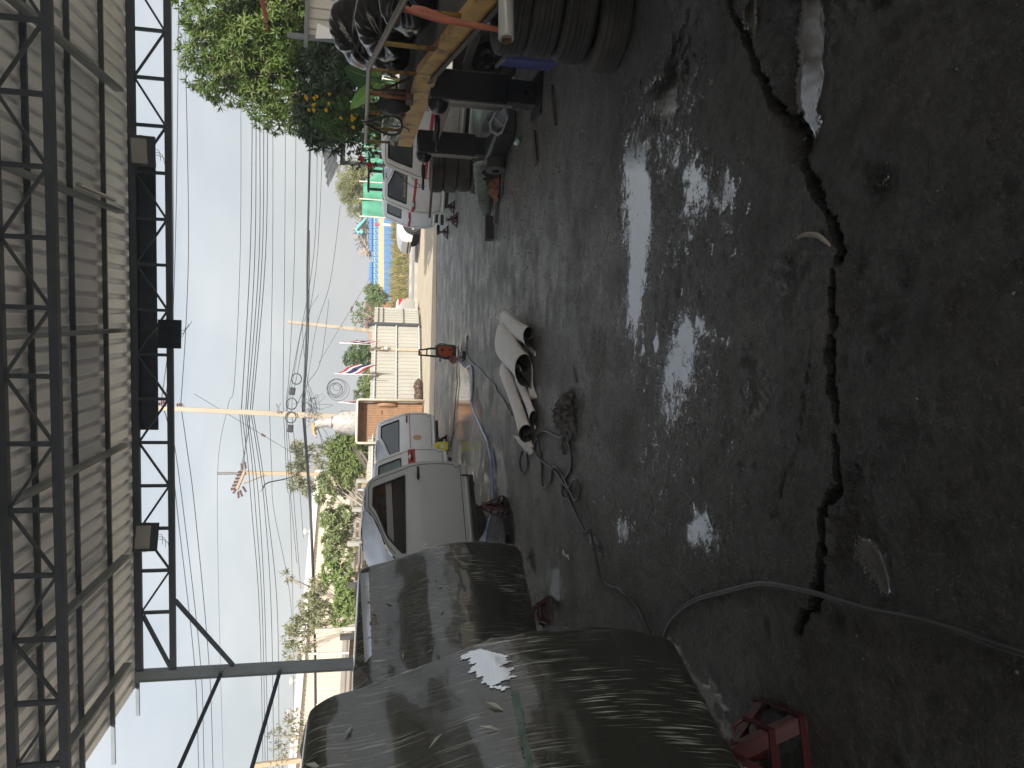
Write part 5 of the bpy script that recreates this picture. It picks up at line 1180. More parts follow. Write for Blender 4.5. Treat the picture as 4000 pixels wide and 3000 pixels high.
# plastic-wrapped bundle behind it
wb = dp(1390, 1650, YB + 1.5); t = thing('wrapped_bundle', 'tall bundle wrapped in clear plastic with a black band, rising behind the upright truck bed', 'bundle', (wb.x, wb.y, 0))
M_wrapc = mat('milky_plastic_wrap', (.46, .45, .43), .25, col2=(.28, .25, .22), scale=7, coat=.5, bump=1.0, bscale=11)
prof = [(wb + UP * (-wb.z + .0), .42), (wb + UP * (-.6), .44), (wb + UP * .15, .44), (wb + UP * .55, .40), (wb + UP * .72, .30), (wb + UP * .85, .2), (wb + V(0, 0, 1.05), .17), (wb + V(-.03, 0, 1.28), .17), (wb + V(-.15, 0, 1.45), .17), (wb + V(-.38, 0, 1.52), .13), (wb + V(-.50, 0, 1.42), .07)]
mb = MB(); n = 20; rows = []
for i, (c, r) in enumerate(prof):
    rows.append([V(c.x, c.y, c.z) + V(math.cos(a), math.sin(a), 0) * r * (1 + .10 * math.sin(5 * a + i * 1.9) + .07 * math.sin(9 * a - i * 2.7) + .04 * math.sin(17 * a + i * 3.1)) + UP * (.03 * math.sin(3 * a + i)) for a in np.linspace(0, 2 * math.pi, n + 1)[:-1]])
mb.grid(rows, wrap=True); mb.poly(rows[-1]); mb.build('wrapping', M_wrapc, t, smooth=True)
MB().tube([wb + UP * .86 + V(math.cos(a), math.sin(a), .02 * math.sin(a)) * .205 for a in np.linspace(0, 2 * math.pi, 21)[:-1]], .018, 6, closed=True).build('band', M_rub, t, smooth=True)
MB().obox(wb + V(-.42, -.13, 1.44), V(.40, 0, .06), V(0, .2, 0), V(0, 0, .10)).build('timber_end', mat('pale_timber', (.48, .28, .11), .7), t)
# scrap at the fence's foot
M_oily = mat('oily_castings', (.055, .045, .04), .6, .3, col2=(.15, .085, .05), scale=7)
def scrap(label, x, y, kind, sd):
    p = gp(x, y); t = thing('scrap_part', label, 'scrap', (p.x, p.y, 0), group='scrap parts at the fence')
    if kind == 'disc':
        M = Matrix.Translation((p.x, p.y, .24)) @ Matrix.Rotation(1.35, 4, 'X') @ Matrix.Rotation(sd * .1 - .3, 4, 'Y')
        MB().lathe([(.05, -.02), (.21, -.02), (.22, .0), (.21, .03), (.12, .03), (.11, .07), (.06, .07), (.05, .03)], 26, M, closed=True).build('drum', M_oily, t, smooth=True, sharp=40)
        for k in range(5): MB().lathe([(.014, .03), (.014, .10), (0, .10)], 8, M @ Matrix.Translation((.09 * math.cos(k * 1.257), .09 * math.sin(k * 1.257), 0))).build('stud', M_rubedge, t)
    else:
        o = crumple('casting', None, None, (0, 0, .0), .22, (1.3, .8, .75), M_oily, sd, .55, 4, 3); o.parent = t
        MB().tube([p + V(-.2, -.1, .1), p + V(.1, -.15, .3), p + V(.3, -.05, .15)], .03, 8).build('shaft', M_rust, t, smooth=True)
        MB().box((p.x + .15, p.y - .12, .18), (.16, .1, .12), .5).build('bracket', M_rust, t, bevel=.01)
scrap('rusty brake drum with studs, leaning on the scrap heap by the fence', 1648, 1482, 'disc', 1); scrap('dark brake drum beside the clear strip of fence', 1645, 1443, 'disc', 4)
scrap('greasy engine casting in the middle of the fence scrap', 1652, 1510, 'lump', 71); scrap('greasy gearbox casting next to the upright truck bed', 1653, 1545, 'lump', 77)

# flags on the fence
M_fr, M_fw, M_fb = mat('flag_red', (.42, .03, .04), .8, transl=.3), mat('flag_white', (.72, .72, .72), .8, transl=.3), mat('flag_blue', (.035, .03, .11), .8, transl=.3)
def flag(label, top, bot, Yd, droop, w, hgt, cols, sd):
    a = dp(*top, Yd); b = dp(*bot, Yd); t = thing('flag', label, 'flag', (b.x, b.y, b.z), group='flags on the fence')
    MB().tube([b, a], .014, 8).build('pole', M_white, t, smooth=True)
    nC = 12; rows = []
    ed = (a - b).normalized()
    for i in range(nC + 1):
        s = i / nC; row = []
        for j in range(16):
            u = j / 15; x = w * u
            row.append(a - ed * (.10 + hgt * s) + V(droop[0] * x, .10 * math.sin(u * 7 + sd + s * 2) * u, droop[1] * x * (1 + .3 * u) + .04 * math.sin(u * 9 + sd)))
        rows.append(row)
    for q, (s0, s1, m) in enumerate(cols):
        i0, i1 = round(s0 * nC), round(s1 * nC); MB().grid(rows[i0:i1 + 1]).build('flag_band', m, t, smooth=True, solid=.004)
TH = [(0, 1 / 6, M_fr), (1 / 6, 1 / 3, M_fw), (1 / 3, 2 / 3, M_fb), (2 / 3, 5 / 6, M_fw), (5 / 6, 1, M_fr)]
flag('drooping flag with red tip beside the meter post', (1325, 1339), (1470, 1347), 27.0, (.22, -.95), .62, .72, TH, .3)
flag('spread flag with red, white and blue bands, over the middle of the fence', (1307, 1459), (1468, 1465), 26.2, (.50, -.70), .72, .72, TH, 2.1)
flag('dark limp flag close to the wrapped bundle', (1323, 1571), (1410, 1578), 25.9, (.14, -.98), .8, .35, [(0, .35, M_fr), (.35, 1, mat('flag_purple', (.05, .03, .07), .8, transl=.2))], 1.1)

# ------------------------------------------------------------------ cars on the road
M_silver = mat('silver_car_paint', (.40, .395, .385), .25, .35, coat=.5)
M_whitec = mat('white_suv_paint', (.52, .52, .52), .25, coat=.5)
def car(name, label, cat, loc, rotz, prof, width, paint, glassrange, wheels, Rw, tail=True, lampz=.75, body=None):
    """prof: (x, z-bottom, z-shoulder, z-roof, half width at the roof); x runs to the nose"""
    t = thing(name, label, cat, loc, rotz); mb = MB(); rows = []
    for (x, zb, zs, zr, hr) in prof:
        hw = width / 2; k = hr
        c = [(-hw * .94, zb), (-hw, zb + .12), (-hw, zs - .12), (-hw * .97, zs)]
        if zr > zs + .02: c += [(-hw * .90, zs + (zr - zs) * .12), (-k, zr - .05), (-k * .85, zr), (0, zr + .02)]
        else: c += [(-hw * .90, zs + .01), (-hw * .7, zs + .02), (-hw * .4, zs + .03), (0, zs + .035)]
        c += [(-a, b) for a, b in c[-2::-1]]
        rows.append([V(x, a, b) for a, b in c])
    mb.grid(rows); mb.poly(rows[0]); mb.poly(rows[-1]); mb.build('body', paint, t, smooth=True, local=True, sharp=32, fix=True)
    mb = MB()
    for (i0, i1) in glassrange:
        for sg in (4, 10):
            ii = range(i0, i1 + 1); j0, j1 = (4, 5) if sg == 4 else (9, 10)
            P = [[rows[i][j0].lerp(rows[i][j1], e) + V(0, (-.004 if sg == 4 else .004), 0) for e in (.08, .92)] for i in ii]; mb.grid(P)
    mb.build('side_glass', M_glass, t, local=True)
    for (x, y) in wheels:
        w_ = thing.__call__ if False else None
        M = Matrix.Translation((x, (width / 2 - .035) * (1 if y > 0 else -1), Rw)) @ Matrix.Rotation(math.pi / 2 * (1 if y < 0 else -1), 4, 'X')
        o = MB().lathe([(Rw * .62, -.09), (Rw * .9, -.10), (Rw, -.07), (Rw, .07), (Rw * .9, .10), (Rw * .62, .09)], 32, M).build('tyre', M_rub, t, local=True, smooth=True, sharp=40)
        MB().lathe([(Rw * .63, .07), (Rw * .6, .085), (Rw * .55, .05), (Rw * .5, .03), (0, .03)], 32, M).build('rim', M_seam, o, local=True, smooth=True)
        mb = MB()
        for k in range(6):
            a = k * math.pi / 3; ca, sa_ = math.cos(a), math.sin(a); mb.add([M @ V(ca * r - sa_ * e, sa_ * r + ca * e, .075) for r, e in ((.02, -.035), (Rw * .58, -.05), (Rw * .58, .05), (.02, .035))], [(0, 1, 2, 3)])
        mb.lathe([(0, .09), (.06, .085), (.065, .07)], 14, M); mb.build('spokes', M_silver, o, local=True)
        MB().lathe([(Rw * 1.2, .0), (Rw * 1.2, .008), (0.02, .008)], 28, Matrix.Translation((x, (width / 2) * (1 if y > 0 else -1), Rw * 1.03)) @ Matrix.Rotation(math.pi / 2 * (1 if y < 0 else -1), 4, 'X')).build('wheel_well', M_seam, t, local=True, smooth=True)
    return t
sed = [(-2.25, .30, .60, 0, 0), (-2.20, .22, .98, 0, 0), (-2.0, .2, 1.02, 0, 0), (-1.55, .2, 1.03, 0, 0), (-1.0, .2, .98, 1.36, .55), (-.5, .2, .95, 1.46, .56), (.2, .2, .93, 1.46, .56), (.6, .2, .93, 1.38, .54), (1.1, .2, .93, 0, 0), (1.9, .2, .82, 0, 0), (2.2, .25, .70, 0, 0), (2.28, .3, .55, 0, 0)]
q = gp(1638, 1165)
sd_ = car('sedan', 'silver sedan with red tail lamp, parked behind the open gate leaf', 'car', (q.x - 2.35, q.y + .9, -.045), math.radians(188), sed, 1.72, M_silver, [(4, 7)], [(-1.35, .80), (-1.35, -.80), (1.35, .80), (1.35, -.80)], .31)
for s in (1, -1):
    MB().prism([V(-2.245, s * .866, .72), V(-2.25, s * .70, .72), V(-2.22, s * .55, .93), V(-2.215, s * .858, .93)], V(-.015, 0, 0)).add([V(-2.23, s * .868, .74), V(-1.92, s * .872, .92), V(-2.2, s * .872, .93)], [(0, 1, 2)]).build('tail_lamp', mat('red_lens', (.50, .012, .015), .2, coat=.5), sd_, local=True)
MB().box((-2.27, 0, .45), (.05, 1.66, .26)).build('bumper', M_silver, sd_, local=True, bevel=.04)
MB().box((-2.28, 0, .72), (.02, .44, .11)).build('number_plate', M_white, sd_, local=True)
suv = [(-2.5, .4, .70, 0, 0), (-2.45, .35, 1.05, 0, 0), (-1.2, .35, 1.08, 0, 0), (-1.1, .35, 1.08, 1.72, .66), (0, .35, 1.06, 1.80, .68), (.5, .35, 1.06, 1.70, .64), (1.05, .35, 1.07, 0, 0), (1.8, .35, 1.03, 0, 0), (2.2, .36, .96, 0, 0), (2.42, .40, .80, 0, 0), (2.48, .45, .62, 0, 0)]
q = gp(1640, 888)
car('pickup_truck', 'white pickup with alloy wheel, nose showing past the last white cab', 'pickup', (q.x + 1.62, q.y + .85, -.045), math.radians(186), suv, 1.8, M_whitec, [(3, 5)], [(-1.5, .84), (-1.5, -.84), (1.70, .84), (1.70, -.84)], .36)

# ------------------------------------------------------------------ utility poles and wires
M_conc = mat('pole_concrete', (.38, .33, .255), .85, col2=(.32, .28, .215), scale=1.5)
M_conc2 = mat('weathered_pole', (.40, .31, .205), .85, col2=(.32, .255, .175), scale=2)
M_ins = mat('brown_porcelain', (.14, .05, .04), .3)
M_wire = mat('black_wire', (.025, .026, .03), .5)
def pole(label, top, bot, Yd, w0, w1, m=M_conc, zb=None):
    a = dp(*top, Yd); b = dp(*bot, Yd); d = (a - b); b0 = b + d * ((-.1 - b.z) / d.z)
    t = thing('utility_pole', label, 'utility pole', (b0.x, b0.y, 0))
    u = (a - b0).normalized(); sx = u.cross(V(0, 1, 0)).normalized(); sy = u.cross(sx)
    vs = []
    for p, w in ((b0, w0), (a, w1)):
        for e, f in ((-1, -1), (1, -1), (1, 1), (-1, 1)): vs.append(p + sx * e * w / 2 + sy * f * w / 2)
    MB().add(vs, [(3, 2, 1, 0), (4, 5, 6, 7), (0, 1, 5, 4), (1, 2, 6, 5), (2, 3, 7, 6), (3, 0, 4, 7)]).build('shaft', m, t, bevel=.02)
    mb = MB()
    for k in range(16):
        p = b0.lerp(a, .3 + .042 * k); mb.obox(p - sy * (w0 / 2 - (w0 - w1) / 2 * (.3 + .042 * k)) * 1.004 - sx * .012, sx * .024, u * .03, -sy * .004 if sy.y > 0 else sy * .004)
    mb.build('bolt_holes', M_seam, t)
    return t, a, b0, u
def insul(t, p, d, n=3, r=.06, name='insulator'):
    d = Vector(d).normalized(); M = Matrix.Translation(p) @ d.to_track_quat('Z', 'Y').to_matrix().to_4x4(); pr = [(0, 0)]
    for k in range(n): pr += [(r * .45, k * .075), (r, k * .075 + .015), (r * .9, k * .075 + .035), (r * .45, k * .075 + .05)]
    pr += [(0, n * .075)]
    MB().lathe(pr, 14, M).build(name, M_ins, t, smooth=True, sharp=50)
PY = 28.6
t1, pa, pb, pu = pole('tall concrete utility pole with brown insulators, rising behind the wrapped bundle', (608, 1594), (1290, 1626), PY, .27, .16)
for (x, y, dd) in ((633, 1577, (0, 0, 1)), (650, 1570, (0, 0, 1)), (712, 1580, (0, 0, 1))):
    p = dp(x, y, PY); insul(t1, p, (-.1, 0, 1), 3, .07); MB().bar(p, p + V(-.16, 0, -.12), .04, .04).build('bracket', M_rubedge, t1)
MB().bar(dp(1080, 1578, PY - .2), dp(1094, 1612, PY - .2), .05, .05).build('crossarm', M_rubedge, t1); MB().bar(dp(1096, 1574, PY - .2), dp(1080, 1612, PY - .2), .04, .05).build('crossarm', M_rubedge, t1)
P2 = 40.
t2, qa, qb, qu = pole('utility pole with slanted crossarm full of insulators and a street lamp arm', (955, 1846), (1440, 1858), P2, .24, .19, M_conc2)
ca, cb = dp(957, 1838, P2), dp(925, 1912, P2 - .8)
MB().bar(ca, cb, .14, .14).build('crossarm', M_conc2, t2)
for s in np.linspace(.05, .95, 6):
    p = ca.lerp(cb, s); insul(t2, p + UP * .05, (-.1, 0, 1), 4, .09)
for (x, y, d) in ((960, 1830, (.9, 0, .15)), (948, 1835, (.9, 0, .2)), (930, 1920, (-.9, 0, -.1)), (938, 1915, (-.9, 0, -.3)), (925, 1905, (-.7, 0, .4)), (948, 1900, (-.8, 0, -.5))): insul(t2, dp(x, y, P2 - .4), d, 5, .08)
MB().bar(dp(952, 1888, P2 - .5), dp(1045, 1852, P2), .06, .06).build('arm_brace', M_conc2, t2)
for dx in (0, 1): MB().tube([dp(848, 1846 + 6 * dx, P2), dp(950, 1846 + 6 * dx, P2)], .035, 6).build('earth_rod', M_rubedge, t2)
MB().tube(spline([dp(1165, 1856, P2 - .3), dp(1110, 1872, P2 - .8), dp(1048, 1885, P2 - 1.3), dp(1028, 1902, P2 - 1.7)], 6), .035, 8).build('lamp_arm', M_wire, t2, smooth=True)
MB().prism([dp(1026, 1900, P2 - 1.7), dp(1030, 1908, P2 - 1.7), dp(1018, 1922, P2 - 1.7), dp(1014, 1918, P2 - 1.7)], V(0, .3, 0)).build('lamp_head', M_rubedge, t2, bevel=.03)
pole('leaning utility pole behind the gate post', (1126, 1257), (1455, 1293), 39., .22, .17)
pole('slim pale pole in front of the cream warehouse', (1188, 1908), (1440, 1914), 36., .12, .10, mat('white_pole', (.55, .55, .53), .7))
pole('stout concrete fence post with chipped paint, left of the tangled tree', (1231, 2464), (1372, 2455), 22., .13, .12, mat('chipped_post', (.52, .51, .47), .85, col2=(.3, .25, .2), scale=3))
pole('slim rust-stained post carrying cable by the shed post', (1203, 2554), (1360, 2550), 22.5, .10, .07, mat('rusty_white_post', (.50, .46, .43), .8, rust=(.25, .08, .05), rlo=.62, rhi=.7))
pole('tan utility pole beyond the bare twiggy tree', (990, 2990), (1205, 2965), 34., .24, .2, M_conc2)
GW = 'overhead wires'
def wire(label, pts, r=.012, group=GW, m=M_wire, name='power_line', cat='wire'):
    P = spline([dp(*q) for q in pts], 6); o = MB().tube(P, r, 5).build(name, m, None, smooth=True); tag(o, label, cat, group); return o
LT = 'thick bare line strung from the tall pole top'
wire(LT, [(664, -300, 30), (669, 0, 29.5), (677, 900, 29), (668, 1250, 28.8), (629, 1575, 28.6)], .016, 'lines from the tall pole'); wire(LT, [(700, -300, 30), (690, 700, 29), (672, 1300, 28.8), (645, 1569, 28.6)], .016, 'lines from the tall pole')
wire(LT, [(716, -300, 30), (720, 0, 29.6), (736, 850, 29), (727, 1250, 28.8), (706, 1577, 28.6)], .016, 'lines from the tall pole')
wire(LT, [(629, 1578, 28.6), (660, 1680, 28.9), (693, 2000, 30), (760, 2600, 33), (776, 3000, 36), (790, 3500, 39)], .016, 'lines from the tall pole'); wire(LT, [(645, 1572, 28.6), (675, 1700, 29), (717, 2000, 30), (784, 2600, 33), (797, 3000, 36), (812, 3500, 39)], .016, 'lines from the tall pole')
wire(LT, [(706, 1582, 28.6), (730, 1750, 29), (762, 2000, 30), (817, 2600, 33), (832, 3000, 36), (845, 3500, 39)], .016, 'lines from the tall pole')
LW = 'thin black overhead wire strung between the concrete poles'
A_ = [(986, 977, 943), (1001, 995, 960), (1015, 1012, 966), (1031, 1024, 978), (1046, 1037, 986)]
Bq = [(938, 984, 1014, 1027), (948, 999, 1025, 1036), (954, 1014, 1035, 1046), (1005, 1035, 1060, 1069), (1020, 1046, 1084, 1090)]
for (x0, x1, x2), (b0, b1, b2, b3) in zip(A_, Bq):
    wire(LW, [(x0 + 10, -400, 27), (x0, 390, 28), (x1, 1000, 28.5), (x2, 1598, PY + .2)], .017); 
    wire(LW, [(x2, 1600, PY + .2), ((x2 + b1) / 2 + 4, 1800, 31), (b1, 2000, 33), (b2, 2400, 36), (b3, 3000, 41), (b3 + 4, 3600, 46)], .016)
for k, q in enumerate(((935, 945, 958), (953, 962, 948), (978, 968, 940))):
    wire(LW, [(q[0], 1600, PY + .1), (q[1], 1700, 33), (q[2], 1835, 39.5)], .016)
wire('finest wire, climbing to the rods of the slanted crossarm', [(938, -300, 29), (941, 386, 29), (938, 1000, 30), (915, 1500, 32), (890, 1588, 34), (850, 1845, 40), (856, 2400, 44), (872, 3000, 48)], .011)
for pts in ([(1066, -300, 29), (1066, 386, 29), (1065, 1000, 29), (1055, 1500, 29), (1053, 1600, 29), (1062, 1850, 32), (1071, 2000, 34), (1140, 2400, 37), (1146, 3000, 40)],
            [(1115, -300, 28), (1115, 386, 28), (1112, 1000, 28.5), (1106, 1500, 29), (1108, 1620, 29), (1122, 1900, 31), (1134, 2000, 34), (1150, 2600, 37)],
            [(1156, 500, 30), (1150, 1000, 30), (1130, 1450, 29.5), (1118, 1590, 29), (1128, 1850, 31), (1160, 2200, 34)], [(1240, 560, 31), (1225, 1000, 31), (1150, 1420, 30), (1122, 1590, 29), (1140, 1850, 31), (1175, 2300, 34)],
            [(1260, 560, 31), (1235, 1050, 31), (1165, 1440, 30), (1140, 1600, 29.5), (1165, 1850, 33), (1185, 2100, 36)], [(1330, 800, 34), (1290, 1100, 35), (1235, 1280, 38), (1200, 1500, 36), (1180, 1620, 33)],
            [(1285, 1170, 40), (1255, 1400, 34), (1200, 1500, 31), (1150, 1600, 29)], [(1245, 1150, 40), (1185, 1262, 39), (1150, 1450, 33), (1125, 1590, 29)], [(1270, 1780, 36), (1250, 1700, 34), (1220, 1600, 33), (1190, 1400, 36), (1180, 1262, 39)],
            [(1215, 1600, 29), (1260, 1720, 33), (1300, 1840, 38)], [(1205, 1600, 29), (1280, 1700, 33), (1330, 1800, 38)]):
    wire(LW, pts, .0115)
wire('thick bundle of black cables running the whole width at low height', [(1216, -400, 26), (1214, 200, 27), (1211, 542, 28), (1201, 1000, 29), (1199, 1250, 29.5), (1188, 1500, 29), (1183, 1600, 28.8), (1201, 1850, 31), (1211, 2000, 32), (1226, 2400, 30), (1231, 2750, 29), (1233, 3300, 28)], .042, None, name='cable_bundle', cat='cable')
wire('second dark cable clinging below the thick bundle', [(1208, 900, 29.1), (1206, 1250, 29.6), (1200, 1400, 29.3), (1190, 1590, 28.9), (1207, 1850, 31.1), (1217, 2000, 32.1), (1231, 2400, 30.1), (1236, 2750, 29.1)], .022, None, name='cable_bundle', cat='cable')
t = thing('cable_coil', 'loose coil of thin wires dangling below the cable bundle above the fence', 'cable coil', dp(1310, 1522, 30))
for k in range(7):
    c = dp(1303 + RNG.normal(0, 5), 1521 + RNG.normal(0, 4), 30 + .05 * k); r = .16 + .05 * k
    MB().tube([c + V(math.cos(a) * r, .04 * math.sin(3 * a + k), math.sin(a) * r - r * .4) for a in np.linspace(0, 2 * math.pi, 24)[:-1]], .008, 4, closed=True).build('loop', M_wire, t)
for (x, y, r, lb) in ((1158, 1480, .21, 'black cable ring hung beside the tall pole, right of its upper splice box'), (1139, 1577, .22, 'black cable ring close to the tall pole'), (1136, 1630, .22, 'black cable ring half hidden behind the tall pole')):
    c = dp(x, y, 28.4); o = MB().tube([V(math.cos(a) * r, .03 * math.sin(2 * a), math.sin(a) * r * .9) for a in np.linspace(0, 2 * math.pi, 30)[:-1]], .022, 6, closed=True).build('cable_ring', M_wire, None, smooth=True); o.location = c; tag(o, lb, 'cable ring')
for (x, y, lb) in ((1142, 1528, 'black splice box hanging between two cable rings'), (1134, 1674, 'black splice box hanging beyond the tall pole')):
    c = dp(x, y, 28.5); o = MB().box((0, 0, 0), (.30, .12, .22), 0, R=Matrix.Rotation(.15, 3, 'Y')).build('splice_box', M_rub, None, bevel=.03); o.location = c; tag(o, lb, 'splice box')
for (x, y, Yd, lb) in ((1028, 1700, 32, 'small guy-wire insulator near the tall pole'), (1374, 1203, 38, 'small guy-wire insulator by the leaning pole')):
    c = dp(x, y, Yd); t = thing('guy_insulator', lb, 'insulator', c); d = (dp(x - 60, y + (-36 if y > 1500 else 100), Yd) - c).normalized()
    insul(t, c - d * .1, d, 3, .07); MB().tube([c - d * 1.9, c - d * .1], .01, 5).build('guy_wire', M_wire, t); MB().tube([c + d * .1, c + d * 3.4], .01, 5).build('guy_wire', M_wire, t)
t = thing('wire_tangle', 'wispy tangle of loose wires on the tall pole above the wrapped bundle', 'wires', dp(1205, 1600, 28.4))
for k in range(12):
    c = dp(1200 + RNG.normal(0, 14), 1592 + RNG.normal(0, 22), 28.3); P = [c + V(RNG.normal(0, .35), RNG.normal(0, .05), RNG.normal(-.05, .25)) for _ in range(5)]; MB().tube(spline(P, 6), .006, 4).build('loose_wire', M_wire, t)

# ------------------------------------------------------------------ buildings behind
M_ware = mat('cream_siding', (.58, .50, .40), .6, col2=(.52, .45, .36), scale=.4)
wh = thing('warehouse', 'long cream ribbed warehouse with dark canopy band and roof vents', 'building', dp(1400, 2300, 55))
w0 = dp(1238, 1845, 62); w1 = dp(1205, 3150, 46); w0b = V(w0.x, w0.y, 0); w1b_ = V(w1.x, w1.y, 0); wd_ = (w1b_ - w0b); wl = wd_.length; wdn = wd_.normalized(); wn = V(wdn.y, -wdn.x, 0)
if wn.y > 0: wn = -wn
Hw = 6.6
n_ = int(wl / 3)
for i in range(n_):
    mb = MB(); corr(mb, w0b + wdn * (wl / n_ * i), wdn, UP * Hw, 10, wl / n_ / 10, wn, .05, .6); mb.build('siding_panel', M_ware, wh)
MB().obox(w0b + wn * .35 + UP * Hw, wd_, -wn * .3, UP * .45).build('gutter', mat('pale_gutter', (.62, .60, .56), .6), wh)
MB().grid([[w0b + wn * .3 + UP * (Hw + .45), w1b_ + wn * .3 + UP * (Hw + .45)], [w0b - wn * 16 + UP * (Hw + 2.2), w1b_ - wn * 16 + UP * (Hw + 2.2)]]).build('roof', mat('pale_roof', (.60, .59, .56), .5), wh)
MB().obox(w0b + wn * .06 + UP * 3.55, wd_ * .80, wn * 1.4, UP * .12).obox(w0b + wn * 1.40 + UP * 3.35, wd_ * .80, wn * .06, UP * .62).build('canopy', mat('canopy_grey', (.28, .25, .21), .6, col2=(.2, .18, .15), scale=1), wh)
for (x, y) in ((1224, 2030), (1200, 2540), (1188, 2680), (1180, 2800)):
    s = (y - 1845) / 1305; c = w0b.lerp(w1b_, s) - wn * 4 + UP * (Hw + .85)
    MB().lathe([(.2, 0), (.2, .2), (.32, .28), (.34, .42), (.28, .55), (0, .6)], 14, Matrix.Translation(c)).build('roof_vent', mat('vent_grey', (.38, .38, .37), .5), wh, smooth=True)
for i in range(7):
    c = w0b + wdn * (wl * (.06 + .12 * i)) + wn * .06 + UP * 1.0; MB().obox(c, wdn * 2.0, wn * .06, UP * 1.5).build('louvre_window', mat('tan_louvre', (.40, .32, .22), .6), wh)
# rusty sheet fence and old timber roof behind the left row
M_rsheet = mat('rusty_tin', (.30, .17, .09), .75, .1, col2=(.42, .34, .24), scale=1.6, stretch=(1, 1, .4), lo=.35, hi=.6)
rf = thing('tin_fence', 'low rusty tin fence with concrete posts behind the left row of cabs', 'fence', dp(1420, 2200, 20))
r0 = dp(1400, 1830, 26); r1 = dp(1395, 3150, 12.5); r0b = V(r0.x, r0.y, 0); r1b = V(r1.x, r1.y, 0); rdn = (r1b - r0b).normalized(); rl = (r1b - r0b).length; rn = V(rdn.y, -rdn.x, 0); rn = -rn if rn.y > 0 else rn
for i in range(int(rl / .8)):
    mb = MB(); corr(mb, r0b + rdn * .8 * i, rdn, UP * (2.05 + .12 * math.sin(i * 1.7)), 5, .16, rn, .02, .5); mb.build('tin_sheet', M_rsheet, rf)
for i in range(8):
    c = r0b + rdn * (1.2 + 2.1 * i); MB().obox(c + rn * .05, rdn * .11, rn * .11, UP * (2.35 + .05 * (i % 3))).build('fence_post', mat('grey_fence_post', (.42, .40, .36), .85, col2=(.3, .28, .25), scale=3), rf)
for k in range(3):
    P = [r0b + rdn * (2 + 2.6 * i) + rn * (.12 + .05 * k) + UP * (2.02 - .10 * k + .06 * math.sin(i * 1.3 + k)) for i in range(7)]; MB().tube(spline(P, 4), .035, 8).build('pipe', mat('pvc_grey', (.20, .20, .21), .5), rf, smooth=True)
tr_ = dp(1395, 1815, 25.5); t = thing('lean_to_roof', 'dark sloping timber and tin roof edge behind the emblem cab', 'roof', (tr_.x, tr_.y, 0))
MB().obox(dp(1398, 1760, 25.5), dp(1445, 1838, 25.5) - dp(1398, 1760, 25.5), V(0, 1.6, .2), V(0, 0, .10)).build('roof_board', mat('old_dark_timber', (.10, .085, .07), .8), t)
MB().obox(dp(1413, 1762, 25.4), dp(1462, 1840, 25.4) - dp(1413, 1762, 25.4), V(0, .1, 0), V(0, 0, .09)).build('fascia', mat('old_timber', (.16, .135, .11), .8), t)
for s in (.1, .9): c = dp(1430 + 40 * s, 1770 + 60 * s, 25.6); MB().obox(V(c.x, c.y, 0), V(.1, 0, 0), V(0, .1, 0), V(0, 0, c.z)).build('prop', MATS['old_dark_timber'], t)
# white ribbed wall on the right
M_wsheet = mat('white_wall_sheet', (.56, .55, .52), .5, .1, col2=(.46, .45, .43), scale=1.6, stretch=(1, 1, .3))
ww_ = dp(1300, 148, 13.2); t = thing('sheet_wall', 'white ribbed sheet wall with a torn corner, right of the mango tree', 'wall', (ww_.x, ww_.y, 0)); wtop = dp(1200, 130, 13.2).z
for i in range(5):
    mb = MB(); corr(mb, V(ww_.x + .02 + .76 * i, 13.25 - .05 * i, 0.), V(.997, -.066, 0), UP * (wtop - .0), 4, .19, V(0, -1, 0), .025, .55); mb.build('wall_sheet', M_wsheet, t)
MB().obox(V(ww_.x - .05, 13.2, 0), V(.07, 0, 0), V(0, .09, 0), UP * (wtop + .35)).build('corner_post', M_post, t)
MB().obox(V(ww_.x - .25, 13.1, wtop - .02), V(4.4, -.28, -.10), V(0, .06, 0), UP * .07).build('top_rail', M_post, t)
MB().grid([[dp(1232, 150, 13.0), dp(1240, 90, 13.1)], [dp(1290, 151, 12.9), dp(1300, 118, 13.05)], [dp(1332, 148, 12.92), dp(1335, 122, 13.05)]]).build('torn_flap', mat('bright_torn_sheet', (.72, .72, .72), .4, .1), t, solid=.004)
MB().grid([[dp(1322, 120, 12.95), dp(1330, 96, 13.0)], [dp(1348, 124, 12.9), dp(1362, 100, 13.0)]]).build('torn_flap', MATS['bright_torn_sheet'], t, solid=.004)
# red roof edge poking out of the tree
rr = dp(1000, 40, 14.0); t = thing('red_awning', 'red brown ribbed awning end poking out in front of the mango tree', 'awning', rr)
mb = MB(); a = dp(1040, 82, 14.0); corr(mb, a, V(0, 1, .05), dp(960, -260, 13.2) - a, 3, .16, V(.1, 0, 1).normalized(), .03, .5); mb.build('sheet', mat('red_oxide_sheet', (.34, .10, .065), .6), t)
MB().bar(dp(1044, 80, 13.97), dp(975, -260, 13.17), .04, .05).build('edge_trim', MATS['red_oxide_sheet'], t)
# roofed stall with posts
M_gpost = mat('stall_grey', (.16, .17, .175), .6)
st = thing('roofed_stall', 'open stall with weathered tin roof on slim grey posts beyond the cabs', 'stall', dp(1450, 560, 19.5))
for (x, y) in ((1345, 640), (1385, 488)):
    a = dp(x, y, 19.5 - (0 if y > 500 else .3)); MB().obox(V(a.x, a.y, 0), V(.09, 0, 0), V(0, .09, 0), V(0, 0, a.z)).build('post', M_gpost, st)
MB().bar(dp(1338, 645, 19.45), dp(1345, 380, 19.2), .08, .13).build('beam', M_gpost, st)
mb = MB(); a = dp(1322, 650, 19.2); corr(mb, a, dp(1300, 300, 18.6) - a if False else V(1, -.18, .14).normalized(), V(.2, 3.0, .5), 14, .2, UP, .03, .5); mb.build('roof_sheet', mat('weathered_tin', (.28, .27, .25), .7, col2=(.2, .19, .18), scale=3), st)
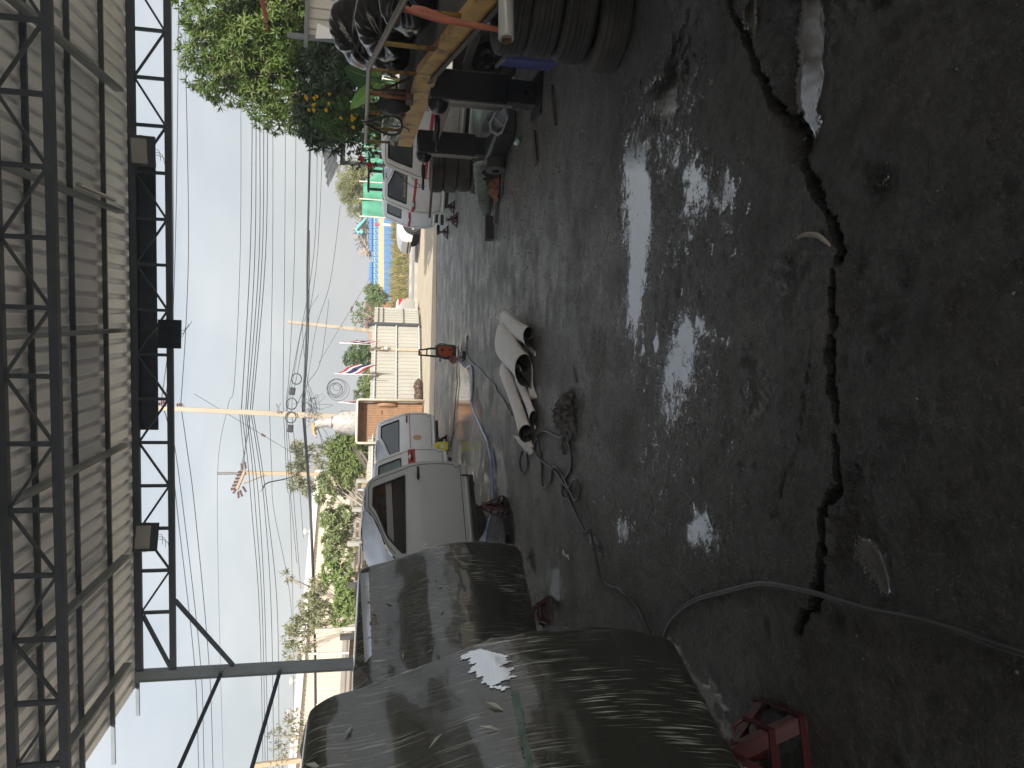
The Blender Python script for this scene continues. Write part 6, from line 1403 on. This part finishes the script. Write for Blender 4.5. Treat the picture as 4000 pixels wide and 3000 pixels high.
# rack with tyres and bits
rk = thing('tyre_rack', 'dark cluttered shelf rack holding old tyres and cans behind the cabs', 'rack', dp(1500, 660, 18.4))
za = dp(1446, 600, 18.4); zb_ = dp(1446, 742, 18.0); q1 = V(za.x, za.y, 0); q2 = V(zb_.x, zb_.y, 0)
M_rk = mat('grimy_rack', (.085, .075, .065), .8)
for s in (0, .5, 1): MB().obox(q1.lerp(q2, s), V(.06, 0, 0), V(0, .06, 0), UP * za.z).build('upright', M_rk, rk)
for z in (.7, 1.25, za.z): MB().obox(q1 + UP * z, q2 - q1, V(.05, .45, 0), UP * .05).build('shelf', M_rk, rk)
for s, z, lb in ((.15, 1.42, 'old tyre standing on the grimy rack, nearest the stall post'), (.40, 1.42, 'old tyre standing mid-shelf on the grimy rack')):
    c = q1.lerp(q2, s) + V(.02, .2, 0); place_tyre(ty0, (c.x, c.y, z + .03), (math.pi / 2, 0, .5), lb, 'tyres on the rack', sc=.5)
crumple('paint_can', 'orange can on the grimy rack', 'can', q1.lerp(q2, .72) + V(0, .1, 1.30), .07, (1, 1, 1), mat('orange_can', (.42, .12, .05), .5), 91, .1, 2, 3)
# green shade-net fence
M_net = mat('green_shade_net', (.17, .52, .37), .8, col2=(.13, .44, .31), scale=2, transl=.45)
nf = thing('net_fence', 'sagging green shade net fence on pale posts beyond the cabs', 'fence', dp(1480, 650, 30))
def netpt(y, v): return None
cols_ = np.linspace(845, 300, 9)
for k in range(8):
    y0, y1 = cols_[k], cols_[k + 1]; P = []
    for i in range(9):
        s = i / 8; row = []
        for j in range(11):
            u = j / 10; y = y0 + (y1 - y0) * u; sg = (.02, .0, .55, .08, .05, .10, .22, .05)[k] * math.sin(math.pi * u) * (1 - s) ** .5
            top = dp(1413 + (6 if k % 2 else 0), y, 30.5 - .0015 * (845 - y)); p = V(top.x, top.y + .07 * math.sin(u * 9 + s * 6 + k), top.z * (1 - s) + .1 * s - sg); row.append(p)
        P.append(row)
    MB().grid(P).build('net_panel', M_net, nf, smooth=True, solid=.006)
for y in cols_:
    a = dp(1408, y, 30.5 - .0015 * (845 - y)); MB().obox(V(a.x - .03, a.y - .06, 0), V(.05, 0, 0), V(0, .05, 0), V(0, 0, a.z + .05)).build('net_post', mat('pale_post', (.55, .5, .42), .7), nf)
# far blue trays, steel heap, excavator arm
M_b1, M_b2 = mat('blue_steel_tray', (.05, .19, .44), .5, col2=(.045, .165, .38), scale=1), mat('light_blue_tray', (.20, .40, .68), .5)
tr = thing('blue_hoarding', 'far blue panelled hoarding with pale rounded windows, across the field', 'hoarding', dp(1484, 1000, 75))
YT = 75.
for k in range(18):
    ya, yb = 826 + 22 * k, 826 + 22 * (k + 1) - .8
    lo_, hi_ = 1486, 1443 - (2 if k % 3 else 0); hi_ += 16 if k in (7, 8) else 0; hi_ += 14 if k > 15 else 0
    A = [dp(lo_, ya, YT), dp(lo_, yb, YT), dp(hi_, yb, YT), dp(hi_, ya, YT)]; A[0].z = A[1].z = -.1
    MB().prism(A, V(0, .5, 0)).build('panel', M_b1, tr)
    if k < 16:
        B = [dp(1475, ya + 3, YT - .06), dp(1475, yb - 5, YT - .06), dp(1470, yb - 1, YT - .06), dp(1461, yb - 1, YT - .06), dp(1461, ya + 2, YT - .06)]; MB().prism(B, V(0, .05, 0)).build('pale_window', M_b2, tr)
        for e in (.35, .65):
            c = dp(1468, ya + (yb - ya) * e, YT - .12); MB().box(c, (.12, .04, .12)).build('dark_hole', M_dark, tr)
    MB().bar(dp(1452, ya, YT - .1), dp(1452, yb, YT - .1), .1, .06).build('rib', mat('blue_rib', (.03, .15, .42), .5), tr)
hp = thing('steel_heap', 'heap of grey and tan steel frames piled behind the blue hoarding', 'steel heap', dp(1440, 920, 80))
M_st = [mat('heap_grey', (.26, .26, .25), .7), mat('heap_tan', (.42, .31, .19), .7), mat('heap_dark', (.10, .095, .09), .8)]
for k in range(95):
    y = 850 + 140 * RNG.random() ** .9; top = 1398 + (y - 850) * .14 + RNG.uniform(0, 30); x = min(1448, top); c = dp(x, y, 80 + RNG.uniform(-1.5, 1.5)); d = V(RNG.normal(0, 1), RNG.normal(0, .3), RNG.normal(0, .55)).normalized() * RNG.uniform(.5, 1.4)
    MB().bar(c - d, c + d, .09, .09).build('steel_beam', M_st[k % 3], hp)
for k in range(5):
    c = dp(1437, 862 + 28 * k, 79); 
    for e in (-.35, .35): MB().bar(c + V(-.45, 0, e), c + V(.45, 0, e), .08, .08).build('steel_frame', M_st[1], hp)
    for e in (-.4, 0, .4): MB().bar(c + V(e, 0, -.35), c + V(e + .2, 0, .35), .06, .06).build('steel_frame', M_st[1], hp)
mb = MB(); b0_, b1_ = dp(1480, 900, 82), dp(1445, 970, 82); mb.obox(V(b0_.x, b0_.y, 0), V(b1_.x - b0_.x, 0, 0), V(0, 3, 0), UP * 2.6); mb.build('heap_base', M_st[2], hp)
ex = thing('excavator', 'turquoise excavator arm sticking out of the steel heap', 'excavator', dp(1445, 850, 78)); M_teal = mat('turquoise_paint', (.12, .50, .48), .5)
MB().prism([dp(1448, 838, 78), dp(1440, 834, 78), dp(1389, 888, 78), dp(1393, 898, 78)], V(0, .6, 0)).build('boom', M_teal, ex, bevel=.05)
MB().prism([dp(1389, 888, 78), dp(1386, 896, 78), dp(1400, 916, 78), dp(1404, 908, 78)], V(0, .5, 0)).build('stick', M_teal, ex, bevel=.05)
MB().prism([dp(1400, 905, 78), dp(1412, 896, 78), dp(1420, 906, 78), dp(1412, 914, 78)], V(0, .9, 0)).build('bucket', M_teal, ex, bevel=.05)
c = dp(1480, 830, 78.5); MB().box((c.x, c.y, 1.0), (3.2, 2.4, 1.6)).build('body', M_teal, ex, bevel=.2)
for s in (-1, 1): MB().box((c.x, c.y + s * 1.0, .35), (3.6, .5, .7)).build('track', M_rub, ex, bevel=.2)
rs = dp(1455, 1262, 60); t = thing('brick_hut', 'small red brown hut roof glimpsed behind the far bushes', 'hut', (rs.x, rs.y, 0))
MB().obox(V(rs.x, rs.y, 0), V(1.9, 0, 0), V(0, 3, 0), UP * 2.5).build('wall', mat('red_brick', (.30, .13, .08), .9), t); MB().obox(V(rs.x - .3, rs.y - .3, 2.5), V(2.4, 0, 0), V(0, 3.6, .4), UP * .2).build('roof', mat('brown_roof', (.20, .09, .06), .8), t)
MB().obox(V(rs.x - 6.5, rs.y - 1, 0), V(6, 0, 0), V(0, 3, 0), UP * 2.7).build('annex', mat('pale_brown_wall', (.34, .22, .15), .9), t)
yf = thing('yellow_wall', 'pale yellow low wall with a red and white post behind the grass field', 'wall', dp(1490, 980, 70))
MB().obox(dp(1500, 1225, 66) * 1.0, dp(1500, 800, 70) - dp(1500, 1225, 66), V(0, .3, 0), UP * .55).build('wall', mat('pale_yellow', (.40, .34, .22), .8), yf)
a = dp(1500, 878, 66); MB().tube([V(a.x, a.y, 0), V(a.x, a.y, a.z + .4)], .13, 10).build('post', M_white, yf); MB().tube([V(a.x, a.y, a.z + .4), V(a.x, a.y, a.z + .85)], .14, 10).build('post_tip', mat('post_red', (.5, .08, .06), .6), yf)

# ------------------------------------------------------------------ trees and plants
def leafmat(name, c1, c2, transl=.28, sc=1.3, rough=.5): return mat(name, c1, rough, col2=c2, scale=sc, lo=.35, hi=.65, transl=transl, detail=3)
M_bark = mat('bark', (.13, .085, .06), .9, col2=(.08, .055, .04), scale=6, bump=.8, bscale=25)
M_bark2 = mat('pale_bark', (.36, .31, .26), .9, col2=(.28, .24, .2), scale=6)
class Leaves:
    def __init__(s): s.v = []; s.f = []
    def leaf(s, p, d, n, L, w, bend=.25):
        d = d.normalized(); sd = d.cross(n); sd = sd.normalized() if sd.length > 1e-4 else d.orthogonal().normalized(); up = sd.cross(d)
        b = len(s.v); m = p + d * L * .5 + up * L * .02; e = p + d * L * .95 - up * L * bend
        s.v += [p, m + sd * w / 2 + up * w * .18, e, m - sd * w / 2 + up * w * .18, m]
        s.f += [(b, b + 4, b + 1), (b + 4, b + 2, b + 1), (b, b + 3, b + 4), (b + 4, b + 3, b + 2)]
    def rosette(s, p, ax, n, L, w, spread=1.1, droop=.3):
        ax = ax.normalized(); a = ax.orthogonal().normalized(); b = ax.cross(a); o = random.uniform(0, 6.28)
        for k in range(n):
            an = o + 2.4 * k; tilt = spread * (.35 + .75 * k / n) * random.uniform(.8, 1.2); r = a * math.cos(an) + b * math.sin(an)
            d = ax * math.cos(tilt) + r * math.sin(tilt) + V(0, 0, -droop * random.uniform(.3, 1)); s.leaf(p, d, ax, L * random.uniform(.7, 1.1), w * random.uniform(.8, 1.1), random.uniform(.05, .35))
    def build(s, name, m, parent):
        mb = MB(); mb.v = [tuple(q) for q in s.v]; mb.f = s.f; mb.mi = [0] * len(s.f); return mb.build(name, m, parent, smooth=False)
def rdir(): return V(random.gauss(0, 1), random.gauss(0, 1), random.gauss(0, 1)).normalized()
def tree(name, label, base, blobs, mleaf, n, L, w, per=10, cat='tree', mb_=M_bark, trunk_r=.14, shell=.55, spread=1.1, droop=.3, limbs=True, seed=1, group=None, inner=None, upb=.35):
    random.seed(seed); t = thing(name, label, cat, (base.x, base.y, 0), group=group); lv = Leaves(); lv2 = Leaves()
    wts = [r[0] * r[1] * r[2] for c, r in blobs]
    for _ in range(n):
        c, r = random.choices(blobs, wts)[0]; d = rdir(); k = shell + (1 - shell) * random.random() ** .6
        k *= 1 + .12 * math.sin(d.x * 7 + d.z * 5 + c.x) ; p = c + V(d.x * r[0], d.y * r[1], d.z * r[2]) * k
        if p.z < .15: continue
        (lv if random.random() < .75 else lv2).rosette(p, d + V(0, 0, upb), per, L, w, spread, droop)
    stuff(lv.build('crown', mleaf, t))
    if lv2.f: stuff(lv2.build('crown_new_growth', inner or mleaf, t))
    if limbs:
        mb = MB(); b0 = V(base.x, base.y, -.05); top = sum((c for c, r in blobs), V(0, 0, 0)) / len(blobs); fork = b0.lerp(top, .35)
        mb.tube(spline([b0, b0.lerp(fork, .5) + V(.05, .02, 0), fork], 4), [trunk_r * (1 - .03 * i) for i in range(9)], 8); mb.build('trunk', mb_, t, smooth=True)
        mb = MB()
        for c, r in blobs:
            P = spline([fork, fork.lerp(c, .5) + rdir() * .15 * r[0], c + V(0, 0, r[2] * .3)], 5); mb.tube(P, [trunk_r * .6 * (1 - .07 * i) for i in range(len(P))], 6)
            for _ in range(4):
                e = c + V(*[q * e_ * .75 for q, e_ in zip(rdir(), r)]); q = P[len(P) // 2 + random.randint(0, 2)]; mb.tube(spline([q, q.lerp(e, .5) + rdir() * .1, e], 4), [trunk_r * .22 * (1 - .08 * i) for i in range(9)], 5)
        mb.build('limbs', mb_, t, smooth=True)
    return t
def B(x, y, Yd, rx, ry, rz): return (dp(x, y, Yd), (rx, ry, rz))
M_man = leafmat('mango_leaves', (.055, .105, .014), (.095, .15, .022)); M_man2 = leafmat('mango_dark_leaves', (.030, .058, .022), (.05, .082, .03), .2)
tree('mango_tree', 'large leafy mango tree rising over the white sheet wall and ramp', dp(1450, 210, 17.5), [B(900, 60, 17.5, 1.5, 1.3, 1.1), B(840, 230, 17.6, .95, 1.0, .75), B(1010, 200, 17.2, 1.1, 1.1, .9), B(900, 330, 17.5, .45, .6, .55), B(1060, 380, 17.3, .8, .8, .65), B(1170, 300, 17.0, 1.2, 1.0, .9), B(1140, 120, 16.9, 1.1, 1.0, .9), B(1020, -100, 17.2, 1.4, 1.2, 1.2)],
     M_man, 3000, .22, .05, 8, trunk_r=.2, seed=3, shell=.7, inner=leafmat('mango_pale_leaves', (.10, .145, .03), (.15, .18, .05)), droop=.45)
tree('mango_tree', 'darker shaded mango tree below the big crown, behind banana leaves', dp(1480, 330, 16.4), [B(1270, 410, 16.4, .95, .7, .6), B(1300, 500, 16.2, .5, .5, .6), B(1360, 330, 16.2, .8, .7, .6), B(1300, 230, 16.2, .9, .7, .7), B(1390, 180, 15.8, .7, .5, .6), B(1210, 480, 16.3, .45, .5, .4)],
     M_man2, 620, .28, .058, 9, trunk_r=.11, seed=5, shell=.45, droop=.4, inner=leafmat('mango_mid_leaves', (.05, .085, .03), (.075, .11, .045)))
M_tec = leafmat('shrub_leaves', (.05, .12, .02), (.08, .16, .03))
ft = tree('flowering_shrub', 'bright green shrub dotted with yellow flowers behind the ramp rail', dp(1560, 470, 14.8), [B(1310, 470, 14.8, .35, .35, .45), B(1380, 430, 14.7, .5, .4, .35), B(1360, 505, 14.8, .3, .3, .3), B(1440, 490, 14.8, .45, .4, .35), B(1270, 430, 14.8, .22, .25, .28)], M_tec, 420, .11, .042, 7, 'shrub', trunk_r=.04, seed=8)
M_yf = mat('yellow_petals', (.75, .48, .015), .6, transl=.3)
random.seed(12)
for (x, y) in ((1195, 378), (1200, 386), (1228, 384), (1240, 378), (1227, 410), (1208, 430), (1228, 430), (1288, 368), (1287, 404), (1377, 455), (1385, 463), (1395, 448), (1333, 462), (1380, 498), (1275, 430), (1376, 468)):
    lv = Leaves(); c = dp(x, y, 14.35); lv.rosette(c, V(-.3, -1, .3), 6, .06, .045, 1.0, .1); lv.build('flower', M_yf, ft)
# banana
M_ban = leafmat('banana_leaf', (.11, .26, .04), (.15, .31, .06), .4, .6)
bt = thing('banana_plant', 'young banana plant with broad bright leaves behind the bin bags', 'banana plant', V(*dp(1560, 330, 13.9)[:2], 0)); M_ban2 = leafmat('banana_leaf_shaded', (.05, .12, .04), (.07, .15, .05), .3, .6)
def blade(p0, p1, w, m, sag, nrm):
    ax = (p1 - p0); P = []; sd = ax.cross(nrm).normalized()
    for i in range(15):
        s = i / 14; c = p0 + ax * s + UP * (-sag * s * s); ww2 = w * math.sin(math.pi * min(1, .08 + s * .94)) ** .6 * (1 - .3 * s)
        P.append([c + sd * ww2 * e + nrm.normalized() * (.10 * abs(e) * w) + nrm.normalized() * .012 * math.sin(s * 30 + e * 3) * abs(e) for e in (-1, -.66, -.33, 0, .33, .66, 1)])
    MB().grid(P).build('leaf', m, bt, smooth=True); MB().tube([p0 + ax * s + UP * (-sag * s * s) - nrm.normalized() * .006 for s in np.linspace(0, 1, 8)], [.018 - .0018 * i for i in range(8)], 6).build('midrib', mat('pale_midrib', (.30, .40, .12), .5), bt)
blade(dp(1475, 325, 13.9), dp(1370, 430, 13.5), .21, M_ban, .0, V(.35, -1, .25)); blade(dp(1490, 320, 14.2), dp(1345, 268, 14.0), .30, M_ban2, .0, V(-.2, -1, .35)); blade(dp(1480, 300, 13.9), dp(1440, 195, 13.6), .22, M_ban, .05, V(.1, -1, .6)); blade(dp(1500, 330, 13.9), dp(1405, 335, 14.3), .17, M_ban2, .0, V(-.8, -.8, .2))
for k in range(6): MB().tube([V(*dp(1540, 330, 13.9)[:2], .1) + V(.03 * k - .08, .02 * k, 0), dp(1500 - 6 * k, 300 + 12 * k, 13.9 + .05 * k)], [.03, .018], 6).build('stalk', mat('banana_stalk', (.25, .33, .09), .5), bt, smooth=True)
hb = tree('hibiscus_bush', 'sparse hibiscus bush with red blooms in front of the green net', dp(1500, 610, 18.0), [B(1400, 590, 18., .25, .3, .25), B(1390, 620, 18., .25, .3, .22), B(1440, 575, 18.0, .3, .3, .22), B(1450, 620, 18., .3, .3, .25), B(1470, 500, 17.5, .5, .4, .35), B(1440, 470, 17.3, .3, .3, .3)], leafmat('hibiscus_leaves', (.035, .075, .02), (.06, .10, .03)), 95, .13, .06, 5, 'bush', trunk_r=.03, seed=21, mb_=M_bark2)
M_rf = mat('red_petals', (.50, .05, .035), .6, transl=.3)
for (x, y) in ((1415, 618), (1470, 553), (1446, 645), (1492, 612)):
    lv = Leaves(); lv.rosette(dp(x, y, 17.5), V(-.3, -1, .2), 6, .13, .10, 1.0, .1); lv.build('flower', M_rf, hb)
tree('dry_fern_bush', 'dry yellow fronded bush at the foot of the green net', dp(1560, 500, 16.), [B(1500, 500, 16, .5, .4, .3), B(1490, 430, 15.6, .4, .4, .3)], leafmat('dry_fronds', (.45, .27, .08), (.38, .28, .12)), 90, .3, .03, 8, 'bush', trunk_r=.03, seed=25)
tree('tamarind_tree', 'feathery yellow green tree beyond the green net fence', dp(1480, 740, 44), [B(1370, 700, 44, 1.2, 1.2, .8), B(1390, 770, 44, 1.3, 1.2, .7), B(1345, 740, 44, .8, .9, .5), B(1410, 690, 44, .9, 1., .6), B(1420, 800, 44, .7, .8, .4)], leafmat('tamarind_leaves', (.17, .19, .05), (.25, .25, .09)), 650, .34, .05, 7, trunk_r=.16, seed=31, mb_=M_bark2, shell=.3, droop=.6)
tree('bush_tree', 'round green bushy tree at the end of the blue hoarding', dp(1480, 1155, 48), [B(1460, 1150, 48, .7, .8, .5), B(1475, 1168, 48, .8, .8, .6), B(1448, 1137, 48, .4, .5, .4)], leafmat('bush_leaves', (.12, .19, .05), (.18, .24, .08)), 260, .28, .08, 7, trunk_r=.1, seed=33)
tree('frangipani_tree', 'sparse pale tree with bare twigs beyond the leaning pole', dp(1460, 1235, 44), [B(1405, 1215, 44, .5, .6, .35), B(1395, 1250, 44, .4, .5, .3), B(1425, 1240, 44, .7, .6, .4), B(1385, 1225, 44, .25, .3, .2)], leafmat('pale_leaves', (.16, .22, .09), (.22, .27, .12)), 60, .26, .1, 5, trunk_r=.09, seed=35, mb_=M_bark2)
tree('leafy_tree', 'drooping green tree behind the fence between the two brighter flags', dp(1500, 1385, 33), [B(1375, 1395, 33, .42, .5, .3), B(1400, 1375, 33, .5, .5, .4), B(1430, 1390, 33, .6, .6, .4), B(1360, 1405, 33, .25, .4, .2)], leafmat('drooping_leaves', (.085, .15, .05), (.13, .20, .07)), 330, .20, .055, 7, trunk_r=.09, seed=37, droop=.7)
tree('leafy_bush', 'light green bush peeping over the fence near the truck bed', dp(1500, 1520, 32), [B(1430, 1520, 32, .6, .5, .35), B(1412, 1545, 32, .35, .4, .3), B(1440, 1480, 32, .35, .4, .25)], leafmat('light_bush_leaves', (.14, .20, .055), (.20, .25, .08)), 230, .18, .06, 6, 'bush', trunk_r=.06, seed=39)
tree('mango_tree', 'dense young mango with long bright leaves beside the upright truck bed', dp(1480, 1770, 29.5), [B(1370, 1745, 29.5, .75, .6, .65), B(1335, 1770, 29.5, .55, .6, .5), B(1400, 1800, 29.5, .75, .6, .5), B(1345, 1830, 29.6, .45, .6, .5), B(1400, 1715, 29.5, .4, .5, .45), B(1310, 1735, 29.5, .3, .4, .35)], leafmat('young_mango_leaves', (.12, .18, .04), (.18, .22, .06)), 430, .40, .075, 9, trunk_r=.09, seed=41, droop=.35, shell=.4)
M_rub_ = leafmat('compound_leaves', (.15, .20, .07), (.22, .26, .10)); M_pale = leafmat('hazy_leaves', (.17, .19, .09), (.24, .24, .12))
tree('sparse_tree', 'sparse twiggy tree reaching into the wires left of the wrapped bundle', dp(1430, 1840, 33), [B(1165, 1740, 33, .25, .4, .22), B(1175, 1800, 33, .35, .4, .2), B(1150, 1830, 33, .25, .3, .2), B(1230, 1760, 33, .25, .3, .25), B(1150, 1885, 33, .3, .4, .22), B(1200, 1905, 33, .3, .4, .22), B(1250, 1800, 33, .2, .3, .2)], M_pale, 130, .34, .075, 7, trunk_r=.1, seed=43, mb_=M_bark2, droop=.55)
tree('vine_tree', 'tangled leafy tree spreading along the cream warehouse', dp(1430, 2080, 27), [B(1290, 1880, 30, .45, .5, .45), B(1270, 1940, 29, .35, .5, .35), B(1345, 1900, 30, .4, .5, .3), B(1290, 2030, 28, .4, .5, .35), B(1330, 2070, 28, .55, .5, .4), B(1350, 2010, 28, .35, .4, .35), B(1300, 2130, 27, .55, .5, .35), B(1360, 2150, 27, .4, .4, .25)], M_rub_, 460, .26, .085, 7, trunk_r=.11, seed=45, mb_=M_bark2, droop=.45)
tree('vine_tree', 'bright leafy tree leaning over the rusty tin fence by the shed post', dp(1420, 2330, 24), [B(1340, 2260, 25, .55, .5, .3), B(1290, 2230, 25, .4, .4, .3), B(1345, 2340, 24, .5, .5, .3), B(1370, 2390, 24, .35, .4, .25), B(1330, 2420, 24, .35, .4, .2)], leafmat('bright_vine_leaves', (.16, .24, .06), (.22, .29, .09)), 330, .20, .085, 7, trunk_r=.09, seed=47, mb_=M_bark2, droop=.4)
tree('hazy_tree', 'pale tall tree with drooping leaf clusters above the cable bundle', dp(1430, 2430, 29), [B(1150, 2445, 29, .35, .4, .3), B(1130, 2500, 29, .3, .4, .25), B(1190, 2440, 29, .4, .4, .35), B(1210, 2360, 29, .45, .5, .4), B(1240, 2290, 29, .35, .4, .35), B(1140, 2560, 29, .25, .3, .3), B(1260, 2400, 29, .5, .5, .4), B(1200, 2520, 29, .25, .3, .25), B(1120, 2250, 29, .2, .3, .15)], M_pale, 330, .28, .07, 6, trunk_r=.11, seed=49, mb_=M_bark2, droop=.7)
tree('bare_tree', 'almost bare twiggy tree beyond the tallest wrapped cab', dp(1300, 2900, 31), [B(1120, 2850, 31, .7, .6, .45), B(1100, 2930, 31, .7, .6, .5), B(1160, 2880, 31, .7, .6, .4), B(1080, 2880, 31, .5, .5, .35), B(1150, 2800, 31, .5, .5, .35)], leafmat('olive_leaves', (.15, .15, .06), (.22, .2, .09)), 120, .20, .05, 5, trunk_r=.09, seed=51, mb_=M_bark2, droop=.6)
# field grass across the road, seeding clumps
random.seed(77); lv = Leaves(); lv2 = Leaves()
for k in range(2600):
    Yg = random.uniform(42, 62); Xg = random.uniform(-6, 18) + (Yg - 42) * .1; p = V(Xg, Yg, 0); hgt = random.uniform(.6, 1.5) * (1 if Yg > 45 else .5 + .5 * (Yg - 42) / 3)
    (lv if random.random() < .6 else lv2).rosette(p, V(random.gauss(0, .15), random.gauss(0, .15), 1), 6, hgt, .07, .42, .05)
o = lv.build('field_grass', leafmat('field_grass_green', (.19, .21, .055), (.30, .27, .085), .3, .25), None); stuff(o); tag(o, 'tall green field grass across the road', 'grass')
o = lv2.build('dry_field_grass', leafmat('field_grass_dry', (.40, .31, .13), (.30, .25, .10), .3, .3), None); stuff(o); tag(o, 'dry straw coloured grass in the field across the road', 'grass')

# ------------------------------------------------------------------ the hazy air
m = bpy.data.materials.new('haze_air'); m.use_nodes = True; n = m.node_tree.nodes; n.remove(n['Principled BSDF'])
pv = n.new('ShaderNodeVolumePrincipled'); pv.inputs['Color'].default_value = (.93, .96, 1, 1); pv.inputs['Density'].default_value = .0032; pv.inputs['Anisotropy'].default_value = .2
m.node_tree.links.new(pv.outputs[0], n['Material Output'].inputs['Volume'])
hz = MB().obox((-304, -124, -1.4), (608, 0, 0), (0, 628, 0), (0, 0, 16)).build('haze', m); stuff(hz); tag(hz, 'thin pale haze hanging over the yard and field', 'haze')
